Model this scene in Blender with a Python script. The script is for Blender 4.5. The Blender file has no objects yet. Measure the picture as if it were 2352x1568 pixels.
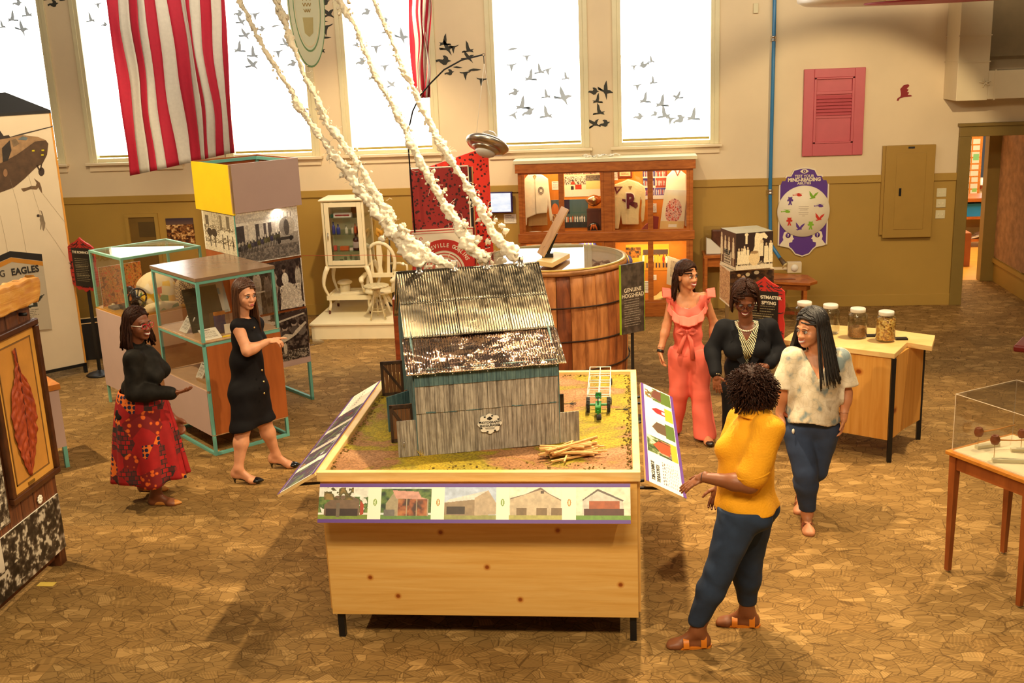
import bpy,bmesh,math,random
import numpy as np
from mathutils import Vector,Matrix,noise
PI = math.pi
random.seed(7)
SC = bpy.context.scene
COL = SC.collection
# ------------------------------------------------------------------ camera
CAM_H = 3.5
R_ = np.array([0.99459768,0.09615084,-0.0391213])
U_ = np.array([0.01315391,0.25709527,0.96629654])
W_ = np.array([-0.10296812,0.96159089,-0.2544416])
FPX = 2534.88
cd = bpy.data.cameras.new('camera')
cam = bpy.data.objects.new('camera',cd)
COL.objects.link(cam)
cam.matrix_world = Matrix(((R_[0],U_[0],-W_[0],0),(R_[1],U_[1],-W_[1],0),(R_[2],U_[2],-W_[2],CAM_H),(0,0,0,1)))
cd.sensor_width = 36.0
cd.lens = FPX / 2352 * 36.0
cd.clip_end = 200
SC.camera = cam
# ------------------------------------------------------------------ world, exposure, lamps
SC.view_settings.view_transform = 'Standard'
SC.view_settings.look = 'None'
SC.view_settings.gamma = 1.0
SC.view_settings.use_curve_mapping = False
SC.view_settings.exposure = 0.66
wd = bpy.data.worlds.new('world'); SC.world = wd; wd.use_nodes = True
bg = wd.node_tree.nodes['Background']
bg.inputs[0].default_value = (1.0,0.88,0.74,1)
bg.inputs[1].default_value = 0.06
def lamp_spot(loc,tgt,power,size_deg,col=(1.0,0.77,0.46),r=0.06,blend=0.5):
 l = bpy.data.lights.new('spot_light','SPOT'); o = bpy.data.objects.new('spot_light',l); COL.objects.link(o)
 l.energy = power; l.color = col; l.spot_size = math.radians(size_deg); l.spot_blend = blend; l.shadow_soft_size = r
 o.location = loc
 o.rotation_euler = (Vector(tgt) - Vector(loc)).to_track_quat('-Z','Y').to_euler()
 return o
def lamp_area(loc,tgt,power,sx,sy,col):
 l = bpy.data.lights.new('area_light','AREA'); o = bpy.data.objects.new('area_light',l); COL.objects.link(o)
 l.energy = power; l.color = col; l.shape = 'RECTANGLE'; l.size = sx; l.size_y = sy
 o.location = loc
 o.rotation_euler = (Vector(tgt) - Vector(loc)).to_track_quat('-Z','Y').to_euler()
 return o
# track spots over the exhibits, with added fill lamps among them
lamp_spot((0.1,7.3,5.1),(-0.8,6.9,0.9),620,100,blend=.7)
lamp_spot((-6.6,8.2,5.1),(-3.6,9.0,0.8),640,80)
lamp_spot((3.4,9.4,5.1),(1.6,8.4,0.6),560,90)
lamp_spot((0.2,9.6,5.1),(0.6,6.4,0.2),420,75)
lamp_spot((-2.6,11.4,5.1),(-3.4,14.2,0.9),380,66)
lamp_spot((3.3,11.0,3.7),(2.75,14.9,1.35),190,62,r=.03,blend=.3)
lamp_spot((-0.3,11.2,5.1),(-0.3,14.4,1.0),110,50)
lamp_area((-.6,2.4,5.3),(-.8,6.6,.8),190,3.5,.8,(1,.80,.52))  # soft fill added on the camera side to brighten table and barn fronts
lamp_spot((-3.6,5.6,5.2),(-3.2,10.8,3.7),60,62)  # extra spot added to brighten the flags and the oval seal
lamp_spot((2.2,2.6,5.1),(2.0,6.3,0.5),170,80)
lamp_spot((-5.2,9.4,5.1),(-7.0,11.6,1.6),260,74)
lamp_area((-2.0,10.2,5.3),(-2.0,14.9,3.2),110,9,.5,(1,.86,.66))  # wide fill added to brighten the upper window wall
lamp_area((4.0,10.5,5.3),(3.5,14.9,2.6),60,3,.5,(1,.80,.55))  # soft wall fill on the right, no fixture built for it
# ------------------------------------------------------------------ pixel -> world helpers
def ray(x,y):
 return R_ * (x - 1176) / FPX + U_ * (784 - y) / FPX + W_
def atZ(x,y,Z=0.0):
 d = ray(x,y); return Vector(d * ((Z - CAM_H) / d[2])) + Vector((0,0,CAM_H))
def atY(x,y,Y):
 d = ray(x,y); return Vector(d * (Y / d[1])) + Vector((0,0,CAM_H))
def atX(x,y,X):
 d = ray(x,y); return Vector(d * (X / d[0])) + Vector((0,0,CAM_H))
def onplane(x,y,p,n):
 d = Vector(ray(x,y)); c = Vector((0,0,CAM_H)); n = Vector(n)
 return c + d * ((Vector(p) - c).dot(n) / d.dot(n))
def srgb(r,g,b):
 f = lambda c: ((c / 255) / 12.92) if c <= 10 else (((c / 255) + .055) / 1.055) ** 2.4
 return (f(r),f(g),f(b))
# ------------------------------------------------------------------ materials
MATS = {}
def _new(name):
 m = bpy.data.materials.new(name); m.use_nodes = True
 return m,m.node_tree,m.node_tree.nodes['Principled BSDF']
def _coords(nt,scale=(1,1,1),rot=(0,0,0),kind='Object'):
 tc = nt.nodes.new('ShaderNodeTexCoord'); mp = nt.nodes.new('ShaderNodeMapping')
 mp.inputs['Scale'].default_value = scale; mp.inputs['Rotation'].default_value = rot
 nt.links.new(tc.outputs[kind],mp.inputs['Vector'])
 return mp.outputs[0]
def _ramp(nt,fac,stops):
 r = nt.nodes.new('ShaderNodeValToRGB'); e = r.color_ramp.elements
 while len(e) < len(stops): e.new(0.5)
 for i,(p,c) in enumerate(stops):
  e[i].position = p; e[i].color = (*c,1) if len(c) == 3 else c
 nt.links.new(fac,r.inputs[0]); return r.outputs[0]
def _noise(nt,vec,scale,detail=3,rough=.55,dist=0):
 n = nt.nodes.new('ShaderNodeTexNoise'); n.inputs['Scale'].default_value = scale
 n.inputs['Detail'].default_value = detail; n.inputs['Roughness'].default_value = rough; n.inputs['Distortion'].default_value = dist
 nt.links.new(vec,n.inputs['Vector']); return n.outputs['Fac']
def _bump(nt,b,h,strength,dist=.01):
 n = nt.nodes.new('ShaderNodeBump'); n.inputs['Strength'].default_value = strength; n.inputs['Distance'].default_value = dist
 nt.links.new(h,n.inputs['Height']); nt.links.new(n.outputs[0],b.inputs['Normal'])
def plain(name,c,rough=.5,metal=0.,var=.08,vs=6.,bump=0.,bs=60.,alpha=None,sheen=0):
 """painted / solid material with slight procedural mottling"""
 if name in MATS: return MATS[name]
 m,nt,b = _new(name); v = _coords(nt)
 f = _noise(nt,v,vs)
 lo = tuple(x * (1 - var) for x in c); hi = tuple(min(1,x * (1 + var)) for x in c)
 nt.links.new(_ramp(nt,f,[(.3,lo),(.7,hi)]),b.inputs['Base Color'])
 b.inputs['Roughness'].default_value = rough; b.inputs['Metallic'].default_value = metal
 if bump: _bump(nt,b,_noise(nt,v,bs,4),bump)
 if sheen: b.inputs['Sheen Weight'].default_value = sheen
 MATS[name] = m; return m
def wood(name,c1,c2,scale=(1,1,12),rough=.45,c3=None,knots=0.,ns=3.0,coat=0.,bump=.1,rot=(0,0,0),kr=(PI / 2,0,0)):
 if name in MATS: return MATS[name]
 m,nt,b = _new(name); v = _coords(nt,scale,rot)
 f = _noise(nt,v,ns,6,.6,.6)
 st = [(.32,c1),(.68,c2)] if c3 is None else [(.28,c1),(.5,c3),(.72,c2)]
 out = _ramp(nt,f,st)
 if knots:
  v2 = _coords(nt,(1,1,1),kr)
  vo = nt.nodes.new('ShaderNodeTexVoronoi'); vo.voronoi_dimensions = '2D'; vo.inputs['Scale'].default_value = knots
  nt.links.new(v2,vo.inputs['Vector'])
  k = _ramp(nt,vo.outputs['Distance'],[(0.0,(.34,.12,.05)),(.025,(.40,.16,.06)),(.04,(.8,.6,.42)),(.07,(1,1,1))])
  mx = nt.nodes.new('ShaderNodeMix'); mx.data_type = 'RGBA'; mx.blend_type = 'MULTIPLY'; mx.inputs[0].default_value = 1
  nt.links.new(out,mx.inputs[6]); nt.links.new(k,mx.inputs[7]); out = mx.outputs[2]
 nt.links.new(out,b.inputs['Base Color']); b.inputs['Roughness'].default_value = rough
 b.inputs['Coat Weight'].default_value = coat
 if bump: _bump(nt,b,f,bump)
 MATS[name] = m; return m
def glass(name,col=(1,1,1),t=.93,rough=0.0):
 """thin clear pane: fresnel mix of transparency and mirror"""
 if name in MATS: return MATS[name]
 m = bpy.data.materials.new(name); m.use_nodes = True; nt = m.node_tree; nt.nodes.clear()
 o = nt.nodes.new('ShaderNodeOutputMaterial'); mx = nt.nodes.new('ShaderNodeMixShader')
 tr = nt.nodes.new('ShaderNodeBsdfTransparent'); gl = nt.nodes.new('ShaderNodeBsdfGlossy')
 tr.inputs[0].default_value = (col[0] * t,col[1] * t,col[2] * t,1); gl.inputs['Roughness'].default_value = rough
 lw = nt.nodes.new('ShaderNodeLayerWeight'); lw.inputs[0].default_value = .5
 pw = nt.nodes.new('ShaderNodeMath'); pw.operation = 'POWER'; pw.inputs[1].default_value = 5
 ml = nt.nodes.new('ShaderNodeMath'); ml.operation = 'MULTIPLY_ADD'; ml.inputs[1].default_value = .95; ml.inputs[2].default_value = .05
 nt.links.new(lw.outputs['Facing'],pw.inputs[0]); nt.links.new(pw.outputs[0],ml.inputs[0])
 nt.links.new(ml.outputs[0],mx.inputs[0]); nt.links.new(tr.outputs[0],mx.inputs[1]); nt.links.new(gl.outputs[0],mx.inputs[2])
 nt.links.new(mx.outputs[0],o.inputs[0]); MATS[name] = m; return m
def emit(name,col,s):
 if name in MATS: return MATS[name]
 m,nt,b = _new(name); b.inputs['Base Color'].default_value = (*col,1)
 b.inputs['Emission Color'].default_value = (*col,1); b.inputs['Emission Strength'].default_value = s
 MATS[name] = m; return m
def printed():
 if 'printed' in MATS: return MATS['printed']
 m,nt,b = _new('printed'); a = nt.nodes.new('ShaderNodeAttribute'); a.attribute_name = 'Col'
 nt.links.new(a.outputs['Color'],b.inputs['Base Color']); b.inputs['Roughness'].default_value = .45
 MATS['printed'] = m; return m
# ------------------------------------------------------------------ object helpers
ORG = {}
def tag(o,label=None,cat=None,group=None,kind=None):
 if label: o['label'] = label
 if cat: o['category'] = cat
 if group: o['group'] = group
 if kind: o['kind'] = kind
 return o
def thing(name,label,cat,loc,group=None):
 o = bpy.data.objects.new(name,None); COL.objects.link(o); o.location = loc; o.empty_display_size = .1
 ORG[o.name] = Vector(loc)
 return tag(o,label,cat,group)
def link_mesh(name,me,parent,origin):
 o = bpy.data.objects.new(name,me); COL.objects.link(o)
 if parent is None:
  o.location = origin; ORG[o.name] = Vector(origin)
 else:
  o.parent = parent; ORG[o.name] = ORG[parent.name]
 return o
def axes(d,up=(0,0,1)):
 d = Vector(d).normalized(); u = Vector(up)
 if abs(d.dot(u)) > .99: u = Vector((1,0,0))
 s = d.cross(u).normalized(); return s,s.cross(d).normalized()
class MB:
 def __init__(s): s.v = []; s.f = []; s.sm = []
 def add(s,vs,fs,smooth=False):
  n = len(s.v); s.v += [tuple(v) for v in vs]; s.f += [tuple(i + n for i in f) for f in fs]; s.sm += [smooth] * len(fs); return s
 def obox(s,o,a,b,c):
  """box from corner o with edge vectors a,b,c"""
  o,a,b,c = Vector(o),Vector(a),Vector(b),Vector(c)
  vs = [o,o + a,o + a + b,o + b,o + c,o + a + c,o + a + b + c,o + b + c]
  fs = [(0,3,2,1),(4,5,6,7),(0,1,5,4),(1,2,6,5),(2,3,7,6),(3,0,4,7)]
  if a.cross(b).dot(c) < 0: fs = [f[::-1] for f in fs]
  return s.add(vs,fs)
 def box(s,x0,x1,y0,y1,z0,z1): return s.obox((x0,y0,z0),(x1 - x0,0,0),(0,y1 - y0,0),(0,0,z1 - z0))
 def beam(s,p,q,w,h=None,up=(0,0,1)):
  h = h or w; p,q = Vector(p),Vector(q); a,b = axes(q - p,up)
  return s.obox(p - a * w / 2 - b * h / 2,a * w,b * h,q - p)
 def tube(s,pts,r,n=10,smooth=True,caps=True):
  pts = [Vector(p) for p in pts]; rs = r if hasattr(r,'__len__') else [r] * len(pts)
  vs = []; fs = []; a = None
  for i,p in enumerate(pts):
   d = (pts[min(i + 1,len(pts) - 1)] - pts[max(i - 1,0)]).normalized()
   if a is None: a,b = axes(d)
   else:
    a = (a - d * a.dot(d)).normalized(); b = a.cross(d).normalized()
   for k in range(n):
    t = 2 * PI * k / n; vs.append(p + (a * math.cos(t) + b * math.sin(t)) * rs[i])
  for i in range(len(pts) - 1):
   for k in range(n):
    fs.append((i * n + k,i * n + (k + 1) % n,(i + 1) * n + (k + 1) % n,(i + 1) * n + k))
  if caps: fs += [tuple(range(n))[::-1],tuple((len(pts) - 1) * n + k for k in range(n))]
  return s.add(vs,[f[::-1] for f in fs],smooth)
 def cyl(s,p,q,r0,r1=None,n=16,smooth=True): return s.tube([p,q],[r0,r0 if r1 is None else r1],n,smooth)
 def lathe(s,c,prof,ax=(0,0,1),n=24,smooth=True,caps=True):
  c = Vector(c); ax = Vector(ax).normalized(); a,b = axes(ax,(0,1,0) if abs(ax.z) > .9 else (0,0,1)); vs = []; fs = []
  for r,h in prof:
   for k in range(n):
    t = 2 * PI * k / n; vs.append(c + ax * h + (a * math.cos(t) + b * math.sin(t)) * r)
  for i in range(len(prof) - 1):
   for k in range(n): fs.append((i * n + k,i * n + (k + 1) % n,(i + 1) * n + (k + 1) % n,(i + 1) * n + k))
  if caps: fs += [tuple(range(n))[::-1],tuple((len(prof) - 1) * n + k for k in range(n))]
  return s.add(vs,fs,smooth)
 def ball(s,c,rx,ry=None,rz=None,n=14,ax=None):
  ry = ry or rx; rz = rz or rx; vs = []; fs = []; m = n // 2; c = Vector(c)
  X,Y,Z = ax if ax else (Vector((1,0,0)),Vector((0,1,0)),Vector((0,0,1)))
  for i in range(m + 1):
   ph = PI * i / m
   for k in range(n):
    t = 2 * PI * k / n
    vs.append(c + X * (rx * math.sin(ph) * math.cos(t)) + Y * (ry * math.sin(ph) * math.sin(t)) + Z * (rz * math.cos(ph)))
  for i in range(m):
   for k in range(n): fs.append((i * n + k,(i + 1) * n + k,(i + 1) * n + (k + 1) % n,i * n + (k + 1) % n))
  return s.add(vs,fs,True)
 def prism(s,poly,o,a,b,t,tv=None):
  """2-D outline poly (list of (u,v)) on origin o, axes a,b, extruded by t along a x b"""
  o,a,b = Vector(o),Vector(a),Vector(b); n = a.cross(b).normalized() if tv is None else Vector(tv)
  k = len(poly)
  ar = sum(poly[i][0] * poly[(i + 1) % k][1] - poly[(i + 1) % k][0] * poly[i][1] for i in range(k))
  if ar < 0: poly = poly[::-1]
  lo = [o + a * u + b * v for u,v in poly]; hi = [p + n * t for p in lo]
  fs = [tuple(range(k))[::-1],tuple(range(k,2 * k))] + [(i,(i + 1) % k,k + (i + 1) % k,k + i) for i in range(k)]
  if t * (a.cross(b)).dot(n) < 0: fs = [f[::-1] for f in fs]
  return s.add(lo + hi,fs)
 def grid(s,fn,nu,nv,smooth=True):
  vs = [fn(i / nu,j / nv) for j in range(nv + 1) for i in range(nu + 1)]
  fs = [(j * (nu + 1) + i,j * (nu + 1) + i + 1,(j + 1) * (nu + 1) + i + 1,(j + 1) * (nu + 1) + i) for j in range(nv) for i in range(nu)]
  return s.add(vs,fs,smooth)
 def build(s,name,mat,parent=None,bevel=0.,origin=None):
  arr = np.array(s.v,dtype=np.float64)
  if parent is not None: org = ORG[parent.name]
  elif origin is not None: org = Vector(origin)
  else: org = Vector(((arr[:,0].min() + arr[:,0].max()) / 2,(arr[:,1].min() + arr[:,1].max()) / 2,arr[:,2].min()))
  me = bpy.data.meshes.new(name)
  me.from_pydata([tuple(Vector(v) - org) for v in s.v],[],s.f)
  me.polygons.foreach_set('use_smooth',s.sm)
  if mat: me.materials.append(mat)
  me.update()
  o = link_mesh(name,me,parent,org)
  if bevel:
   md = o.modifiers.new('bevel','BEVEL'); md.width = bevel; md.segments = 2; md.limit_method = 'ANGLE'
  return o
def copy_tree(o,parent=None):
 c = o.copy(); COL.objects.link(c); ORG[c.name] = ORG[o.name]
 if parent is not None: c.parent = parent
 for ch in o.children: copy_tree(ch,c)
 return c
def text(s,size,pos,xd,yd,mat,parent,align='CENTER',name='lettering',ext=.001,bold=0.,squash=1.,off=.003):
 """raised lettering on the plane through pos with reading direction xd and up direction yd"""
 cu = bpy.data.curves.new('txt','FONT'); cu.body = s; cu.size = size; cu.align_x = align; cu.extrude = ext; cu.offset = bold; cu.resolution_u = 3
 to = bpy.data.objects.new('txt',cu); COL.objects.link(to)
 dg = bpy.context.evaluated_depsgraph_get()
 me = bpy.data.meshes.new_from_object(to.evaluated_get(dg))
 bpy.data.objects.remove(to); bpy.data.curves.remove(cu)
 xd,yd = Vector(xd).normalized(),Vector(yd).normalized(); n = xd.cross(yd)
 org = ORG[parent.name]
 for v in me.vertices:
  v.co = Vector(pos) + xd * v.co.x * squash + yd * v.co.y + n * (v.co.z + off) - org
 me.materials.clear(); me.materials.append(mat)
 return link_mesh(name,me,parent,org)
# ------------------------------------------------------------------ printed pictures (painted into a colour attribute)
class Canvas:
 def __init__(s,w,h,bgc=(255,255,255)):
  s.w,s.h = w,h; s.a = np.zeros((h,w,3)); s.a[:] = bgc
  s.X,s.Y = np.meshgrid((np.arange(w) + .5) / w,(np.arange(h) + .5) / h); s.rng = np.random.RandomState(w * 7 + h)
 def put(s,m,c):
  s.a[m] = c; return s
 def rect(s,x0,y0,x1,y1,c): return s.put((s.X >= x0) & (s.X < x1) & (s.Y >= y0) & (s.Y < y1),c)
 def ell(s,cx,cy,rx,ry,c): return s.put(((s.X - cx) / rx) ** 2 + ((s.Y - cy) / ry) ** 2 < 1,c)
 def poly(s,pts,c):
  m = np.zeros((s.h,s.w),bool); n = len(pts)
  for i in range(n):
   x0,y0 = pts[i]; x1,y1 = pts[(i + 1) % n]
   if y0 == y1: continue
   m ^= ((s.Y >= min(y0,y1)) & (s.Y < max(y0,y1)) & (s.X < x0 + (s.Y - y0) / (y1 - y0) * (x1 - x0)))
  return s.put(m,c)
 def grad(s,y0,y1,c0,c1):
  m = (s.Y >= y0) & (s.Y < y1); t = ((s.Y - y0) / (y1 - y0))[m][:,None]
  s.a[m] = np.array(c0) * (1 - t) + np.array(c1) * t; return s
 def fbm(s,f,seed=1,oct_=3):
  out = np.zeros((s.h,s.w)); r = np.random.RandomState(seed); amp = 1.; tot = 0
  for o in range(oct_):
   n = int(f * 2 ** o) + 2; m = max(3,int(n * s.h / s.w)); g = r.rand(m,n)
   xs = s.X * (n - 1.001); ys = s.Y * (m - 1.001); i = xs.astype(int); j = ys.astype(int); fx = xs - i; fy = ys - j
   fx = fx * fx * (3 - 2 * fx); fy = fy * fy * (3 - 2 * fy)
   out += amp * (g[j,i] * (1 - fx) * (1 - fy) + g[j,i + 1] * fx * (1 - fy) + g[j + 1,i] * (1 - fx) * fy + g[j + 1,i + 1] * fx * fy)
   tot += amp; amp *= .55
  return out / tot
 def speck(s,x0,y0,x1,y1,f,cols,seed=1,thr=None):
  m = (s.X >= x0) & (s.X < x1) & (s.Y >= y0) & (s.Y < y1); n = s.fbm(f,seed,3)
  if not m.any(): return s
  cc = np.array(cols,float); lv = np.quantile(n[m],np.linspace(.08,.92,len(cols)))
  if thr is not None: m &= n > thr
  s.a[m] = np.stack([np.interp(n,lv,cc[:,c]) for c in range(3)],-1)[m]; return s
 def mott(s,amt,f=20,seed=3):
  s.a *= (1 + (s.fbm(f,seed) - .5)[...,None] * 2 * amt); return s
 def people(s,x0,x1,y0,h,n,cols,seed=0,skin=(150,120,95),leg=None):
  """a row of little standing figures"""
  r = np.random.RandomState(seed)
  for i in range(n):
   x = x0 + (x1 - x0) * (i + .5) / n + r.uniform(-.2,.2) * (x1 - x0) / n; hh = h * r.uniform(.9,1.08); w = (x1 - x0) / n * .36
   c = cols[r.randint(len(cols))]
   s.rect(x - w * .7,y0,x + w * .7,y0 + hh * .5,leg if leg is not None else c)
   s.ell(x,y0 + hh * .6,w,hh * .27,c); s.ell(x,y0 + hh * .92,w * .5,hh * .1,skin)
  return s
 def grey(s,tint=(1,.97,.93)):
  g = s.a.mean(axis=2,keepdims=True); s.a = g * np.array(tint); return s
def picture(name,cv,p00,p10,p11,p01,parent=None,off=.002,thick=0.0,mat=None):
 """flat print: corners bottom-left, bottom-right, top-right, top-left (seen from the front)"""
 p00,p10,p11,p01 = map(Vector,(p00,p10,p11,p01)); n = (p10 - p00).cross(p01 - p00).normalized()
 h,w = cv.h,cv.w
 a = np.clip(cv.a,0,255) / 255.
 lin = np.where(a <= .04045,a / 12.92,((a + .055) / 1.055) ** 2.4)
 P = [np.array(p) for p in (p00,p10,p11,p01)]
 U,V = np.meshgrid(np.linspace(0,1,w + 1),np.linspace(0,1,h + 1))
 U = U[...,None]; V = V[...,None]
 pos = (P[0] * (1 - U) * (1 - V) + P[1] * U * (1 - V) + P[2] * U * V + P[3] * (1 - U) * V + np.array(n) * off).reshape(-1,3)
 if parent is not None: org = ORG[parent.name]
 else: org = (p00 + p10) / 2
 pos = pos - np.array(org)
 idx = np.arange((w + 1) * (h + 1)).reshape(h + 1,w + 1)
 q = np.stack([idx[:-1,:-1],idx[:-1,1:],idx[1:,1:],idx[1:,:-1]],-1).reshape(-1,4)
 nf = len(q); me = bpy.data.meshes.new(name)
 me.vertices.add(len(pos)); me.vertices.foreach_set('co',pos.ravel())
 me.loops.add(nf * 4); me.loops.foreach_set('vertex_index',q.ravel())
 me.polygons.add(nf); me.polygons.foreach_set('loop_start',np.arange(nf) * 4); me.polygons.foreach_set('loop_total',np.full(nf,4))
 me.update(); me.validate()
 at = me.color_attributes.new('Col','FLOAT_COLOR','CORNER')
 c4 = np.ones((nf,4,4)); c4[:,:,:3] = lin.reshape(-1,1,3)
 at.data.foreach_set('color',c4.ravel())
 me.materials.append(mat or printed())
 return link_mesh(name,me,parent,org)
def rag(cv_w,lines,c0,x0=.06,x1=.94,y0=.1,y1=.9,th=.4,cv=None,seed=2):
 """lines of body text too small to read, as broken dark strokes"""
 r = np.random.RandomState(seed); dy = (y1 - y0) / lines
 for i in range(lines):
  y = y1 - dy * (i + .5); x = x0; end = x1 - r.uniform(0,.15) * (x1 - x0)
  while x < end:
   w = r.uniform(.03,.09) * (x1 - x0) * 1.3; cv.rect(x,y - dy * th / 2,min(x + w,end),y + dy * th / 2,c0); x += w + .012
 return cv
# ------------------------------------------------------------------ shared materials
M_CREAM = plain('cream_wall_paint',srgb(228,208,172),.7,var=.04,vs=1.5,bump=.05,bs=80)
M_MUST = plain('mustard_wall_paint',srgb(176,140,62),.6,var=.05,vs=1.5,bump=.05,bs=80)
M_TRIMC = plain('cream_trim_paint',srgb(222,212,172),.4,var=.03)
M_PINE = wood('knotty_pine',srgb(222,168,84),srgb(240,196,118),(.7,1,14),.42,c3=srgb(233,184,102),knots=2.6,ns=2.2)
M_PINEP = wood('pale_pine',srgb(232,186,110),srgb(246,212,146),(1,1,10),.45,ns=3)
M_BLACK = plain('black_metal',(.012,.012,.013),.4,.3)
M_BLKP = plain('black_paint',(.015,.014,.013),.5)
M_WHITE = plain('white_board',srgb(226,216,196),.5,var=.03)
M_TEAL = plain('teal_steel',srgb(112,182,168),.4,.1,var=.05)
M_CHERRY = wood('cherry_laminate',srgb(150,78,34),srgb(176,96,44),(6,6,.7),.4,c3=srgb(163,88,40),ns=2.5,bump=.02)
M_OAK = wood('honey_oak',srgb(150,78,24),srgb(190,110,42),(2,2,10),.4,ns=3,coat=.1)
M_WALN = wood('red_brown_wood',srgb(104,42,16),srgb(146,66,28),(3,3,12),.4,ns=2.5)
M_GLASS = glass('clear_glass')
M_GREEN_GLASS = glass('green_edge_glass',(.8,1,.92),.9)
M_PURPLE = plain('purple_print',srgb(92,52,140),.5,var=.03)
M_PAPER = plain('white_card',srgb(238,232,215),.6,var=.02)
M_INK = plain('black_ink',(.02,.018,.016),.6)
M_RED = plain('red_paint',srgb(196,44,34),.5,var=.06)
M_CREAMINK = plain('cream_ink',srgb(240,226,196),.5,var=.02)
M_STEEL = plain('brushed_steel',(.6,.58,.55),.28,1.)
# ------------------------------------------------------------------ room shell
def carpet():
 m,nt,b = _new('patterned_carpet'); v = _coords(nt,(.75,1.2,1),(0,0,.35))
 L = nt.links.new
 vo = nt.nodes.new('ShaderNodeTexVoronoi'); vo.feature = 'DISTANCE_TO_EDGE'; vo.inputs['Scale'].default_value = 12; L(v,vo.inputs['Vector'])
 vc = nt.nodes.new('ShaderNodeTexVoronoi'); vc.feature = 'F1'; vc.inputs['Scale'].default_value = 12; L(v,vc.inputs['Vector'])
 # second, coarser net rotated over the first gives the shards
 v2 = _coords(nt,(.7,1.25,1),(0,0,-.9))
 vo2 = nt.nodes.new('ShaderNodeTexVoronoi'); vo2.feature = 'DISTANCE_TO_EDGE'; vo2.inputs['Scale'].default_value = 9; L(v2,vo2.inputs['Vector'])
 vc2 = nt.nodes.new('ShaderNodeTexVoronoi'); vc2.feature = 'F1'; vc2.inputs['Scale'].default_value = 9; L(v2,vc2.inputs['Vector'])
 mn = nt.nodes.new('ShaderNodeMath'); mn.operation = 'MINIMUM'; L(vo.outputs['Distance'],mn.inputs[0]); L(vo2.outputs['Distance'],mn.inputs[1])
 line = _ramp(nt,mn.outputs[0],[(.0,(.50,.47,.43)),(.012,(.56,.53,.49)),(.024,(1,1,1))])
 ad = nt.nodes.new('ShaderNodeMix'); ad.data_type = 'RGBA'; ad.inputs[0].default_value = .5; L(vc.outputs['Color'],ad.inputs[6]); L(vc2.outputs['Color'],ad.inputs[7])
 bw = nt.nodes.new('ShaderNodeRGBToBW'); L(ad.outputs[2],bw.inputs[0])
 cell = _ramp(nt,bw.outputs[0],[(.3,srgb(146,112,62)),(.5,srgb(155,120,68)),(.63,srgb(163,127,73)),(.72,srgb(184,146,88))])
 # hatching inside each shard: wave whose direction comes from the cell colour
 vadd = nt.nodes.new('ShaderNodeVectorMath'); vadd.operation = 'DOT_PRODUCT'
 sc = nt.nodes.new('ShaderNodeVectorMath'); sc.operation = 'SUBTRACT'; L(vc.outputs['Color'],sc.inputs[0]); sc.inputs[1].default_value = (.5,.5,.5)
 L(sc.outputs[0],vadd.inputs[0]); L(v,vadd.inputs[1])
 mul = nt.nodes.new('ShaderNodeMath'); mul.operation = 'MULTIPLY'; mul.inputs[1].default_value = 900; L(vadd.outputs['Value'],mul.inputs[0])
 sn = nt.nodes.new('ShaderNodeMath'); sn.operation = 'SINE'; L(mul.outputs[0],sn.inputs[0])
 hat = _ramp(nt,sn.outputs[0],[(.0,(.80,.79,.77)),(.6,(1,1,1))])
 # carpet tile tone
 br = nt.nodes.new('ShaderNodeTexBrick'); br.offset = .5; br.inputs['Scale'].default_value = 1; br.inputs['Brick Width'].default_value = 1.0; br.inputs['Row Height'].default_value = .5
 br.inputs['Mortar Size'].default_value = 0; br.inputs['Color1'].default_value = (1,.98,.95,1); br.inputs['Color2'].default_value = (.78,.80,.82,1); br.inputs['Bias'].default_value = -.2
 L(_coords(nt),br.inputs['Vector'])
 out = cell
 for o2 in (line,hat,br.outputs['Color']):
  mx = nt.nodes.new('ShaderNodeMix'); mx.data_type = 'RGBA'; mx.blend_type = 'MULTIPLY'; mx.inputs[0].default_value = 1
  L(out,mx.inputs[6]); L(o2,mx.inputs[7]); out = mx.outputs[2]
 L(out,b.inputs['Base Color']); b.inputs['Roughness'].default_value = .85
 b.inputs['Specular IOR Level'].default_value = .2
 return m
S = lambda o: tag(o,kind='structure')
WY = 14.86
S(MB().box(-13,9,-2,16.4,-.1,0).build('floor',carpet()))
# window wall built round five openings
WIN = [(-9.0,-7.80),(-7.33,-6.13),(-5.37,-4.17),(-3.71,-2.51),(-1.72,-.51),(-.07,1.18)]
ZS,ZT,CH = 2.22,4.75,5.6
w = MB()
xs = [-13] + [q for a in WIN for q in a] + [4.36]
for i in range(0,len(xs),2): w.box(xs[i],xs[i + 1],WY,WY + .35,1.75,CH)
for a,c in WIN:
 w.box(a,c,WY,WY + .35,1.75,ZS); w.box(a,c,WY,WY + .35,ZT,CH)
w.box(4.36,9,WY,WY + .35,2.28,CH)
wall = S(w.build('wall_back',M_CREAM))
w = MB().box(-13,4.36,WY - .012,WY + .35,0,1.66)
S(w.build('wall_back',M_MUST))
S(MB().box(-13,4.29,WY - .035,WY + .1,1.655,1.75).build('trim_1',M_MUST,bevel=.004))
S(MB().box(-13,4.29,WY - .03,WY + .1,0,.155).build('baseboard_back',M_MUST,bevel=.004))
S(MB().box(-13.2,-13,-2,15.2,0,CH).build('wall_left',M_CREAM))
S(MB().box(9,9.2,-2,16,0,CH).build('wall_right',M_CREAM))
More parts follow.
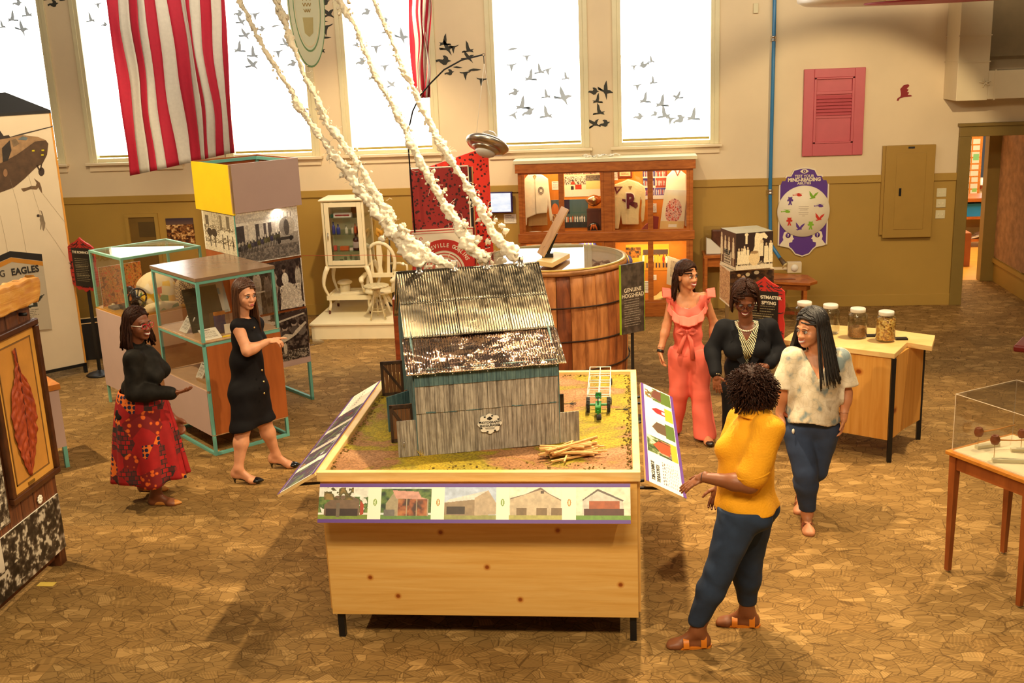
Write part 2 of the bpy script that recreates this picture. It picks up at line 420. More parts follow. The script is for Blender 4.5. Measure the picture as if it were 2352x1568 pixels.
# corridor wall beyond the doorway on the right
S(MB().box(5.31,5.5,15.21,16.4,0,3).box(4.2,4.44,15.21,16.4,0,3).build('wall_corridor',M_CREAM))
M_BURLAP = plain('brown_wall_panel',srgb(170,128,90),.8,var=.25,vs=9,bump=.1)
S(MB().box(5.29,5.36,14.3,16.3,.36,2.2).build('trim_2',M_BURLAP))
S(MB().box(5.30,5.6,13.0,16.3,0,.28).box(5.27,5.6,13.0,16.3,.28,.34).build('baseboard_corridor',M_MUST))
S(MB().box(5.31,5.6,13.0,14.86,.34,2.28).build('wall_return',M_CREAM))
# door casings
M_CASE = plain('olive_door_casing',srgb(134,110,52),.45,var=.05)
d = MB().box(4.28,4.43,WY - .06,WY + .36,0,2.209).box(4.28,9,WY - .06,WY + .36,2.21,2.36).box(4.26,9,WY - .09,WY,2.34,2.38)
S(d.build('door_1',M_CASE,bevel=.006))
d = MB().box(5.12,5.31,16.3,16.48,0,2.3).box(4.2,5.31,16.3,16.48,2.2,2.3)
S(d.build('door_2',M_CASE,bevel=.006))
# room beyond
M_FLOORW = wood('yellow_plank_floor',srgb(206,140,48),srgb(236,176,76),(1,12,1),.35,ns=3)
S(MB().box(3.2,9,16.4,22,-.1,.0).build('floor_back_room',M_FLOORW))
S(MB().box(3.2,6.0,20.2,20.4,0,3.5).box(6.0,9,20.2,20.4,0,1.0).box(6.0,9,20.2,20.4,2.9,3.5).build('wall_back_room',M_CREAM))
S(MB().box(3.2,3.4,16.48,20.2,0,3.5).box(8.9,9,16.48,20.2,0,3.5).box(3.2,9,16.48,20.2,3.4,3.5).build('wall_side_room',M_CREAM))
lb = lamp_area((5.5,18.0,3.3),(5.5,18.0,0),110,1.2,1.2,(1,.8,.55))
# ---- windows: frame, muntins, shade fabric lit by day, sill
M_MUN = plain('painted_sash',srgb(190,180,130),.5)
M_SHADE = emit('daylit_roller_shade',(1.0,.985,.95),1.05)
m,nt,b = _new('daylit_roller_shade_weave'); v = _coords(nt,(1,1,1))
nt.links.new(_ramp(nt,_noise(nt,_coords(nt,(60,1,4)),4),[(.2,(.93,.92,.88)),(.8,(1,.99,.97))]),b.inputs['Emission Color'])
b.inputs['Base Color'].default_value = (.8,.78,.7,1); b.inputs['Emission Strength'].default_value = 2.3; b.inputs['Roughness'].default_value = .8
b.inputs['Alpha'].default_value = .9
M_SHADE = m
M_DAY = emit('daylight_outside',(1,1,1),5)
for i,(a,c) in enumerate(WIN):
 root = S(thing('window_%d' % (i + 1),None,None,((a + c) / 2,WY,ZS)))
 f = MB()
 for x0,x1 in ((a,a + .05),(c - .05,c)): f.box(x0,x1,WY - .02,WY + .2,ZS,ZT)
 f.box(a,c,WY - .02,WY + .2,ZT - .05,ZT).box(a,c,WY + .0,WY + .2,ZS,ZS + .05)
 f.box(a - .06,a,WY - .03,WY,ZS - .0,ZT + .06).box(c,c + .06,WY - .03,WY,ZS,ZT + .06)
 f.build('window_frame',M_TRIMC,root,bevel=.004)
 g = MB()
 for k in (1,2): g.box(a + (c - a) * k / 3 - .012,a + (c - a) * k / 3 + .012,WY + .15,WY + .18,ZS,ZT)
 for z in (ZS + .62,ZS + 1.15,ZS + 1.85): g.box(a,c,WY + .15,WY + .18,z - .02,z + .02)
 g.build('muntins',M_MUN,root)
 MB().box(a + .055,c - .055,WY + .06,WY + .062,ZS + .09,ZT - .06).build('roller_shade',M_SHADE,root)
 MB().box(a + .055,c - .055,WY + .055,WY + .07,ZS + .06,ZS + .09).build('shade_hem_bar',plain('olive_hem',srgb(170,150,70),.5),root)
 MB().box(a - .10,c + .10,WY - .09,WY + .02,ZS - .035,ZS).box(a - .07,c + .07,WY - .03,WY,ZS - .12,ZS - .035).build('window_sill',M_TRIMC if 0 else M_CREAM,root,bevel=.004)
 MB().box(a,c,WY + .33,WY + .34,ZS,ZT).build('daylight_pane',M_DAY,root)
# ================================================================== BARN TABLE
tb = thing('display_table','long knotty pine display table on black legs with the barn diorama on top','table',(-.89,7.1,0))
RX0,RX1,RY0,RY1,RZ = -1.852,.072,6.02,8.13,1.115
f = MB()
f.box(RX0,RX1,RY0,RY0 + .045,RZ - .06,RZ).box(RX0,RX1,RY1 - .045,RY1,RZ - .06,RZ)
f.box(RX0,RX0 + .045,RY0 + .045,RY1 - .045,RZ - .06,RZ).box(RX1 - .045,RX1,RY0 + .045,RY1 - .045,RZ - .06,RZ)
f.build('rim',M_PINEP,tb,bevel=.004)
MB().box(RX0 + .02,RX1 - .02,RY0 + .02,RY0 + .045,.17,RZ - .061).build('front_panel',M_PINE,tb,bevel=.002)
M_PINES = wood('pine_side',srgb(216,160,78),srgb(238,190,110),(14,.7,1),.42,ns=2.2,knots=2.6,kr=(0,PI / 2,0))
for x in (RX0 + .003,RX1 - .023): MB().box(x,x + .02,RY0 + .055,RY1 - .06,.19,RZ - .061).build('side_panel',M_PINES,tb,bevel=.002)
MB().box(RX0 + .02,RX1 - .02,RY1 - .045,RY1 - .02,.17,RZ - .061).build('back_panel',M_PINE,tb,bevel=.002)
for x in (-1.79,.02):
 for y in (6.085,8.04): MB().box(x - .02,x + .02,y - .02,y + .02,0,RZ - .07).build('leg',M_BLACK,tb)
def diorama():
 m,nt,b = _new('diorama_turf'); v = _coords(nt)
 f = _noise(nt,_coords(nt,(1,1.4,1)),1.7,4,.6,.5)
 c = _ramp(nt,f,[(.40,srgb(176,150,22)),(.47,srgb(150,134,26)),(.52,srgb(160,112,70)),(.66,srgb(186,138,98))])
 g = _noise(nt,v,70,4)
 c2 = _ramp(nt,g,[(.35,(.55,.5,.4)),(.6,(1.1,1.1,1.05))])
 mx = nt.nodes.new('ShaderNodeMix'); mx.data_type = 'RGBA'; mx.blend_type = 'MULTIPLY'; mx.inputs[0].default_value = 1
 nt.links.new(c,mx.inputs[6]); nt.links.new(c2,mx.inputs[7]); nt.links.new(mx.outputs[2],b.inputs['Base Color'])
 b.inputs['Roughness'].default_value = .8; _bump(nt,b,g,.6,.01); return m
def gz(x,y):
 e = min(x - RX0 - .045,RX1 - .045 - x,y - RY0 - .045,RY1 - .045 - y)
 return 1.082 + .008 * noise.noise((x * 4,y * 4,0)) + max(0,.012 * (1 - e / .08)) * (.6 + .8 * noise.noise((x * 40,y * 40,3)))
g = MB().grid(lambda u,v: (RX0 + .045 + u * (RX1 - RX0 - .09),RY0 + .045 + v * (RY1 - RY0 - .09),gz(RX0 + .045 + u * (RX1 - RX0 - .09),RY0 + .045 + v * (RY1 - RY0 - .09))),120,130)
g.build('diorama_ground',diorama(),tb)
# dark shrubby scatter along the edges
rr = random.Random(3); sh = MB()
for k in range(520):
 s = rr.random()
 if s < .34: x,y = RX1 - .05 - abs(rr.gauss(0,.022)),rr.uniform(RY0 + .06,RY1 - .06)
 elif s < .6: x,y = RX0 + .05 + abs(rr.gauss(0,.02)),rr.uniform(RY0 + .06,RY1 - .06)
 elif s < .8: x,y = rr.uniform(RX0 + .06,RX1 - .06),RY1 - .05 - abs(rr.gauss(0,.02))
 else: x,y = rr.uniform(-1.2,-.1),RY0 + .05 + abs(rr.gauss(0,.09))
 r = rr.uniform(.003,.009); sh.ball((x,y,gz(x,y) + r * .3),r,r,r * .7,6)
o = sh.build('scattered_moss',plain('dark_moss',srgb(104,84,24),.9,var=.4,vs=40),tb); o['kind'] = 'stuff'
# ---- barn
B0 = Vector((-1.295,6.375,1.085)); E1 = Vector((.968,.25,0)).normalized(); E2 = Vector((-.25,.968,0)).normalized(); Z3 = Vector((0,0,1))
BL,BD,BE,BR = .895,1.5,.56,1.0
bl = lambda u,v,z: B0 + E1 * u + E2 * v + Z3 * z
def planks(name,base,mid,dark,axis_scale):
 m,nt,b = _new(name)
 f = _noise(nt,_coords(nt,axis_scale,(0,0,-.253)),5,5,.7,.3)
 f2 = _noise(nt,_coords(nt,(axis_scale[0] * .4,axis_scale[1] * .4,2.5),(0,0,-.253)),7,4)
 c = _ramp(nt,f,[(.25,dark),(.45,mid),(.62,base),(.8,tuple(min(1,q * 1.3) for q in base))])
 c2 = _ramp(nt,f2,[(.3,(.74,.72,.70)),(.55,(1,1,1))])
 mx = nt.nodes.new('ShaderNodeMix'); mx.data_type = 'RGBA'; mx.blend_type = 'MULTIPLY'; mx.inputs[0].default_value = 1
 nt.links.new(c,mx.inputs[6]); nt.links.new(c2,mx.inputs[7]); nt.links.new(mx.outputs[2],b.inputs['Base Color'])
 b.inputs['Roughness'].default_value = .7; _bump(nt,b,f,.3,.004); MATS[name] = m; return m
M_GREY = planks('weathered_grey_planks',srgb(190,180,162),srgb(140,130,116),srgb(84,76,68),(14,14,.6))
M_TPL = planks('teal_stained_planks',srgb(96,124,122),srgb(70,100,104),srgb(44,66,72),(14,14,.6))
M_DKD = wood('dark_barn_timber',srgb(48,32,18),srgb(84,56,30),(8,8,1),.7)
def plank_wall(mb,p,e,width,h0,z0,n,seed,t=.006,hfun=None,nrm=None):
 r = random.Random(seed); w = width / n
 for i in range(n):
  k = r.uniform(0,.004)
  top = h0 if hfun is None else min(hfun(i * w + .001),hfun((i + 1) * w - .001))
  if hfun is None:
   mb.obox(p + e * (i * w + .0008) + nrm * (-t - k) + Z3 * z0,e * (w - .0016),nrm * -(-t - k),Z3 * (h0 - z0))
  else:
   a,b = hfun(i * w + .001),hfun((i + 1) * w - .001)
   q = [(i * w + .0008,z0),((i + 1) * w - .0008,z0),((i + 1) * w - .0008,b),(i * w + .0008,a)]
   mb.prism(q,p + nrm * (-t - k),e,Z3,t + k,nrm)
 return mb
barn = thing('model_barn','grey weathered plank model tobacco barn with a shiny corrugated metal roof on the diorama','model barn',B0 + E1 * .45 + E2 * .75)
fw = MB(); fw.obox(bl(0,0,0),E1 * BL,E2 * .012,Z3 * BE)
plank_wall(fw,bl(0,0,0),E1,BL,.285,0,30,1,nrm=E2)
fw.build('lower_front_wall',M_GREY,barn)
fw = MB(); plank_wall(fw,bl(0,-.006,0),E1,BL,.475,.277,30,2,nrm=E2); fw.build('upper_front_wall',M_GREY,barn)
fw = MB(); plank_wall(fw,bl(0,-.013,0),E1,BL,BE,.452,30,3,nrm=E2); fw.build('eave_band',M_TPL,barn)
fw = MB(); r5 = random.Random(5)
x = 0
while x < BL - .05:
 wdt = r5.uniform(.02,.06); fw.obox(bl(x,-.013,.274 + r5.uniform(-.003,.003)),E1 * wdt,E2 * .006,Z3 * r5.uniform(.005,.010)); x += wdt
fw.build('seam_line',M_TPL,barn)
def gab(v): return -.03 + BE + (BR - BE) * (1 - abs(v - BD / 2) / (BD / 2))
for nm,u0,sgn in (('left',0,1),('right',BL,-1)):
 gwall = MB()
 gwall.prism([(0,0),(BD,0),(BD,BE),(BD / 2,BR),(0,BE)],bl(u0,0,0),E2,Z3,.012,E1 * sgn)
 plank_wall(gwall,bl(u0,0,0),E2,BD,0,0,44,6,hfun=gab,nrm=E1 * sgn)
 gwall.build('gable_wall',M_TPL,barn)
MB().obox(bl(0,BD - .012,0),E1 * BL,E2 * .012,Z3 * BE).build('rear_wall',M_GREY,barn)
# roof
m,nt,b = _new('corrugated_tin'); v = _coords(nt,(3,5,5))
b.inputs['Metallic'].default_value = 1.; b.inputs['Roughness'].default_value = .2
f = _noise(nt,v,2.2,4,.6,.4)
nt.links.new(_ramp(nt,f,[(.3,(.16,.13,.09)),(.7,(.36,.30,.21))]),b.inputs['Base Color'])
nt.links.new(_ramp(nt,_noise(nt,v,5,3),[(.3,(.14,.14,.14)),(.7,(.28,.28,.28))]),b.inputs['Roughness'])
_bump(nt,b,_noise(nt,_coords(nt,(1,2.2,2.2)),2,2),.25,.03)
M_TIN = m
m,nt,b = _new('crumpled_tin'); v = _coords(nt,(2,3.5,3.5))
b.inputs['Metallic'].default_value = 1.; b.inputs['Roughness'].default_value = .07; b.inputs['Base Color'].default_value = (.56,.40,.29,1)
_bump(nt,b,_noise(nt,v,4,2,.5,.8),.35,.03)
M_TIN2 = m
def roof_sheet(name,u0,u1,v0,z0,v1,z1,mat,lift=0,crum=0.,nv=14):
 NU = int((u1 - u0) / .0165 * 6)
 up = (E2 * -(z1 - z0) + Z3 * (v1 - v0)).normalized()
 if v1 < v0: up = -up
 def fn(s,t):
  u = u0 + (u1 - u0) * s; vv = v0 + (v1 - v0) * t; z = z0 + (z1 - z0) * t
  h = .0028 * math.sin(u / .0165 * 2 * PI) + lift
  if crum: h += crum * noise.noise((u * 9,t * 3.5,4)) + crum * .5 * noise.noise((u * 22,t * 8,9))
  return bl(u,vv,z) + up * h
 o = MB().grid(fn,NU,nv).build(name,mat,barn)
 md = o.modifiers.new('solid','SOLIDIFY'); md.thickness = .003
 return o
rv,rz = BD / 2,BR + .012
um = .335
for (ua,ub_,l1) in ((-.035,um,0),(um - .01,.655,.003),(.645,BL + .035,0)):
 roof_sheet('roof_sheet',ua,ub_,.24,.685,.50,.86,M_TIN,.012 + l1)
 roof_sheet('roof_sheet',ua,ub_,.49,.85,rv,rz,M_TIN,.016 + l1)
roof_sheet('lower_roof_sheet',-.045,BL + .045,-.055,.535,.25,.69,M_TIN2,.006,.006,26)
roof_sheet('rear_roof_sheet',-.035,BL + .035,BD + .05,.535,rv,rz,M_TIN,.004)
MB().tube([bl(-.035,rv,rz + .01),bl(BL + .035,rv,rz + .01)],.009,8).build('ridge_cap',M_TIN,barn)
# doors standing open
def plank_door(p,e,w,h,mat,name='barn_door',braced=False,nrm=None):
 n = nrm or Z3.cross(e)
 r = MB(); k = 6
 for i in range(k): r.obox(p + e * (w / k * i + .0008),e * (w / k - .0016),n * .008,Z3 * h)
 o = r.build(name,mat,barn)
 if braced:
  s = MB(); q = p - n * .004
  for z in (.0,h - .022): s.obox(q + Z3 * z,e * w,n * -.005,Z3 * .022)
  for x in (0,w - .018): s.obox(q + e * x,e * .018,n * -.005,Z3 * h)
  s.beam(q + e * .01 + Z3 * (h * .92) - n * .004,q + e * (w - .01) + Z3 * h * .1 - n * .004,.004,.018)
  s.build('brace',M_DKD,o)
 return o
plank_door(bl(-.125,.0,0),E1,.12,.235,M_GREY)
M_BRN = wood('brown_barn_planks',srgb(104,66,34),srgb(140,92,50),(10,10,1),.7)
plank_door(bl(-.155,.29,0),E1,.15,.25,M_BRN,braced=True)
dd = Vector((-.62,-.78,0)).normalized()
plank_door(bl(0,.62,0) + dd * .20,-dd,.20,.24,M_TPL,nrm=Vector((-.78,.62,0)))
plank_door(bl(-.03,.75,0),-dd,.12,.2,M_BRN,braced=True,nrm=Vector((-.78,.62,0)))
plank_door(bl(-.17,1.32,0),E1,.165,.26,M_BRN,braced=True)
plank_door(bl(BL + .005,-.0,0),E1,.125,.20,M_GREY)
plank_door(bl(BL + .005,.32,0),E1,.09,.22,M_BRN,braced=True)
h = MB(); h.tube([bl(-.09,-.014,.07),bl(-.088,-.02,.09),bl(-.086,-.014,.11)],.0025,6); h.build('door_handle',M_STEEL,barn)
# row of little roofing nails under the eave
for k in range(9): MB().ball(bl(.02 + k * .107,-.062,.53),.004,n=6).build('roof_nail',M_STEEL,barn)
# round notice
cow = Canvas(96,72,(240,232,205)); cow.speck(0,0,1,1,9,[(20,18,16),(240,232,205),(240,232,205)],5)
rr_ = ((cow.X - .5) / .41) ** 4 + ((cow.Y - .5) / .40) ** 4
cow.put(rr_ < 1,(236,226,190))
nc = bl(.452,-.013,.175)
nt_ = thing('notice','small cream scalloped notice with cow spots on the front wall of the grey model barn','sign',nc)
pts = []
for k in range(64):
 t = 2 * PI * k / 64; r0 = .066 + .005 * math.cos(8 * t); pts.append((r0 * math.cos(t) * 1.08,r0 * math.sin(t) * .93))
MB().prism(pts,nc,E1,Z3,.008,-E2).build('scalloped_board',M_PAPER,nt_)
fr = MB(); r9 = random.Random(4)
for k in range(16):
 t = 2 * PI * (k + .3) / 16
 if k % 2: fr.obox(nc - E2 * .0085 + E1 * (math.cos(t) * .062) + Z3 * math.sin(t) * .053 - E1 * .006 - Z3 * .004,E1 * .012,Z3 * .009,-E2 * .0012)
fr.build('cow_spots',M_INK,nt_)
text('PHOTOGRAPHY',.0205,nc - E2 * .009 + Z3 * .004,E1,Z3,M_INK,nt_,bold=.0006,squash=.92,ext=.0004,off=.001)
text('ENCOURAGED',.0205,nc - E2 * .009 - Z3 * .017,E1,Z3,M_INK,nt_,bold=.0006,squash=.92,ext=.0004,off=.001)
ln = MB(); ln.obox(nc - E2 * .009 + E1 * -.03 + Z3 * -.027,E1 * .06,Z3 * .002,-E2 * .001); ln.obox(nc - E2 * .009 + E1 * -.028 + Z3 * -.033,E1 * .056,Z3 * .0018,-E2 * .001)
ln.build('small_print',M_INK,nt_)
fc = MB(); fc.prism([(.011 * math.cos(k * PI / 8),.012 * math.sin(k * PI / 8)) for k in range(16)],nc - E2 * .009 + Z3 * .036,E1,Z3,.001,-E2)
fc.obox(nc - E2 * .009 + Z3 * .03 + E1 * -.016,E1 * .006,Z3 * .01,-E2 * .001).obox(nc - E2 * .009 + Z3 * .03 + E1 * .01,E1 * .006,Z3 * .01,-E2 * .001)
fc.build('cow_head_mark',M_INK,nt_)
# vents on the ridge
for i,px in enumerate((968,1045,1115,1190)):
 u = (px - 918) / 314 * .965 - .035; c = bl(u,rv - .02,rz + .012)
 MB().lathe(c,[(.030,-.03),(.028,-.002),(.019,.004),(.019,.05),(.021,.052),(.021,.056),(.016,.056)]).build('roof_vent',M_STEEL,barn)
# ---- cotton smoke
def smoke(path,rads,seed,name_label):
 P = [Vector(p) for p in path]; cum = [0]
 for i in range(1,len(P)): cum.append(cum[-1] + (P[i] - P[i - 1]).length)
 N = int(cum[-1] / .0045); NR = 30; r = random.Random(seed)
 def at(s):
  for i in range(1,len(P)):
   if s <= cum[i] or i == len(P) - 1:
    t = (s - cum[i - 1]) / (cum[i] - cum[i - 1]); return P[i - 1].lerp(P[i],t),rads[i - 1] * (1 - t) + rads[i] * t
 mb = MB(); vs = []; fs = []
 for j in range(N + 1):
  s = cum[-1] * j / N; c,rad = at(s); rad *= .76; c2,_ = at(min(cum[-1],s + .03)); c1,_ = at(max(0,s - .03)); d = (c2 - c1).normalized(); a,b = axes(d,(0,1,0))
  w = .35 * rad
  c = c + a * w * noise.noise((s * 7,seed,0)) * 1.3 + b * w * noise.noise((s * 7,seed,7)) * 1.3
  if j in (0,N): rad *= .3
  rad *= .62 + .8 * abs(noise.noise((s * 6,seed * 3.1,2)))
  for k in range(NR):
   t = 2 * PI * k / NR; q = a * math.cos(t) + b * math.sin(t); p = c + q * rad
   n1 = noise.noise(p * 16 + Vector((seed,0,0))); n2 = noise.noise(p * 38 + Vector((0,seed,0))); n3 = noise.noise(p * 85)
   vs.append(c + q * (rad * (1 + .5 * n1 + .3 * n2) + .007 * n2 + .006 * n3 + .003 * noise.noise(p * 170)) + d * rad * .35 * noise.noise(p * 30 + Vector((3,3,seed))))
 for j in range(N):
  for k in range(NR): fs.append((j * NR + k,j * NR + (k + 1) % NR,(j + 1) * NR + (k + 1) % NR,(j + 1) * NR + k))
 mb.add(vs,fs,True)
 # stray tufts
 for k in range(int(cum[-1] * 34)):
  s = r.uniform(0,cum[-1]); c,rad = at(s); q = Vector((r.gauss(0,1),r.gauss(0,.6),r.gauss(0,1))).normalized()
  c = c + q * rad * r.uniform(.9,1.35); rr2 = rad * r.uniform(.12,.34)
  n0 = len(mb.v); mb.ball(c,rr2,rr2,rr2,10)
  for i in range(n0,len(mb.v)):
   v = Vector(mb.v[i]); mb.v[i] = tuple(v + (v - c) * (1.1 * noise.noise(v * 75)))
 # fine wisps
 for k in range(int(cum[-1] * 30)):
  s = r.uniform(0,cum[-1]); c,rad = at(s); q = Vector((r.gauss(0,1),r.gauss(0,.5),r.gauss(0,1))).normalized()
  p0 = c + q * rad * .9; pts = [p0]
  for m_ in range(5): q = (q + Vector((r.gauss(0,.5),r.gauss(0,.4),r.gauss(0,.5)))).normalized(); pts.append(pts[-1] + q * r.uniform(.006,.014))
  mb.tube(pts,.0012,4,caps=False)
 o = mb.build('smoke_trail',M_COTTON); tag(o,name_label,'cotton smoke'); return o
m,nt,b = _new('cotton_batting'); v = _coords(nt)
b.inputs['Base Color'].default_value = (*srgb(226,214,190),1); b.inputs['Roughness'].default_value = .95; b.inputs['Sheen Weight'].default_value = .3
b.inputs['Subsurface Weight'].default_value = .25; b.inputs['Subsurface Radius'].default_value = (.02,.017,.012); b.inputs['Subsurface Scale'].default_value = 1
_bump(nt,b,_noise(nt,v,120,5,.7),.5,.006); M_COTTON = m
def sp(lst,y0=7.02,y1=7.5): return [atY(x,y,y0 + (y1 - y0) * max(0,(620 - y)) / 640.) for x,y in lst]
smoke(sp([(975,608),(930,572),(893,520),(850,462),(800,398),(765,352),(726,300),(686,240),(640,165),(598,95),(545,-8)]),[.065,.085,.06,.05,.05,.043,.032,.032,.028,.026,.024],3,'cotton smoke trail from the leftmost roof vent, running furthest left')
smoke(sp([(1045,612),(985,590),(950,566),(905,520),(872,462),(838,402),(806,350),(778,318),(752,285),(726,222),(700,175),(672,105),(650,40),(628,-8)]),[.04,.06,.075,.05,.045,.04,.035,.042,.03,.03,.026,.024,.045,.05],11,'cotton smoke trail from the second roof vent, just right of the furthest left trail')
smoke(sp([(1122,600),(1085,572),(1062,535),(1035,490),(1003,435),(970,380),(945,330),(928,292),(900,238),(868,185),(840,120),(812,55),(775,-8)]),[.05,.075,.06,.045,.045,.045,.04,.032,.026,.026,.026,.026,.05],23,'cotton smoke trail from the third roof vent of the barn')
smoke(sp([(1188,598),(1160,570),(1130,528),(1098,468),(1070,425),(1042,375),(1005,322),(985,280),(955,215),(925,155),(905,105),(880,45),(852,-8)]),[.05,.075,.055,.04,.035,.035,.04,.03,.032,.035,.026,.026,.024],31,'cotton smoke trail from the rightmost roof vent, running up past the small flag')
# ---- tractor and wagon
M_TGREEN = plain('green_enamel',srgb(22,120,40),.3)
M_TYRE = plain('black_tyre',(.02,.018,.015),.8)
tz = 1.09
tr = thing('toy_tractor','small green toy tractor with black tyres on the diorama turf','toy tractor',(-.193,7.12,tz))
for sx,nm in ((-.265,'rear_wheel'),(-.125,'rear_wheel')):
 w_ = MB(); w_.lathe((sx - .011,7.20,tz + .05),[(.026,0),(.048,.001),(.05,.006),(.05,.017),(.048,.021),(.026,.022)],(1,0,0),20)
 for k in range(14):
  t = 2 * PI * k / 14; w_.beam((sx - .011,7.20 + .05 * math.cos(t),tz + .05 + .05 * math.sin(t)),(sx + .011,7.20 + .05 * math.cos(t + .15),tz + .05 + .05 * math.sin(t + .15)),.005,.006)
 o = w_.build(nm,M_TYRE,tr); MB().lathe((sx - .012,7.2,tz + .05),[(.024,0),(.02,.024)],(1,0,0),14).build('rim',M_STEEL,o)
MB().lathe((-.205,7.02,tz + .022),[(.012,0),(.022,.002),(.022,.016),(.012,.018)],(1,0,0),16).lathe((-.190,7.02,tz + .022),[(.012,0),(.022,.002),(.022,.016),(.012,.018)],(1,0,0),16).build('front_wheel',M_TYRE,tr)
bd = MB(); bd.prism([(0,0),(.13,.0),(.15,.03),(.13,.045),(.01,.05),(0,.04)],(-.213,7.03,tz + .045),(0,1,0),(0,0,1),.038,(1,0,0))
bd.obox((-.262,7.19,tz + .045),(.135,0,0),(0,.02,0),(0,0,.012)).obox((-.2,7.012,tz + .02),(.012,0,0),(0,.012,0),(0,0,.05))
bd.build('body',M_TGREEN,tr,bevel=.003)
MB().prism([(0,0),(.05,0),(.05,.03),(.044,.03),(.040,.006),(0,.006)],(-.214,7.18,tz + .10),(0,1,0),(0,0,1),.04,(1,0,0)).build('seat',M_TGREEN,tr)
sw = MB(); sw.tube([(-.194 + .02 * math.cos(t * PI / 8),7.145 + .014 * math.sin(t * PI / 8),tz + .135 + .012 * math.sin(t * PI / 8)) for t in range(17)],.0025,6); sw.cyl((-.194,7.13,tz + .09),(-.194,7.145,tz + .135),.003,n=6); sw.build('steering_wheel',M_INK,tr)
MB().cyl((-.194,7.07,tz + .09),(-.194,7.07,tz + .13),.004,n=8).build('exhaust_pipe',M_INK,tr)
wg = thing('toy_wagon','white wire frame toy wagon hitched behind the green tractor','toy wagon',(-.195,7.55,tz))
M_WIRE = plain('white_wire',srgb(228,222,205),.4)
wf = MB(); x0,x1,y0,y1 = -.272,-.118,7.27,7.95
for z in (tz + .03,tz + .10):
 for x in (x0,(x0 + x1) / 2,x1): wf.cyl((x,y0,z),(x,y1,z),.004,n=6)
 for k in range(5): wf.cyl((x0,y0 + (y1 - y0) * k / 4,z),(x1,y0 + (y1 - y0) * k / 4,z),.004,n=6)
for x in (x0,x1):
 for k in range(5): wf.cyl((x,y0 + (y1 - y0) * k / 4,tz + .03),(x,y0 + (y1 - y0) * k / 4,tz + .10),.003,n=6)
wf.build('rack',M_WIRE,wg)
for x in (x0 - .012,x1 + .002):
 for y in (7.36,7.82): MB().lathe((x,y,tz + .025),[(.01,0),(.025,.001),(.025,.009),(.01,.01)],(1,0,0),14).build('wheel',M_TYRE,wg)
MB().cyl((-.194,7.22,tz + .04),(-.195,7.28,tz + .04),.003,n=6).build('drawbar',M_WIRE,wg)
for (cx,cy,nm) in ((-.40,7.34,'left'),(-.03,7.21,'right')):
 hr = MB()
 for k in range(5):
  t = -.9 + k * .5; hr.cyl((cx,cy,tz + .012),(cx + .05 * math.cos(t),cy + .05 * math.sin(t),tz + .014),.0022,n=5)
 hr.cyl((cx - .05,cy,tz + .012),(cx + .02,cy,tz + .014),.0025,n=5)
 tag(hr.build('toy_harrow',M_INK),'tiny black toy farm tool lying on the turf %s of the green tractor' % nm,'toy tool')
# ---- sticks
M_STICK = wood('split_sticks',srgb(186,134,72),srgb(226,182,116),(3,3,3),.6)
r = random.Random(12)
ctr = atZ(1312,1042,1.09); proto = None
dirm = Vector((.93,.37,0)).normalized(); dper = Vector((-.37,.93,0))
for k in range(46):
 lay = k / 46.; ang = r.gauss(0,.30); d_ = Matrix.Rotation(ang,3,'Z') @ dirm; L_ = r.uniform(.24,.36)
 w1 = r.uniform(.009,.014)
 c = Vector((ctr.x,ctr.y,1.094)) + dper * r.gauss(0,.045 * (1.25 - lay)) + dirm * r.gauss(0,.03) + Z3 * (lay * .055 + r.uniform(0,.006))
 d_.z = r.gauss(0,.05)
 if proto is None:
  mb = MB(); mb.obox((-.16,-.006,-.005),(.32,0,0),(0,.012,0),(0,0,.01)); proto = mb.build('tobacco_stick',M_STICK,origin=(0,0,0)); o = proto
 else:
  o = proto.copy(); COL.objects.link(o)
 o.location = c; o.rotation_euler = d_.to_track_quat('X','Z').to_euler(); o.scale = (L_ / .32,w1 / .011,1)
 tag(o,'pale split stick in the heap beside the front right corner of the grey model barn','stick','split sticks heaped beside the model barn')
# ---- dry grass tufts
M_TUFT = plain('dry_straw',srgb(214,186,96),.8)
for px,py,wh in ((968,1046,'left'),(1248,1018,'right')):
 c = atZ(px,py,1.085); mb = MB(); r = random.Random(px)
 for k in range(46):
  d_ = Vector((r.gauss(0,.45),r.gauss(0,.35),1)).normalized(); p = c + Vector((r.gauss(0,.008),r.gauss(0,.006),0)); L_ = r.uniform(.03,.06)
  mb.tube([p,p + d_ * L_ * .5,p + d_ * L_ + Vector((d_.x * .01,0,-.004))],[.0014,.0011,.0004],4,caps=False)
 tag(mb.build('grass_tuft',M_TUFT),'tuft of dry straw grass at the front %s foot of the model barn' % wh,'grass tuft')
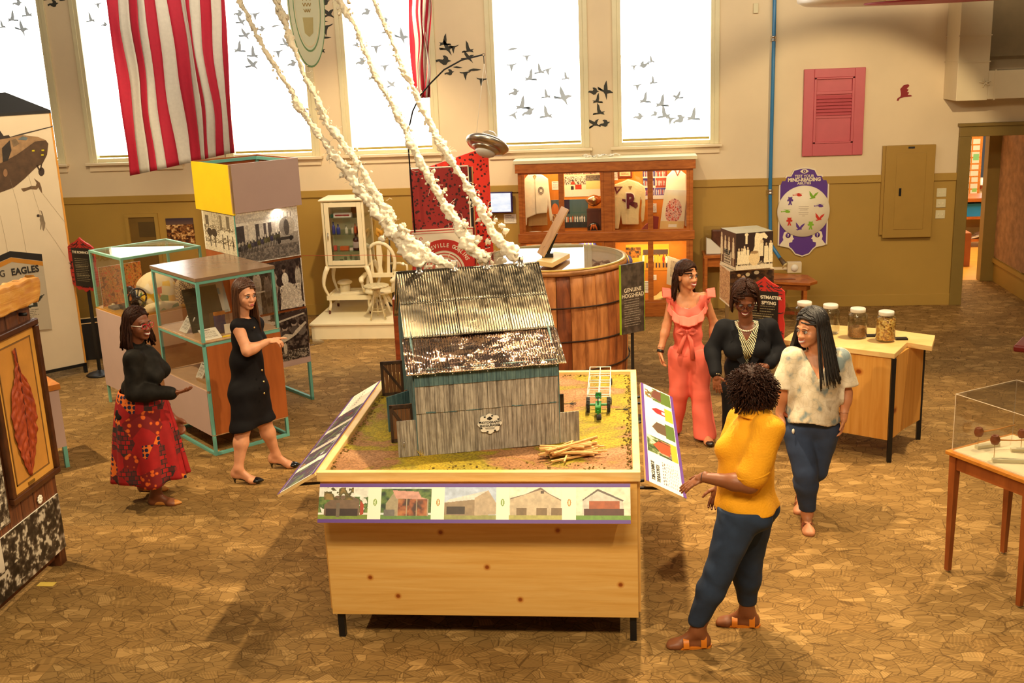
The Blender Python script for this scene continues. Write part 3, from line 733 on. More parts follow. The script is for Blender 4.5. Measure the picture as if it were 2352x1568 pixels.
# ---- sloping photo rails round the table
def barnphoto(cv,x0,x1,y0,y1,kind):
 W = x1 - x0; H = y1 - y0; X = lambda t: x0 + W * t; Y = lambda t: y0 + H * t
 sky = [(226,226,214),(214,226,222),(186,200,222),(240,232,206),(238,226,198)][kind]
 cv.rect(x0,y0,x1,y1,sky)
 P = lambda pts,c: cv.poly([(X(a),Y(b)) for a,b in pts],c)
 grass = [(120,140,50),(96,130,60),(150,150,84),(176,170,92),(110,150,50)][kind]
 if kind in (0,1): cv.speck(x0,Y(.2),x1,Y(.95 if kind else .7),60,[(30,50,20),(70,100,36),(110,130,60)],4 + kind,.42 if kind == 0 else .2)
 cv.rect(x0,y0,x1,Y(.14),grass)
 if kind == 0:
  P([(.12,.12),(.12,.45),(.34,.72),(.6,.75),(.82,.62),(.84,.12)],(116,92,70)); P([(.84,.12),(.84,.6),(.92,.45),(.92,.16)],(170,60,30))
  cv.rect(X(.15),Y(.1),X(.8),Y(.32),(54,36,24)); cv.speck(X(.1),Y(.6),X(.7),Y(.98),50,[(120,100,40),(76,70,24),(150,120,60)],9,.45)
  cv.rect(X(.36),Y(.06),X(.44),Y(.5),(110,96,78))
 elif kind == 1:
  P([(.1,.12),(.1,.5),(.26,.86),(.3,.84),(.36,.12)],(160,146,116)); P([(.22,.9),(.74,.86),(.8,.68),(.96,.62),(.3,.64)],(206,152,134))
  cv.rect(X(.32),Y(.12),X(.94),Y(.62),(118,66,38)); cv.speck(X(.32),Y(.12),X(.94),Y(.62),44,[(70,40,24),(150,80,40),(176,110,60)],5)
  for t in (.32,.5,.7,.92): cv.rect(X(t),Y(.1),X(t + .02),Y(.64),(170,150,120))
  cv.rect(X(.06),Y(.1),X(.28),Y(.3),(110,104,98))
 elif kind == 2:
  P([(0,.14),(0,.52),(.6,.62),(.6,.12)],(150,128,98)); P([(0,.52),(.1,.62),(.84,.9),(.6,.62)],(222,216,206))
  P([(.58,.12),(.58,.66),(.84,.9),(1,.5),(1,.16)],(186,164,134)); cv.rect(X(.05),Y(.16),X(.4),Y(.4),(60,46,30))
 elif kind == 3:
  P([(.02,.14),(.02,.64),(.3,.76),(.6,.96),(.76,.78),(.98,.6),(.98,.14)],(198,178,146)); P([(.02,.66),(.3,.78),(.6,.99),(.76,.8),(.98,.62),(.98,.58),(.6,.92),(.02,.62)],(120,100,82))
  for t in (.14,.52,.8): cv.rect(X(t),Y(.14),X(t + .2),Y(.36),(124,100,66))
  cv.rect(X(.6),Y(.8),X(.66),Y(.88),(80,60,40))
 else:
  P([(.12,.16),(.12,.62),(.4,.92),(.86,.6),(.88,.16)],(206,200,186)); P([(.12,.62),(.4,.95),(.88,.6),(.86,.56),(.4,.88),(.12,.58)],(96,84,76))
  cv.rect(X(.24),Y(.16),X(.8),Y(.58),(170,84,34)); cv.rect(X(.14),Y(.14),X(.88),Y(.34),(84,44,26))
 cv.a[(cv.X >= x0) & (cv.X < x1) & (cv.Y >= y0) & (cv.Y < y1)] *= (.88 + .24 * cv.fbm(90,kind))[(cv.X >= x0) & (cv.X < x1) & (cv.Y >= y0) & (cv.Y < y1)][:,None]
def leafmark(cv,cx,cy,rx,ry,c): cv.ell(cx,cy,rx,ry,c)
cv = Canvas(680,98,(248,240,216))
for k,(a,b_) in enumerate(((0.0,.162),(.205,.368),(.41,.577),(.617,.785),(.83,1.0))): barnphoto(cv,a,b_,.09,.91,k)
for k,x in enumerate((.185,.39,.597,.808)): leafmark(cv,x,.52,.006,.09,(124,160,70) if k % 2 == 0 else (190,140,60)); leafmark(cv,x,.52,.002,.07,(240,240,200))
cv.rect(0,.91,1,1,(96,56,140)); cv.rect(0,0,1,.09,(96,56,140))
def rail_sign(label,cv,p00,p10,p11,p01):
 p00,p10,p11,p01 = map(Vector,(p00,p10,p11,p01)); n = (p10 - p00).cross(p01 - p00).normalized()
 t = thing('photo_rail',label,'sign',(p00 + p10) / 2)
 MB().obox(p00 - n * .018,p10 - p00,p01 - p00,n * .018).build('board',M_PINEP,t)
 picture('photo_print',cv,p00,p10,p11,p01,t)
 e = (p10 - p00); up = (p01 - p00)
 for s in (.08,.92):
  q = p01 + e * s - n * .02
  b_ = MB(); back = Vector((n.x,n.y,0)).normalized() * -.06
  b_.beam(q - up * .3,q - up * .3 + back * 2.2 + Z3 * -.02,.02,.012).beam(q - up * .85,q - up * .3 + back * 2 + Z3 * -.06,.02,.012).build('bracket',M_BLACK,t)
 return t
rail_sign('sloping rail of five barn photographs along the front of the pine table',cv,(-1.822,5.862,.862),(.012,5.862,.862),(.012,5.985,1.058),(-1.822,5.985,1.058))
def side_cv():
 cv = Canvas(460,84,(248,240,220))
 for k,(a,b_) in enumerate(((.27,.43),(.47,.62),(.66,.80),(.84,.99))): barnphoto(cv,a,b_,.1,.9,(1,2,4,0)[k])
 P = cv
 P.rect(.27,.1,.43,.26,(220,170,40)); P.speck(.27,.6,.43,.9,30,[(40,60,24),(90,110,50),(200,200,180)],4)
 P.poly([(.30,.3),(.30,.55),(.35,.75),(.40,.6),(.40,.28)],(170,66,26))
 P.rect(.66,.1,.80,.32,(218,168,40)); P.rect(.66,.32,.80,.9,(214,222,226)); P.poly([(.70,.32),(.70,.58),(.73,.72),(.76,.58),(.76,.32)],(190,30,34)); P.rect(.715,.32,.745,.42,(236,236,226))
 P.rect(.84,.1,.99,.4,(80,110,36)); P.poly([(.86,.4),(.88,.7),(.98,.6),(.98,.38)],(100,56,44))
 P.rect(.47,.1,.62,.36,(84,110,40)); P.rect(.47,.36,.62,.9,(226,226,214)); P.poly([(.49,.34),(.49,.6),(.53,.74),(.60,.6),(.60,.34)],(92,72,50))
 rag(None,9,(90,80,80),.03,.23,.14,.56,.35,P)
 cv.rect(0,.92,1,1,(96,56,140)); cv.rect(0,0,1,.08,(96,56,140))
 return cv
sr = rail_sign('sloping rail of barn photographs on the right side of the pine table by yellow shirt',side_cv(),(.345,6.17,.885),(.345,8.15,.885),(.105,8.15,1.005),(.105,6.17,1.005))
dx = Vector((0,1,0)); dy = (Vector((.105,6.17,1.005)) - Vector((.345,6.17,.885))).normalized()
text('TOBACCO BARNS OF',.032,Vector((.345,6.23,.885)) + dy * .205,dx,dy,M_INK,sr,'LEFT',bold=.0008)
text('THE BLACK PATCH',.032,Vector((.345,6.23,.885)) + dy * .17,dx,dy,M_INK,sr,'LEFT',bold=.0008)
cvl = side_cv(); cvl.a[:,:] = cvl.a[:,::1]
cvl.speck(.27,.1,.99,.9,40,[(70,60,110),(100,60,70),(60,70,90),(120,130,90)],4,.3)
for a in (.43,.62,.80): cvl.rect(a,.08,a + .04,.92,(248,240,220))
rail_sign('sloping rail of dark barn photographs on the left side of the pine table',cvl,(-2.175,8.2,.885),(-2.175,6.22,.885),(-1.925,6.22,1.03),(-1.925,8.2,1.03))
# ================================================================== helpers for turned cases
class Fr:
 """turned frame: p(a,b,z) = near corner + r*a + l*b"""
 def __init__(s,n,r,l):
  s.n = Vector((n[0],n[1],0)); s.r = Vector((*r,0)).normalized(); s.l = Vector((*l,0)).normalized()
 def p(s,a,b,z): return s.n + s.r * a + s.l * b + Vector((0,0,z))
 def box(s,mb,a0,a1,b0,b1,z0,z1):
  return mb.obox(s.p(a0,b0,z0),s.r * (a1 - a0),s.l * (b1 - b0),(0,0,z1 - z0))
def card(cvw=24,cvh=30,seed=1,hd=True,bgc=(238,232,214),ink=(120,112,100)):
 c = Canvas(cvw * 2,cvh * 2,bgc)
 rag(None,9,ink,.1,.9,.12,.78,.35,c,seed)
 if hd: c.rect(.1,.84,.62,.89,(60,56,50))
 return c
def slab(name,label,cat,cv,o,e,up,w,h,mat,t=.006,group=None,parent=None):
 """thin board with a print on its front; o bottom-left corner, e reading direction"""
 e,up,o = Vector(e).normalized(),Vector(up).normalized(),Vector(o); n = e.cross(up)
 if parent is None: root = thing(name,label,cat,o + e * w / 2,group)
 else: root = parent
 bd = MB().obox(o - n * t,e * w,up * h,n * t).build('board' if parent is None else name,mat,root)
 if cv is not None: picture('print' if parent is None else name + '_print',cv,o,o + e * w,o + e * w + up * h,o + up * h,root if parent is None else bd,off=.0015)
 return root if parent is None else bd
# ================================================================== PHOTO TOWER
cf = Fr((-3.80,10.434),(.69,.72),(-.72,.69))
M_MAUVE = plain('mauve_paint',srgb(196,168,158),.5,var=.02)
M_YEL = plain('yellow_paint',srgb(240,200,10),.5,var=.03)
M_PEACH = plain('peach_paint',srgb(214,160,110),.5,var=.02)
tw = thing('photo_tower','tall wooden exhibit tower with black and white photographs under a mauve and yellow top box','display tower',cf.p(.36,.4,0))
cf.box(MB(),.0,.70,.0,.72,.42,2.08).build('body',M_CHERRY,tw)
cf.box(MB(),-.012,.70,-.012,-.001,.42,.62).build('lower_mauve_panel',M_MAUVE,tw)
b_ = MB()
cf.box(b_,-.02,.74,-.035,-.015,2.07,2.545); b_.build('top_box_mauve_side',M_MAUVE,tw)
cf.box(MB(),-.02,.0,-.035,.80,2.055,2.54).build('top_box_yellow_side',M_YEL,tw)
b_ = MB(); cf.box(b_,.72,.74,-.015,.80,2.07,2.545); cf.box(b_,.0,.74,.78,.80,2.07,2.545); b_.build('top_box_back',M_CHERRY,tw)
b_ = MB(); cf.box(b_,.0,.72,-.015,.01,2.50,2.53); cf.box(b_,.0,.72,.75,.78,2.50,2.53); cf.box(b_,.0,.03,-.015,.78,2.50,2.53); cf.box(b_,.69,.72,-.015,.78,2.50,2.53)
for a in (.0,.69):
 for b2 in (-.015,.75): cf.box(b_,a,a + .03,b2,b2 + .03,2.08,2.5)
b_.build('teal_inner_frame',M_TEAL,tw)
b_ = MB(); cf.box(b_,.0,.72,-.01,.78,2.10,2.12); b_.build('top_box_floor',M_CHERRY,tw)
b_ = MB()
for a in (.0,.67):
 cf.box(b_,a,a + .03,-.01,.02,0,.42); cf.box(b_,a,a + .03,.70,.73,0,.42); cf.box(b_,a,a + .03,-.01,.73,0,.03)
b_.build('teal_legs',M_TEAL,tw)
cf.box(MB(),-.008,.012,-.012,-.002,.6,2.07).build('teal_corner_post',M_TEAL,tw)
# photographs
c1 = Canvas(240,170,(226,218,200)); c1.grad(0,1,(120,112,104),(236,226,206)); c1.speck(0,0,1,.28,40,[(150,140,128),(120,112,104),(96,90,84)],3)
c1.rect(0,.45,.62,.95,(206,198,184)); c1.rect(0,.74,.62,.80,(240,234,220)); c1.poly([(.18,.86),(.42,.98),(.64,.84)],(226,220,204))
c1.rect(0,.42,.13,.74,(74,68,70)); c1.rect(.3,.42,.36,.74,(84,78,76)); c1.rect(.43,.42,.56,.74,(92,84,82)); c1.rect(.47,.42,.50,.74,(224,216,200)); c1.rect(.12,.42,.16,.76,(220,212,196)); c1.rect(.19,.42,.29,.8,(232,224,206))
c1.rect(.62,.5,1,.92,(232,226,212)); 
for k in range(6): c1.rect(.60 + k * .055,.80,.62 + k * .055,.9,(170,162,150))
c1.ell(.80,.62,.12,.19,(150,142,130)); c1.ell(.855,.63,.085,.17,(196,186,168)); c1.ell(.80,.60,.045,.16,(90,84,78))
for k in range(13):
 x = .03 + k * .052; s_ = .8 + .2 * (k / 13); y = .30 + k * .012
 c1.ell(x,y,.034,.05,(54 + (k * 37) % 60,50 + (k * 37) % 60,50 + (k * 37) % 55)); c1.rect(x - .02,y - .15,x - .012,y,(50,46,44)); c1.rect(x + .01,y - .15,x + .018,y,(50,46,44)); c1.ell(x + .02,y + .07,.014,.03,(70,66,62)); c1.ell(x,y + .10,.012,.035,(188,180,164))
c1.rect(.62,.36,.9,.42,(60,56,52)); c1.ell(.66,.34,.03,.05,(50,46,44)); c1.ell(.86,.38,.03,.05,(50,46,44))
c1.rect(.985,0,1,1,(236,230,214)); c1.rect(0,0,1,.02,(236,230,214)); c1.mott(.18,70)
c2 = Canvas(240,160,(60,50,48)); c2.speck(0,0,1,1,30,[(36,28,28),(60,48,46),(84,72,66)],8)
for (x,w_,h_,c) in ((.1,.06,.8,(206,196,176)),(.24,.07,.86,(214,204,186)),(.40,.06,.74,(120,108,100)),(.52,.06,.8,(170,158,142)),(.92,.05,.86,(196,186,168))):
 c2.ell(x,h_ - .25,w_,.24,c); c2.ell(x,h_,w_ * .42,.08,(150,128,112)); c2.ell(x,h_ + .03,w_ * .42,.05,(40,32,30)); c2.rect(x - w_ * .6,0,x + w_ * .6,h_ - .3,tuple(q * .8 for q in c))
c2.poly([(.58,.02),(.66,.5),(.72,.56),(.80,.52),(.99,.06),(.9,.01)],(216,206,188)); c2.speck(.6,.02,.95,.5,50,[(224,214,196),(196,184,164),(236,228,210)],6,.35)
c2.ell(.70,.62,.055,.13,(232,224,206)); c2.ell(.69,.82,.028,.07,(170,146,128)); c2.ell(.69,.86,.03,.05,(36,28,26)); c2.ell(.60,.58,.05,.09,(52,40,38))
c2.rect(0,.44,.36,.47,(222,214,196)); c2.ell(.40,.22,.03,.09,(50,40,36)); c2.rect(.985,0,1,1,(234,226,208)); c2.mott(.2,60)
c3 = Canvas(240,170,(40,32,30)); c3.speck(0,0,1,1,26,[(24,18,16),(44,34,30),(70,58,52),(110,98,88)],12); c3.speck(0,0,1,.2,70,[(30,24,20),(90,80,70),(170,158,140)],2)
c3.rect(0,.72,.4,1,(196,186,170)); c3.poly([(.3,.84),(.9,.98),(.98,.9),(.4,.78)],(206,196,178)); c3.poly([(.34,.9),(.8,.99),(.98,.96),(.98,.93),(.5,.84)],(60,48,44))
for k,(x,y) in enumerate(((.22,.7),(.36,.66),(.5,.7),(.62,.68),(.78,.74),(.9,.7))): c3.ell(x,y,.045,.075,(172,154,138)); c3.ell(x,y + .03,.045,.05,(40,32,30)); c3.ell(x,y - .14,.07,.09,(70 + 20 * (k % 3),60 + 20 * (k % 3),56 + 18 * (k % 3)))
c3.poly([(.42,.42),(.62,.56),(.74,.52),(.8,.6),(.97,.74),(.99,.70),(.8,.5),(.66,.42),(.5,.36)],(206,194,172)); c3.ell(.50,.42,.07,.07,(196,184,164)); c3.ell(.5,.42,.025,.03,(30,24,22))
c3.poly([(.08,.7),(.11,.72),(.3,.3),(.27,.28)],(232,226,206)); c3.poly([(.04,.6),(.06,.6),(.25,.3),(.23,.28)],(226,218,200)); c3.ell(.6,.26,.03,.12,(196,182,160)); c3.mott(.15,60)
pn = -cf.l
q0 = cf.p(0,-.014,0)
z = lambda x,y: onplane(x,y,q0,pn).z
for nm,cv,z0,z1 in (('horse_team_photograph',c1,z(695,585),2.07),('wedding_party_photograph',c2,z(708,701),z(696,590)),('band_photograph',c3,z(718,815),z(709,706))):
 picture(nm,cv,cf.p(.0,-.014,z0),cf.p(.69,-.014,z0),cf.p(.69,-.014,z1),cf.p(.0,-.014,z1),tw)
c4 = Canvas(120,130,(210,198,170)); c4.rect(.0,.5,1,1,(190,178,150)); c4.rect(.1,.6,.2,.85,(96,84,66)); c4.rect(.55,.5,.62,.9,(120,108,86)); c4.rect(.75,.5,.85,.9,(110,98,78)); c4.speck(.3,.5,.55,.95,40,[(150,138,112),(200,188,160)],4)
c4.speck(0,.2,.95,.62,18,[(60,48,34),(90,76,56),(140,126,98),(214,202,176)],7,.42)
for x in (.2,.35,.6,.75,.9): c4.ell(x,.45,.08,.1,(206,196,170) if x > .55 else (64,50,36)); c4.rect(x - .01,.1,x + .015,.45,(60,48,36))
c4.rect(0,0,.04,1,(232,222,198)); c4.mott(.2,50)
pz = cf.p(-.001,0,0)
z0 = onplane(520,582,pz,-cf.r).z
picture('street_photograph',c4,cf.p(-.003,.71,z0),cf.p(-.003,.0,z0),cf.p(-.003,.0,2.07),cf.p(-.003,.71,2.07),tw)
# unseen spot under the top box edge, there to brighten the photographs
lamp_spot(tuple(cf.p(.45,-.03,2.06)),tuple(cf.p(.55,-.02,1.5)),4,150,(1,.85,.7),.05)
# ================================================================== FRONT CASE
ff = Fr((-3.775,9.24),(.70,.715),(-.715,.70))
fc_ = thing('display_case','turquoise framed glass display case with brown top and wood panel behind the pointing woman','display case',ff.p(.38,.5,0))
LA,LB,HT = .77,1.0,1.665
b_ = MB(); s_ = .028
for a in (0,LA - s_):
 for bb in (0,LB - s_): ff.box(b_,a,a + s_,bb,bb + s_,0,HT - .03)
for zz in (.0,HT - .058):
 ff.box(b_,s_,LA - s_,0,s_,zz,zz + s_); ff.box(b_,s_,LA - s_,LB - s_,LB,zz,zz + s_); ff.box(b_,0,s_,s_,LB - s_,zz,zz + s_); ff.box(b_,LA - s_,LA,s_,LB - s_,zz,zz + s_)
ff.box(b_,0,LA,0,s_,1.035,1.072); ff.box(b_,0,s_,0,LB,1.035,1.06)
b_.build('teal_frame',M_TEAL,fc_,bevel=.002)
M_BROWNTOP = plain('brown_laminate',srgb(140,112,88),.22,var=.06)
ff.box(MB(),-.006,LA + .006,-.006,LB + .006,HT - .03,HT).build('top_board',M_BROWNTOP,fc_)
ff.box(MB(),s_,LA,-.004,.0,.2,1.035).build('wood_panel',M_CHERRY,fc_)
ff.box(MB(),-.004,.0,s_,LB,.19,.62).build('mauve_panel',M_MAUVE,fc_)
b_ = MB(); ff.box(b_,.0,LA,.0,LB,1.06,1.075); ff.box(b_,0,LA,0,LB,.60,.625); ff.box(b_,LA * .55,LA * .56,.03,LB - .03,.62,1.06); ff.box(b_,.0,LA,.0,LB,.19,.20); b_.build('shelf_board',wood('pale_shelf',srgb(190,150,108),srgb(210,172,128),(1,8,1),.5),fc_)
b_ = MB(); ff.box(b_,s_,LA - s_,.004,.008,1.075,HT - .04); ff.box(b_,.004,.008,s_,LB - s_,1.075,HT - .04); ff.box(b_,.004,.008,s_,LB - s_,.625,1.03); b_.build('glass_pane',M_GLASS,fc_)
b_ = MB(); ff.box(b_,.45,LA - .01,LB - .06,LB - .03,1.075,1.6); b_.build('orange_back_board',wood('orange_panel',srgb(190,100,30),srgb(214,124,44),(4,4,1)),fc_)
# contents
up = Vector((0,0,1))
lean = (up * .93 + ff.l * .36).normalized()
dk = plain('dark_green_board',srgb(58,54,34),.6)
slab('dark_board','dark green board leaning inside the turquoise display case behind the woman in black','display board',None,ff.p(.10,.42,1.076),ff.r,lean,.34,.42,dk,.012)
cz = Canvas(60,80,(214,210,190)); cz.rect(.2,.5,.8,.66,(150,180,190));
for k in range(8): cz.rect(.22 + k * .07,.5,.26 + k * .07,.68,(120,160,190))
cz.rect(.2,.2,.6,.24,(130,120,100))
slab('poster','pale poster with blue lettering standing inside the turquoise display case','poster',cz,ff.p(.27,.50,1.20),ff.r,lean,.26,.36,M_PAPER)
cb = Canvas(60,80,(150,160,158)); cb.speck(0,0,1,.6,20,[(210,214,206),(80,100,104),(50,64,66),(150,160,156)],4); cb.speck(0,.6,1,1,12,[(150,156,150),(110,120,120)],5); cb.rect(0,0,.04,1,(236,232,220)); cb.rect(.96,0,1,1,(236,232,220)); cb.rect(0,0,1,.03,(236,232,220)); cb.rect(0,.97,1,1,(236,232,220))
slab('photograph','blue grey photograph with white border leaning in the turquoise display case beside the pointing woman','photograph',cb,ff.p(.50,.16,1.09),ff.r,(up * .95 + ff.r * -.22 + ff.l * .2),.19,.27,M_PAPER)
slab('label_card','white text card propped in the turquoise case at the foot of the dark board','card',card(seed=2),ff.p(.05,.06,1.078),ff.r,(up * .5 + ff.l * .86),.17,.15,M_PAPER)
slab('label_card','white text card propped at the left end of the turquoise display case','card',card(seed=3),ff.p(.05,.62,1.078),-ff.l,(up * .8 + ff.r * .6),.16,.17,M_PAPER)
slab('label_card','small white text card inside the lower glass compartment of the turquoise case','card',card(seed=4),ff.p(.10,.48,.64),-ff.l,(up * .85 + ff.r * .5),.13,.16,M_PAPER)
bx = thing('medal_box','small blue and bronze medal frame in a clear block inside the turquoise case','medal',ff.p(.28,.2,1.078))
ff.box(MB(),.24,.34,.22,.25,1.078,1.25).build('blue_ribbon',plain('blue_ribbon',srgb(30,50,110),.6),bx)
ff.box(MB(),.24,.34,.215,.25,1.25,1.28).build('orange_band',plain('orange_band',srgb(200,120,40),.6),bx)
ff.box(MB(),.18,.37,.19,.21,1.078,1.29).build('clear_block',M_GLASS,bx)
ff.box(MB(),.29,.37,.15,.155,1.08,1.17).build('white_frame',M_PAPER,bx)
ww = thing('wooden_block','flat pale wooden block lying in the lower compartment of the turquoise case','wooden block',ff.p(.2,.25,.626))
ff.box(MB(),.08,.34,.1,.42,.626,.65).build('slab',wood('bare_block',srgb(176,132,84),srgb(200,158,108),(1,6,1)),ww)
yl = thing('yellow_card','small yellow card lying on the shelf of the turquoise case','card',ff.p(.26,.07,1.077)); ff.box(MB(),.22,.31,.05,.10,1.0765,1.079).build('card',M_YEL,yl)
# ================================================================== BACK CASE
bf = Fr((-4.98,10.36),(.67,.742),(-.742,.67))
bc_ = thing('display_case','glass topped green framed display case with a sewing machine and patchwork inside','display case',bf.p(.43,.4,0))
LA,LB = .87,.80
b_ = MB(); s_ = .026
for a in (0,LA - s_):
 for bb in (0,LB - s_): bf.box(b_,a,a + s_,bb,bb + s_,0,HT)
bf.box(b_,s_,LA - s_,0,s_,HT - s_,HT); bf.box(b_,s_,LA - s_,LB - s_,LB,HT - s_,HT); bf.box(b_,0,s_,s_,LB - s_,HT - s_,HT); bf.box(b_,LA - s_,LA,s_,LB - s_,HT - s_,HT)
b_.build('teal_frame',plain('sea_green_steel',srgb(128,182,156),.4,.1),bc_,bevel=.002)
bf.box(MB(),.001,LA - .001,.001,LB - .001,HT - .010,HT - .002).build('glass_top',M_GLASS,bc_)
b_ = MB(); bf.box(b_,s_,LA - s_,.004,.008,1.06,HT - s_); bf.box(b_,.004,.008,s_,LB - s_,1.06,HT - s_); b_.build('glass_pane',M_GLASS,bc_)
bf.box(MB(),.0,LA,.0,.006,.2,1.04).build('peach_panel',M_PEACH,bc_)
bf.box(MB(),-.006,.0,.0,LB,.2,1.04).build('mauve_panel',M_MAUVE,bc_)
b_ = MB(); bf.box(b_,0,LA,0.007,LB,1.04,1.06); bf.box(b_,LA - .01,LA,0.006,LB,.2,1.04); bf.box(b_,0.0,LA,LB - .01,LB,.2,1.04); b_.build('deck_board',wood('golden_deck',srgb(178,124,40),srgb(204,150,60),(1,1,1)),bc_)
ca = Canvas(80,60,(170,96,40)); ca.speck(0,0,1,1,24,[(120,66,24),(190,110,44),(216,140,60),(150,130,60),(206,90,40)],4)
slab('landscape_print','orange landscape print at the back of the green framed case behind the sewing machine','print',ca,bf.p(.04,.70,1.062),bf.r,up,.46,.42,M_PAPER)
# sewing machine
o0 = bf.p(.20,.30,1.062)
sm = thing('sewing_machine','old black hand crank sewing machine with a large spoked wheel inside the green framed case','sewing machine',o0)
M_JAP = plain('black_japan',(.015,.012,.01),.2)
b_ = MB(); b_.obox(o0 - bf.r * .09 - bf.l * .16,bf.r * .18,bf.l * .34,(0,0,.05)); b_.build('base',M_JAP,sm,bevel=.008)
b_ = MB(); b_.tube([o0 + bf.l * -.05 + up * .05,o0 + bf.l * -.05 + up * .12,o0 + bf.l * -.03 + up * .19,o0 + bf.l * .04 + up * .215,o0 + bf.l * .15 + up * .2,o0 + bf.l * .16 + up * .15],[.04,.028,.03,.028,.026,.03],12); b_.cyl(o0 + bf.l * .16 + up * .05,o0 + bf.l * .16 + up * .26,.006); b_.ball(o0 + bf.l * .16 + up * .265,.012); b_.build('arm',M_JAP,sm)
wc = o0 - bf.l * .12 + up * .14; b_ = MB()
wa,wb = bf.r,up
b_.tube([wc + (wa * math.cos(t * PI / 16) + wb * math.sin(t * PI / 16)) * .095 for t in range(33)],.009,8); b_.cyl(wc - bf.l * .02,wc + bf.l * .06,.022)
for k in range(6): b_.cyl(wc,wc + (wa * math.cos(k * PI / 3 + .3) + wb * math.sin(k * PI / 3 + .3)) * .09,.006,n=6)
b_.build('hand_wheel',M_JAP,sm)
# dome of patchwork cloth
def cloth_dome(name,label,c,ax,bx_,rx,ry,h,mat,seed,cat='cloth'):
 def fn(u,v):
  t = u * 2 * PI; rr_ = math.sin(v * PI / 2); w_ = 1 + .08 * math.sin(5 * t + seed) * rr_ + .05 * noise.noise((math.cos(t) * 2,math.sin(t) * 2,v * 3 + seed))
  return c + ax * (math.cos(t) * rx * rr_ * w_) + bx_ * (math.sin(t) * ry * rr_ * w_) + up * (h * math.cos(v * PI / 2) ** .7)
 o = MB().grid(fn,40,20).build(name,mat); tag(o,label,cat); return o
m,nt,b = _new('floral_patch_cloth'); v = _coords(nt)
vo = nt.nodes.new('ShaderNodeTexVoronoi'); vo.inputs['Scale'].default_value = 14; nt.links.new(v,vo.inputs['Vector'])
bw = nt.nodes.new('ShaderNodeSeparateColor'); nt.links.new(vo.outputs['Color'],bw.inputs[0])
c_ = _ramp(nt,bw.outputs[0],[(.0,srgb(232,210,160)),(.55,srgb(226,200,150)),(.68,srgb(214,80,36)),(.78,srgb(240,190,50)),(.88,srgb(90,130,50)),(.94,srgb(230,214,180))])
nt.links.new(c_,b.inputs['Base Color']); b.inputs['Roughness'].default_value = .9; M_FLOR = m; m.node_tree.nodes[c_.node.name].color_ramp.interpolation = 'CONSTANT'
def checks(name,c1,c2,sc):
 m,nt,b = _new(name); ck = nt.nodes.new('ShaderNodeTexChecker'); ck.inputs['Scale'].default_value = sc; nt.links.new(_coords(nt),ck.inputs['Vector'])
 ck.inputs['Color1'].default_value = (*c1,1); ck.inputs['Color2'].default_value = (*c2,1); nt.links.new(ck.outputs[0],b.inputs['Base Color']); b.inputs['Roughness'].default_value = .9; return m
cloth_dome('floral_cloth','cream floral cloth heaped in a dome behind the sewing machine wheel',bf.p(.52,.42,1.062),bf.r,bf.l,.22,.2,.34,M_FLOR,1)
cloth_dome('checked_cloth','brown and cream checked cloth draped at the right end of the green framed case',bf.p(.74,.22,1.062),bf.r,bf.l,.12,.13,.26,checks('checked_cloth',srgb(200,170,120),srgb(90,70,56),60),2)
cloth_dome('quilt_piece','yellow green and red quilt piece spread low at the front of the green framed case',bf.p(.40,.12,1.062),bf.r,bf.l,.20,.09,.07,(lambda: (M_FLOR))(),3)
bk = MB(); c = bf.p(.80,.5,1.33); ax_ = (bf.r * .9 - bf.l * .2 - up * .25).normalized()
bk.lathe(c,[(.085,-.16),(.10,-.10),(.095,.0),(.07,.07),(.05,.09),(.05,.06)],ax_,28)
tag(bk.build('woven_basket',checks('woven_basket',srgb(226,204,160),srgb(170,90,60),34)),'striped woven basket lying on its side high in the green framed case','basket')
st = MB(); st.cyl(bf.p(.78,.5,1.062),bf.p(.78,.5,1.28),.01)
tag(st.build('basket_stand',M_BLACK),'thin black stand under the striped basket in the green framed case','stand')
slab('label_card','small white card leaning at the near corner of the green framed case','card',card(seed=6),bf.p(.04,.1,1.064),-bf.l,(up * .8 + bf.r * .6),.07,.10,M_PAPER)
ib = thing('notions_tray','grey tray of sewing notions at the left of the green framed case','tray',bf.p(.12,.52,1.062))
bf.box(MB(),.05,.22,.44,.60,1.062,1.085).build('tray',plain('grey_tray',srgb(110,104,92),.5),ib)
r = random.Random(4)
for k in range(26):
 p = bf.p(.08 + r.uniform(0,.08),.6 + r.uniform(-.03,.12),1.068); o = MB().ball(p,.012,.012,.006,8)
 if k == 0: btn = o.build('button',plain('pearl_button',srgb(222,206,160),.3)); ob = btn
 else: ob = btn.copy(); COL.objects.link(ob)
 ob.location = (p.x,p.y,1.062 + (k % 3) * .004); tag(ob,'small pearly button in the loose pile at the left end of the green framed case','button','pearly buttons in the green framed case')
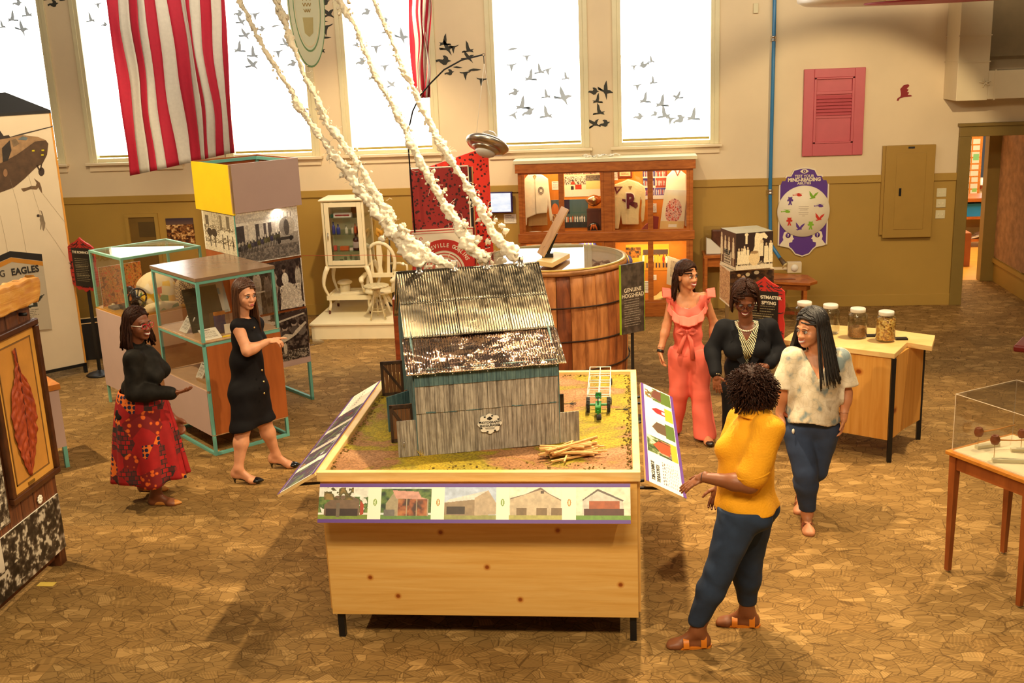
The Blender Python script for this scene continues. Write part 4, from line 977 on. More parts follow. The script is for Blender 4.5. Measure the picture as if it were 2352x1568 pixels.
# ================================================================== red curtain-edged signs
def frame_outline(w,h):
 pts = []; base = [(-.5,-.36),(-.52,-.1),(-.48,.0),(-.52,.12),(-.5,.34),(-.36,.40),(-.2,.44),(-.06,.49),(0,.52),(.06,.49),(.2,.44),(.36,.40),(.5,.34),(.52,.12),(.48,.0),(.52,-.1),(.5,-.36),(.38,-.40),(.28,-.46),(.12,-.44),(0,-.49),(-.12,-.44),(-.28,-.46),(-.38,-.40)]
 return [(x * w,y * h) for x,y in base]
def red_sign(label,c,e,w,h,foot,title,seed):
 e = Vector(e).normalized(); n = e.cross(up); t = thing('text_sign',label,'sign',foot)
 MB().prism(frame_outline(w,h),c,e,up,.02,-n).build('red_frame',M_RED,t)
 b_ = MB(); r = random.Random(seed)
 for k in range(30):
  s = r.random(); a = r.uniform(-.42,.42); zz = r.uniform(-.34,.30)
  if r.random() < .5: a = math.copysign(.44,a) + r.uniform(-.03,.03)
  else: zz = math.copysign(.385 if zz > 0 else .40,zz)
  p = c + e * a * w + up * zz * h + n * .002
  for j in range(3):
   q = r.uniform(0,PI); b_.beam(p,p + (e * math.cos(q) + up * math.sin(q)) * r.uniform(.012,.03),.006,.002,n)
 for s in (-1,1):
  for k in range(3): b_.tube([c + n * .002 + e * s * w * (.05 + .4 * t_) + up * h * (.455 - .05 * k - .10 * math.sin(t_ * PI * .9) * .4 - .09 * t_) for t_ in (0,.25,.5,.75,1)],.0028,5)
 b_.build('drawn_ornament',M_INK,t)
 cv = Canvas(60,80,(34,26,20)); rag(None,13,(150,136,100),.12,.88,.12,.74,.3,cv,seed)
 a0 = c + n * .003
 picture('text_panel',cv,a0 - e * w * .36 - up * h * .38,a0 + e * w * .36 - up * h * .38,a0 + e * w * .36 + up * h * .33,a0 - e * w * .36 + up * h * .33,t)
 for i,s in enumerate(title): text(s,h * .062,a0 + up * (h * (.23 - .075 * i)),e,up,M_CREAMINK,t,bold=.0012,ext=.0005,off=.004,squash=.95)
 pz = Vector(foot)
 MB().obox(Vector((c.x,c.y,0)) - e * .02 - n * .045 + up * .03,e * .04,n * .02,up * (c.z + h * .3)).build('pole',M_BLACK,t)
 MB().lathe((c.x - n.x * .035,c.y - n.y * .035,0),[(.15,0),(.155,.008),(.13,.022),(.05,.04),(.03,.06)],n=32).build('round_base',M_BLACK,t)
 return t
red_sign('red curtain edged text sign on a black pole between helicopter wall and green framed case',Vector((-6.19,11.92,1.31)),(.93,-.36,0),.40,.63,(-6.19,11.92,0),['THE ROMANCE',''],5)
red_sign('red curtain edged text sign on a black pole behind the woman in the black jacket',Vector((1.19,9.50,1.19)),(.90,-.43,0),.36,.66,(1.19,9.50,0),['THE POSTMASTER','AND SPYING'],9)
# ================================================================== helicopter banner
hb = Fr((-6.40,12.05),(-.70,-.72),(-.72,.70))   # r runs from right edge to the left/near, l goes behind
hw = 1.6
bn = thing('exhibit_banner','tall white exhibit wall with a hovering helicopter picture and black gabled top','banner',hb.p(.8,.3,0))
e_ = -hb.r; nn = e_.cross(up)
hb.box(MB(),0,hw,.0,.04,.12,3.06).build('front_wall',plain('warm_white_laminate',srgb(222,204,172),.5,var=.02),bn)
hb.box(MB(),-.022,-.001,-.002,.05,.12,3.06).build('orange_edge',plain('orange_edge',srgb(216,150,60),.5),bn)
b_ = MB(); tri = [hb.p(-.02,-.01,3.06),hb.p(hw,-.01,3.06),hb.p(hw,.55,3.27),hb.p(.27,.55,3.27)]
b_.add([tuple(v) for v in tri] + [tuple(v - up * .03) for v in tri],[(0,3,2,1),(4,5,6,7),(0,1,5,4),(1,2,6,5),(2,3,7,6),(3,0,4,7)])
b_.add([tuple(hb.p(-.02,-.01,3.06)),tuple(hb.p(.27,.55,3.27)),tuple(hb.p(.1,.7,3.06))],[(0,1,2)]); b_.build('black_roof',M_BLKP,bn)
b_ = MB(); hb.box(b_,-.02,hw,-.01,.02,.085,.12); hb.box(b_,-.02,.02,-.01,.02,0,.12); hb.box(b_,-.02,.02,-.01,.6,.085,.115); hb.box(b_,-.02,.02,.57,.6,0,.1); hb.box(b_,0.5,.54,-.01,.6,.085,.115); hb.box(b_,-.02,hw,.57,.6,.085,.115); b_.build('black_base_frame',M_BLACK,bn)
pl0 = hb.p(0,0,0)
def bpx(x,y):
 v = onplane(x,y,pl0,hb.l); return v
def b2(x,y):
 v = bpx(x,y); return ((v - pl0).dot(e_),v.z)
# helicopter silhouette printed on the wall, one flat piece per colour
def bpoly(name,pts,col,off=.002,parent=bn):
 MB().prism([b2(x,y) for x,y in pts],pl0 - hb.l * off,e_,up,.001,-hb.l).build(name,plain(name + '_%d' % (len(MATS)),srgb(*col),.6,var=.25,vs=14),parent)
bpoly('helicopter_shadow_side',[(-60,372),(-60,470),(0,442),(32,430),(54,412),(82,385),(98,375),(108,355),(111,330),(105,322),(80,324),(62,335),(40,352),(20,362)],(84,60,38))
bpoly('helicopter_nose',[(-60,320),(-10,312),(22,316),(50,310),(86,314),(106,322),(80,325),(62,338),(40,354),(20,365),(0,375),(-60,385)],(156,122,84),.0035)
bpoly('helicopter_glass',[(40,320),(52,313),(64,316),(60,322)],(96,108,110),.005)
bpoly('helicopter_door',[(4,340),(22,322),(26,345),(18,368),(6,372)],(46,38,30),.005)
bpoly('helicopter_window',[(26,322),(36,318),(44,330),(30,338)],(120,98,70),.005)
bpoly('rotor_hub',[(-30,318),(-10,296),(0,300),(8,312),(20,310),(24,316),(-10,322)],(52,42,34),.004)
bpoly('rotor_blade',[(10,318),(44,311),(121,291),(121,289),(44,308)],(64,52,44),.003)
for k,(x,y) in enumerate(((76,346),(98,345),(97,356))): bpoly('yellow_marking',[(x - 3,y - 1.5),(x + 3,y - 2),(x + 3,y + 1.5),(x - 3,y + 1.5)],(226,206,20),.004)
bpoly('helicopter_wheel',[(95 + 7 * math.cos(t * PI / 8),394 + 10 * math.sin(t * PI / 8)) for t in range(16)],(60,44,34))
bpoly('wheel_strut',[(83,380),(86,378),(93,392),(90,394)],(70,52,38)); bpoly('wheel_strut',[(94,376),(97,375),(94,392),(91,392)],(70,52,38))
bpoly('side_wheel',[(12 + 5 * math.cos(t * PI / 8),397 + 9 * math.sin(t * PI / 8)) for t in range(16)],(150,110,74),.005)
for ln_ in ((( 22,410),(40,470),(62,590)),((64,400),(80,455),(92,492)),((98,445),(125,480),(150,512)),((104,522),(128,556),(150,590)),((0,495),(14,560),(20,600))):
 for a,c in zip(ln_,ln_[1:]): bpoly('rope_line',[(a[0],a[1]),(a[0] + .8,a[1]),(c[0] + .8,c[1]),(c[0],c[1])],(176,158,130))
bpoly('rappelling_figure',[(78,409),(84,414),(91,419),(95,430),(97,444),(94,441),(88,430),(84,435),(70,434),(54,440),(48,433),(60,431),(72,427),(82,427),(84,420)],(110,84,56))
bpoly('hanging_figure',[(90,482),(96,485),(99,494),(101,504),(104,512),(103,522),(100,530),(98,528),(96,514),(94,526),(92,528),(93,512),(91,504),(92,498),(86,498),(85,494),(89,492),(96,494),(94,486)],(130,112,88))
bpoly('figure_head',[(87 + 3.2 * math.cos(t),495 + 3.2 * math.sin(t)) for t in (0,.8,1.6,2.4,3.2,4,4.8,5.6)],(60,46,36),.004)
# eagles text board
tb0 = [(-60,605),(-60,770),(119,755),(94,585),(22,576)]
eb = thing('text_board','grey text board with helicopter photo fixed low on the white helicopter wall','sign',bpx(60,757) - hb.l * .01)
q = [b2(-60,612),b2(-60,772),b2(119,755),b2(95,583),b2(22,576)]
MB().prism(q,pl0 - hb.l * .004,e_,up,.01,-hb.l).build('board',plain('grey_board',srgb(190,176,150),.5,var=.03),eb)
P_ = lambda pts,nm,col,off=.0145: MB().prism([b2(x,y) for x,y in pts],pl0 - hb.l * off,e_,up,.001,-hb.l).build(nm,plain(nm,srgb(*col),.6),eb)
P_([(-60,612),(22,576),(95,583),(97,599),(24,590),(-60,626)],'black_band',(30,26,22))
P_([(-60,628),(24,591),(97,600),(98,610),(26,601),(-60,642)],'orange_band_print',(196,130,36))
tm = Canvas(80,90,(192,178,152)); rag(None,16,(120,110,92),.05,.85,.0,.5,.3,tm,5); rag(None,5,(120,110,92),.02,.40,.66,.9,.3,tm,8)
tm.poly([(.52,.42),(.50,.62),(.60,.70),(.82,.60),(.84,.45)],(50,56,50)); tm.poly([(.46,.84),(.5,.86),(.9,.68),(.86,.64)],(60,58,50)); tm.rect(.62,.48,.76,.6,(200,196,180)); tm.poly([(.8,.6),(.98,.66),(.86,.52)],(56,58,52))
a_ = [bpx(-20,768),bpx(112,755),bpx(100,632),bpx(-36,650)]
picture('text_panel',tm,*[v - hb.l * .016 for v in a_],eb)
tp = bpx(89,622) - hb.l * .017
td = (bpx(89,622) - bpx(0,633)).normalized()
text('EAGLES',.105,tp,e_,up,M_INK,eb,'RIGHT',bold=.003,squash=.86)
text('SCREAMING',.105,tp - e_ * .365,e_,up,M_INK,eb,'RIGHT',squash=.82)
# ================================================================== leaf panel at left edge (stands along Y)
XL = -4.1
yz = lambda x,y: (atX(x,y,XL).y,atX(x,y,XL).z)
M_RUST = wood('rustic_brown_planks',srgb(70,36,16),srgb(134,74,34),(3,12,.8),.6,c3=srgb(98,54,24),ns=3,bump=.3)
lp = thing('tobacco_leaf_stand','tall rustic plank stand holding the framed tobacco leaf at the left edge','display stand',(XL - .1,6.55,0))
b_ = MB(); yy = 5.5
while yy < 7.06:
 b_.box(XL - .05,XL - .004,yy + .003,min(yy + .155,7.09),.12,1.95); yy += .158
b_.build('plank_back',M_RUST,lp,bevel=.004)
b_ = MB(); b_.box(XL - .10,XL - .05,5.5,7.09,.06,.2).box(XL - .10,XL - .05,5.5,7.09,1.0,1.1).box(XL - .12,XL - .02,7.0,7.09,0,1.1).box(XL - .12,XL - .02,5.5,5.6,0,1.1); b_.build('back_rail',M_RUST,lp)
# barked log header
def log_(u,v):
 y = 5.5 + u * 1.62; t = v * 2 * PI; n1 = noise.noise((y * 5,math.cos(t),math.sin(t))); n2 = noise.noise((y * 16,math.cos(t) * 2,math.sin(t) * 2 + 4))
 hz = .085 * (1 + .10 * n1); dx_ = .05 * (1 + .2 * n2)
 return (XL + .01 + dx_ * max(-1,min(1,1.8 * math.cos(t))),y + .03 * math.sin(t * 2 + 1) * (1 if u > .9 else 0),2.04 + hz * max(-1,min(1,1.4 * math.sin(t))) + .015 * n2)
b_ = MB().grid(log_,90,28)
n0 = len(b_.v); b_.add([(XL + .01 + .05 * math.cos(t * PI / 14),7.12,2.04 + .095 * max(-1,min(1,1.4 * math.sin(t * PI / 14)))) for t in range(28)],[tuple(range(28))])
b_.build('split_log_header',wood('golden_split_log',srgb(186,112,36),srgb(232,176,84),(9,.9,12),.6,c3=srgb(210,146,60),ns=2.5,bump=.6),lp)
# framed leaf
fr_ = thing('framed_tobacco_leaf','dark framed dried tobacco leaf on tan mat hung on the rustic plank stand','framed leaf',(XL + .02,6.76,.68))
y0,y1,z0,z1 = 6.465,7.095,.70,1.84
FW = .045
b_ = MB(); b_.box(XL,XL + .04,y0,y1,z0,z0 + FW).box(XL,XL + .04,y0,y1,z1 - FW,z1).box(XL,XL + .04,y0,y0 + FW,z0 + FW,z1 - FW).box(XL,XL + .04,y1 - FW,y1,z0 + FW,z1 - FW)
b_.build('dark_frame',wood('dark_walnut',srgb(58,30,14),srgb(84,46,22),(3,3,3),.35),fr_,bevel=.008)
MB().box(XL,XL + .012,y0 + FW,y1 - FW,z0 + FW,z1 - FW).build('mat_board',plain('tan_mat',srgb(206,148,60),.7),fr_)
b_ = MB(); g_ = .1
for a,c,d_,e2 in ((y0 + g_,y1 - g_,z0 + g_,z0 + g_ + .008),(y0 + g_,y1 - g_,z1 - g_ - .008,z1 - g_),(y0 + g_,y0 + g_ + .008,z0 + g_,z1 - g_),(y1 - g_ - .008,y1 - g_,z0 + g_,z1 - g_)): b_.box(XL + .012,XL + .018,a,c,d_,e2)
b_.build('mat_bevel',plain('mat_bevel',srgb(120,84,36),.6),fr_)
MB().box(XL + .0125,XL + .014,y0 + g_,y1 - g_,z0 + g_,z1 - g_).build('linen_ground',plain('ochre_linen',srgb(190,130,48),.8,var=.1,bump=.1),fr_)
def leaf_fn(u,v):
 t = v; zc = 1.70 - .84 * t; w_ = .0 + .15 * (math.sin(PI * min(1,max(0,(t - .13) / .87)) ** .8)) ** .8 if t > .13 else .014
 w_ = max(w_,.014 if t < .3 else .002); s = (u - .5) * 2
 yc = 6.755 + .02 * math.sin(t * 3 + .4) - .015 * t
 return (XL + .024 + .008 * noise.noise((s * 5,t * 22,1)) + .008 * (1 - abs(s)) + .003 * math.sin(t * 70 - abs(s) * 7),yc + s * w_ * (1 + .10 * noise.noise((t * 12,math.copysign(2,s),3))),zc + .01 * noise.noise((s * 4,t * 9,5)) - .05 * abs(s) * (1 if t > .15 else 0))
o = MB().grid(leaf_fn,40,140).build('dried_leaf',wood('dried_leaf_brown',srgb(126,40,14),srgb(178,76,30),(8,8,4),.55,ns=3,bump=.5),fr_)
md = o.modifiers.new('s','SOLIDIFY'); md.thickness = .003
MB().tube([(XL + .036,6.755 + .02 * math.sin(t * 3 + .4) - .015 * t,1.71 - .84 * t) for t in [k / 12 for k in range(13)]],[.005 - .0003 * k for k in range(13)],6).build('leaf_midrib',plain('midrib',srgb(96,36,16),.6),fr_)
MB().box(XL + .013,XL + .02,6.70,6.78,.755,.775).build('brass_plate',plain('brass_plate',srgb(150,116,50),.4,.6),fr_)
# photographs on the stand
cp = Canvas(260,80,(60,50,40)); cp.speck(0,0,1,1,22,[(24,18,14),(50,40,32),(96,84,70),(196,184,164)],9); cp.rect(0,.93,.12,1,(196,186,170)); cp.poly([(.2,.6),(.35,1),(.62,1),(.5,.5),(.3,.45)],(206,196,178)); cp.speck(.5,.1,.95,1,40,[(30,24,18),(50,42,34),(70,60,48),(190,180,160)],7); cp.speck(0,0,.6,.45,34,[(20,14,10),(36,28,22),(60,50,40),(200,190,170)],3)
lowp = thing('harvest_photograph','black and white tobacco field photograph low on the rustic plank stand','photograph',(XL,6.3,.12))
MB().box(XL - .003,XL + .006,5.52,7.06,.13,.545).build('board',M_PAPER,lowp)
picture('print',cp,(XL + .006,5.52,.13),(XL + .006,7.06,.13),(XL + .006,7.06,.545),(XL + .006,5.52,.545),lowp)
cq = Canvas(60,60,(226,218,200)); cq.speck(0,0,1,.5,30,[(40,32,26),(120,108,92),(210,200,180)],2); cq.speck(0,.5,1,.8,20,[(200,190,172),(150,140,124)],5)
upp = thing('field_photograph','pale black and white photograph beside the framed leaf at the left edge','photograph',(XL,6.2,.6))
MB().box(XL - .003,XL + .008,5.75,6.435,.60,1.45).build('board',M_PAPER,upp)
picture('print',cq,(XL + .008,5.75,.60),(XL + .008,6.435,.60),(XL + .008,6.435,1.45),(XL + .008,5.75,1.45),upp)
fl = MB(); c = Vector((XL + .008,6.82,.60))
for k in range(8):
 t = k * PI / 4; fl.ball(c + Vector((0,math.cos(t) * .022,math.sin(t) * .022)),.006,.012,.012,8)
fl.ball(c,.012,.012,.012,8)
tag(fl.build('cotton_boll',M_PAPER),'small white cotton boll pinned on the planks under the framed tobacco leaf','cotton boll')
for y in (6.94,6.2): MB().cyl((XL,y,1.9),(XL + .05,y,1.9),.012).build('black_peg',M_BLACK,lp)
yc = atZ(110,1342,0.0)
tag(MB().box(yc.x - .07,yc.x + .05,yc.y - .03,yc.y + .03,.001,.004).build('floor_tag',plain('yellow_tag',srgb(226,196,90),.6)),'small yellow paper tag on the carpet under the rustic plank stand','paper tag')
# low case behind the leaf stand
lc = thing('low_display_case','low mauve display case with orange wood top and green foot behind the leaf stand','display case',(-5.4,8.6,0))
c0 = Fr((-5.05,8.98),(-.70,-.72),(-.72,.70))
c0.box(MB(),0,.8,.0,.5,.2,.74).build('body',M_MAUVE,lc); c0.box(MB(),-.015,.82,-.015,.52,.74,.79).build('wood_top',wood('orange_wood',srgb(190,110,40),srgb(214,140,60),(4,1,1)),lc)
b_ = MB()
for a in (.0,.76):
 for bb in (.0,.46): c0.box(b_,a,a + .035,bb,bb + .035,0,.2)
b_.build('green_feet',M_TEAL,lc)
# black planter-like bin behind the red sign
bb_ = MB(); f2 = Fr((-6.72,12.55),(.9,.43),(-.43,.9)); 
pt = thing('black_bin','open black box with pale edges on the floor behind the left red sign','box',f2.p(.2,.15,0))
q = MB(); f2.box(q,0,.34,0,.02,.02,.46); f2.box(q,0,.34,.3,.32,.02,.46); f2.box(q,0,.02,0,.32,.02,.46); f2.box(q,.32,.34,0,.32,.02,.46); f2.box(q,0,.34,0,.32,0,.02); q.build('walls',M_BLKP,pt)
q = MB(); f2.box(q,-.002,.342,-.002,.012,.46,.468); f2.box(q,-.002,.012,0,.32,.46,.468); f2.box(q,.33,.342,0,.32,.46,.468); f2.box(q,0,.342,.31,.322,.46,.468); q.build('pale_rim',M_PINEP,pt)
# inner door with a louvre and the small picture on the back wall
dd_ = thing('wall_cupboard','mustard wooden cupboard door set low in the back wall behind the green framed case','cupboard',(-6.73,WY - .02,0))
q = MB(); q.box(-6.98,-6.93,WY - .05,WY - .012,.0,1.449).box(-6.55,-6.50,WY - .05,WY - .012,.0,1.449).box(-6.98,-6.50,WY - .05,WY - .012,1.45,1.5); q.build('casing',M_MUST,dd_)
MB().box(-6.93,-6.55,WY - .03,WY - .012,0,1.45).build('door_leaf',plain('dark_olive',srgb(120,90,36),.5),dd_); MB().box(-6.80,-6.56,WY - .034,WY - .03,1.17,1.38).build('panel',plain('darker_olive',srgb(92,70,32),.5),dd_)
ch = Canvas(60,60,(90,50,30)); ch.grad(.7,1,(120,90,70),(60,46,60)); ch.speck(0,0,1,.75,14,[(60,30,16),(110,60,24),(170,110,50),(226,190,130)],3); ch.speck(.3,.5,.9,.72,6,[(220,180,130),(120,70,30)],3,.5)
slab('wagon_print','small brown print of oxen and wagons on the wall left of the photo tower','picture',ch,(-6.40,WY - .02,1.06),(1,0,0),up,.40,.36,M_INK)
# ================================================================== MEDICAL CORNER
M_ENAM = plain('cream_enamel',srgb(240,228,190),.3,var=.03)
pf = thing('exhibit_platform','low white platform under the medical cabinet and white chair','platform',(-3.3,14.1,0))
MB().box(-4.03,-2.2,13.46,WY - .04,0,.185).build('base_box',M_ENAM,pf); MB().box(-4.05,-2.18,13.44,WY - .036,.185,.21).build('top_board',M_ENAM,pf,bevel=.003)
mc = thing('medical_cabinet','tall cream enamel medical cabinet with glass door and curved legs on the white platform','cabinet',(-3.65,14.25,.21))
X0,X1,Y0,Y1,Z0,Z1 = -3.92,-3.36,13.98,14.45,.86,1.70
M_SK = .03
b_ = MB()
for x in (X0,X1 - M_SK):
 for y in (Y0,Y1 - M_SK): b_.box(x,x + M_SK,y,y + M_SK,Z0,Z1)
b_.box(X0,X1,Y0,Y1,Z0 - .03,Z0).box(X0,X1,Y0,Y1,Z1,Z1 + .012).box(X0 - .025,X1 + .025,Y0 - .025,Y1 + .025,Z1 + .012,Z1 + .03).box(X0,X1,Y1 - .01,Y1,Z0,Z1)
b_.build('carcass',M_ENAM,mc,bevel=.004)
d_ = MB(); d_.box(X0 + .04,X0 + .10,Y0 - .014,Y0,Z0 + .01,Z1 - .01).box(X1 - .09,X1 - .03,Y0 - .014,Y0,Z0 + .01,Z1 - .01).box(X0 + .1,X1 - .09,Y0 - .014,Y0,Z0 + .01,Z0 + .07).box(X0 + .1,X1 - .09,Y0 - .014,Y0,Z1 - .07,Z1 - .01)
do_ = d_.build('door',M_ENAM,mc,bevel=.003)
MB().cyl((X0 + .07,Y0 - .03,1.22),(X0 + .07,Y0 - .01,1.30),.008).build('door_latch',M_STEEL,do_)
MB().box(X0 + .1,X1 - .09,Y0 - .008,Y0 - .005,Z0 + .07,Z1 - .07).build('door_glass',M_GLASS,do_)
MB().box(X0 + .002,X0 + .005,Y0 + .03,Y1 - .03,Z0,Z1).box(X1 - .005,X1 - .002,Y0 + .03,Y1 - .03,Z0,Z1).build('side_glass',M_GLASS,mc)
SH = [1.05,1.27,1.49]
for z in SH: MB().box(X0 + .01,X1 - .01,Y0 + .01,Y1 - .02,z - .004,z).build('glass_shelf',M_GREEN_GLASS,mc)
def curved_leg(x,y,sx,sy,ztop,zbot,k=1.):
 pts = []
 for i in range(13):
  t = i / 12; off = .09 * math.sin(t * PI * 1.0) * (1 - t * .7) * k + (-.03 * math.sin(max(0,t - .45) / .55 * PI)) * k + .04 * max(0,t - .8) * 5 * k * .4
  pts.append((x + sx * off,y + sy * off * .6,ztop + (zbot - ztop) * t))
 return pts
for x,sx in ((X0 + .02,-1),(X1 - .02,1)):
 for y,sy in ((Y0 + .02,-1),(Y1 - .02,1)):
  lg = MB().tube(curved_leg(x,y,sx,sy,Z0 - .02,.26),[.034,.032,.03,.027,.024,.021,.019,.018,.017,.017,.017,.018,.02],12).build('leg',M_ENAM,mc)
  p = curved_leg(x,y,sx,sy,Z0 - .02,.26)[-1]
  MB().lathe((p[0] - .012,p[1],.235),[(.008,0),(.025,.002),(.025,.022),(.008,.024)],(1,0,0),16).build('caster',plain('rusty_caster',srgb(96,46,26),.6),lg)
b_ = MB().box(X0 - .01,X1 + .01,Y0 - .0,Y1,.42,.435); b_.box(X0 - .01,X1 + .01,Y0 - .01,Y0 + .01,.40,.46).box(X0 - .01,X1 + .01,Y1 - .01,Y1 + .01,.40,.46).box(X0 - .02,X0,Y0,Y1,.40,.46).box(X1,X1 + .02,Y0,Y1,.40,.46)
b_.build('lower_tray',M_ENAM,mc)
M_BLUEB = plain('cobalt_bottle',srgb(30,60,150),.15); M_AMB = plain('amber_bottle',srgb(110,40,20),.15); M_CLR = plain('frosted_bottle',srgb(210,206,180),.2)
def bottle(x,y,z,r,h,mat,label,name='medicine_bottle',grp=None):
 t = thing(name,label,'bottle',(x,y,z),grp)
 MB().lathe((x,y,z),[(r * .9,0),(r,h * .04),(r,h * .6),(r * .8,h * .70),(r * .36,h * .78),(r * .36,h * .92),(r * .45,h * .93),(r * .45,h)],n=16).build('body',mat,t)
 MB().cyl((x,y,z + h),(x,y,z + h * 1.06),r * .4,n=12).build('stopper',M_INK,t); return t
yb = Y0 + .10
bottle(-3.80,yb,SH[1],.022,.15,M_BLUEB,'tall cobalt blue bottle at the left of the middle shelf in the cream cabinet')
bottle(-3.73,yb - .03,SH[1],.026,.12,M_BLUEB,'shorter cobalt blue bottle second from left on the middle cabinet shelf')
bottle(-3.63,yb,SH[1],.022,.10,M_CLR,'clear glass bottle with stopper in the centre of the middle cabinet shelf')
bottle(-3.55,yb,SH[1],.016,.09,M_CLR,'thin clear bottle beside the brown bottles on the middle cabinet shelf')
bottle(-3.51,yb,SH[1],.018,.12,plain('label_red_bottle',srgb(196,90,50),.3),'slim red labelled bottle on the middle cabinet shelf')
bottle(-3.47,yb,SH[1],.024,.13,M_AMB,'dark amber bottle at the right end of the middle cabinet shelf')
bt = bottle(-3.51,yb,SH[0],.045,.22,plain('maroon_bottle',srgb(64,26,26),.12),'large dark maroon bottle with pale label on the lower cabinet shelf')
MB().lathe((-3.51,yb,SH[0] + .03),[(.0455,0),(.0465,.002),(.0465,.08),(.0455,.082)],n=16).build('label_band',plain('pale_label',srgb(190,176,170),.6),bt)
def cbox(x0,x1,y,z,d,h,c,label,name='medicine_box',cat='box'):
 o = MB().box(x0,x1,y,y + d,z,z + h).build(name,plain('box_' + str(len(MATS)),srgb(*c),.5),bevel=.002); return tag(o,label,cat)
t = thing('instrument_box','long white box with red band on the top cabinet shelf','box',(-3.67,yb,SH[2]))
MB().box(-3.78,-3.55,yb - .03,yb + .05,SH[2],SH[2] + .05).build('box',M_PAPER,t); MB().box(-3.76,-3.57,yb - .034,yb - .03,SH[2] + .015,SH[2] + .033).build('red_band',plain('maroon',srgb(140,30,30),.5),t)
cbox(-3.83,-3.75,yb,SH[2],.06,.03,(30,110,90),'small green tin at the left of the top cabinet shelf','green_tin','tin')
cbox(-3.62,-3.47,Y1 - .08,SH[2],.02,.14,(150,96,30),'brown box standing at the back right of the top cabinet shelf')
cbox(-3.73,-3.62,yb - .02,SH[0],.07,.05,(200,96,40),'orange red medicine box in the middle of the lower cabinet shelf')
cbox(-3.82,-3.78,yb,SH[0],.04,.06,(206,80,70),'small red tin at the left of the lower cabinet shelf','red_tin','tin')
cbox(-3.60,-3.555,yb - .02,SH[0],.04,.03,(226,206,190),'small pale box between the orange box and the maroon bottle')
for k,(x,r_,h_) in enumerate(((-3.80,.02,.04),(-3.74,.026,.06),(-3.67,.02,.1),(-3.61,.018,.12),(-3.53,.022,.1),(-3.46,.02,.04))):
 o = MB().lathe((x,yb + (k % 2) * .05,Z0),[(r_ * .6,0),(r_ * .7,h_ * .1),(r_ * .2,h_ * .4),(r_,h_ * .6),(r_ * .9,h_),(r_ * .8,h_)],n=14).build('glass_instrument',glass('instrument_glass',(.9,.95,.9),.8))
 tag(o,('lowest','short','medium','tallest','stoppered','far right')[k] + ' clear glass vessel on the floor of the cream cabinet','glass vessel')
jr = MB().lathe((-3.76,14.28,.436),[(.06,0),(.07,.01),(.07,.10),(.06,.12)],n=20).build('white_canister',M_ENAM); tag(jr,'small white canister at the left of the lower tray of the cream cabinet','canister')
jr = MB().lathe((-3.76,14.28,.558),[(.085,0),(.10,.01),(.10,.03),(.07,.05)],n=20).build('enamel_bowl',M_ENAM); tag(jr,'wide enamel bowl on top of the white canister under the cabinet','bowl')
by = MB(); by.obox((-3.78,14.00,.436),(.40,.02,.03),(0,.12,0),(0,0,.04)); tag(by.build('long_tray',M_ENAM,bevel=.006),'long white enamel tray on the lower shelf of the cream cabinet','tray')
# white chair
chx,chy = -3.24,14.22
ch_ = thing('dental_chair','white wooden armchair with arched slatted back on the white platform','chair',(chx,chy,.21))
b_ = MB(); arch = []
for k in range(25):
 t = PI * (1.16 - 1.32 * k / 24); arch.append((chx + .20 * math.cos(t),chy - .02,.86 + .255 * math.sin(t)))
b_.tube(arch,.024,10); b_.box(chx - .17,chx + .17,chy - .04,chy,.655,.71); b_.build('arched_back_frame',M_ENAM,ch_)
def slat(x0,x1,x2,x3,za,zb): return [(x0,za),(x1,za),(x3,zb),(x2,zb)]
MB().prism([(-.034,.70),(.034,.70),(.022,.80),(.040,.95),(.030,1.10),(-.030,1.10),(-.040,.95),(-.022,.80)],(chx,chy - .01,0),(1,0,0),up,.018).build('back_splat',M_ENAM,ch_)
for s in (-1,1):
 MB().prism([(s * .085,.69),(s * .125,.69),(s * .150,1.06),(s * .115,1.08)],(chx,chy - .01,0),(1,0,0),up,.016).build('back_slat',M_ENAM,ch_)
 MB().tube([(chx + s * .16,chy - .02,.72),(chx + s * .21,chy - .03,.70),(chx + s * .23,chy - .20,.665),(chx + s * .20,chy - .30,.655)],[.02,.03,.034,.028],10).build('armrest',M_ENAM,ch_)
 MB().tube([(chx + s * .17,chy - .02,.68),(chx + s * .19,chy - .04,.55),(chx + s * .17,chy - .06,.48)],[.025,.022,.02],8).build('arm_post',M_ENAM,ch_)
 MB().tube([(chx + s * .21,chy - .26,.65),(chx + s * .19,chy - .24,.5)],.018,8).build('arm_post',M_ENAM,ch_)
MB().lathe((chx,chy - .14,.475),[(.17,0),(.21,.012),(.21,.035),(.18,.045)],n=28).build('seat',M_ENAM,ch_)
for sx in (-1,1):
 for sy in (-1,1): MB().tube([(chx + sx * .05,chy - .14 + sy * .05,.475),(chx + sx * .11,chy - .14 + sy * .10,.33),(chx + sx * .16,chy - .14 + sy * .15,.225)],[.026,.02,.016],8).build('leg',M_ENAM,ch_)
# round stool
sx0,sy0 = -3.19,13.66
M_AGED = plain('chipped_cream_metal',srgb(206,192,150),.45,.3,var=.3,vs=30)
sl = thing('round_stool','round metal topped stool with splayed chipped cream legs in front of the white chair','stool',(sx0,sy0,.21))
MB().lathe((sx0,sy0,.635),[(.15,0),(.168,.006),(.168,.02),(.15,.026),(.02,.02)],n=32).build('seat',M_AGED,sl)
MB().lathe((sx0,sy0,.50),[(.02,0),(.05,.02),(.05,.09),(.075,.13),(.02,.135)],n=16).build('hub',M_AGED,sl)
MB().cyl((sx0,sy0,.26),(sx0,sy0,.5),.012).build('screw_post',M_AGED,sl)
for k in range(4):
 t = PI / 4 + k * PI / 2 + .2; q = lambda r_: (sx0 + r_ * math.cos(t),sy0 + r_ * math.sin(t))
 MB().tube([(*q(.03),.56),(*q(.06),.5),(*q(.075),.42),(*q(.11),.30),(*q(.135),.222)],[.014,.012,.011,.010,.012],8).build('leg',M_AGED,sl)
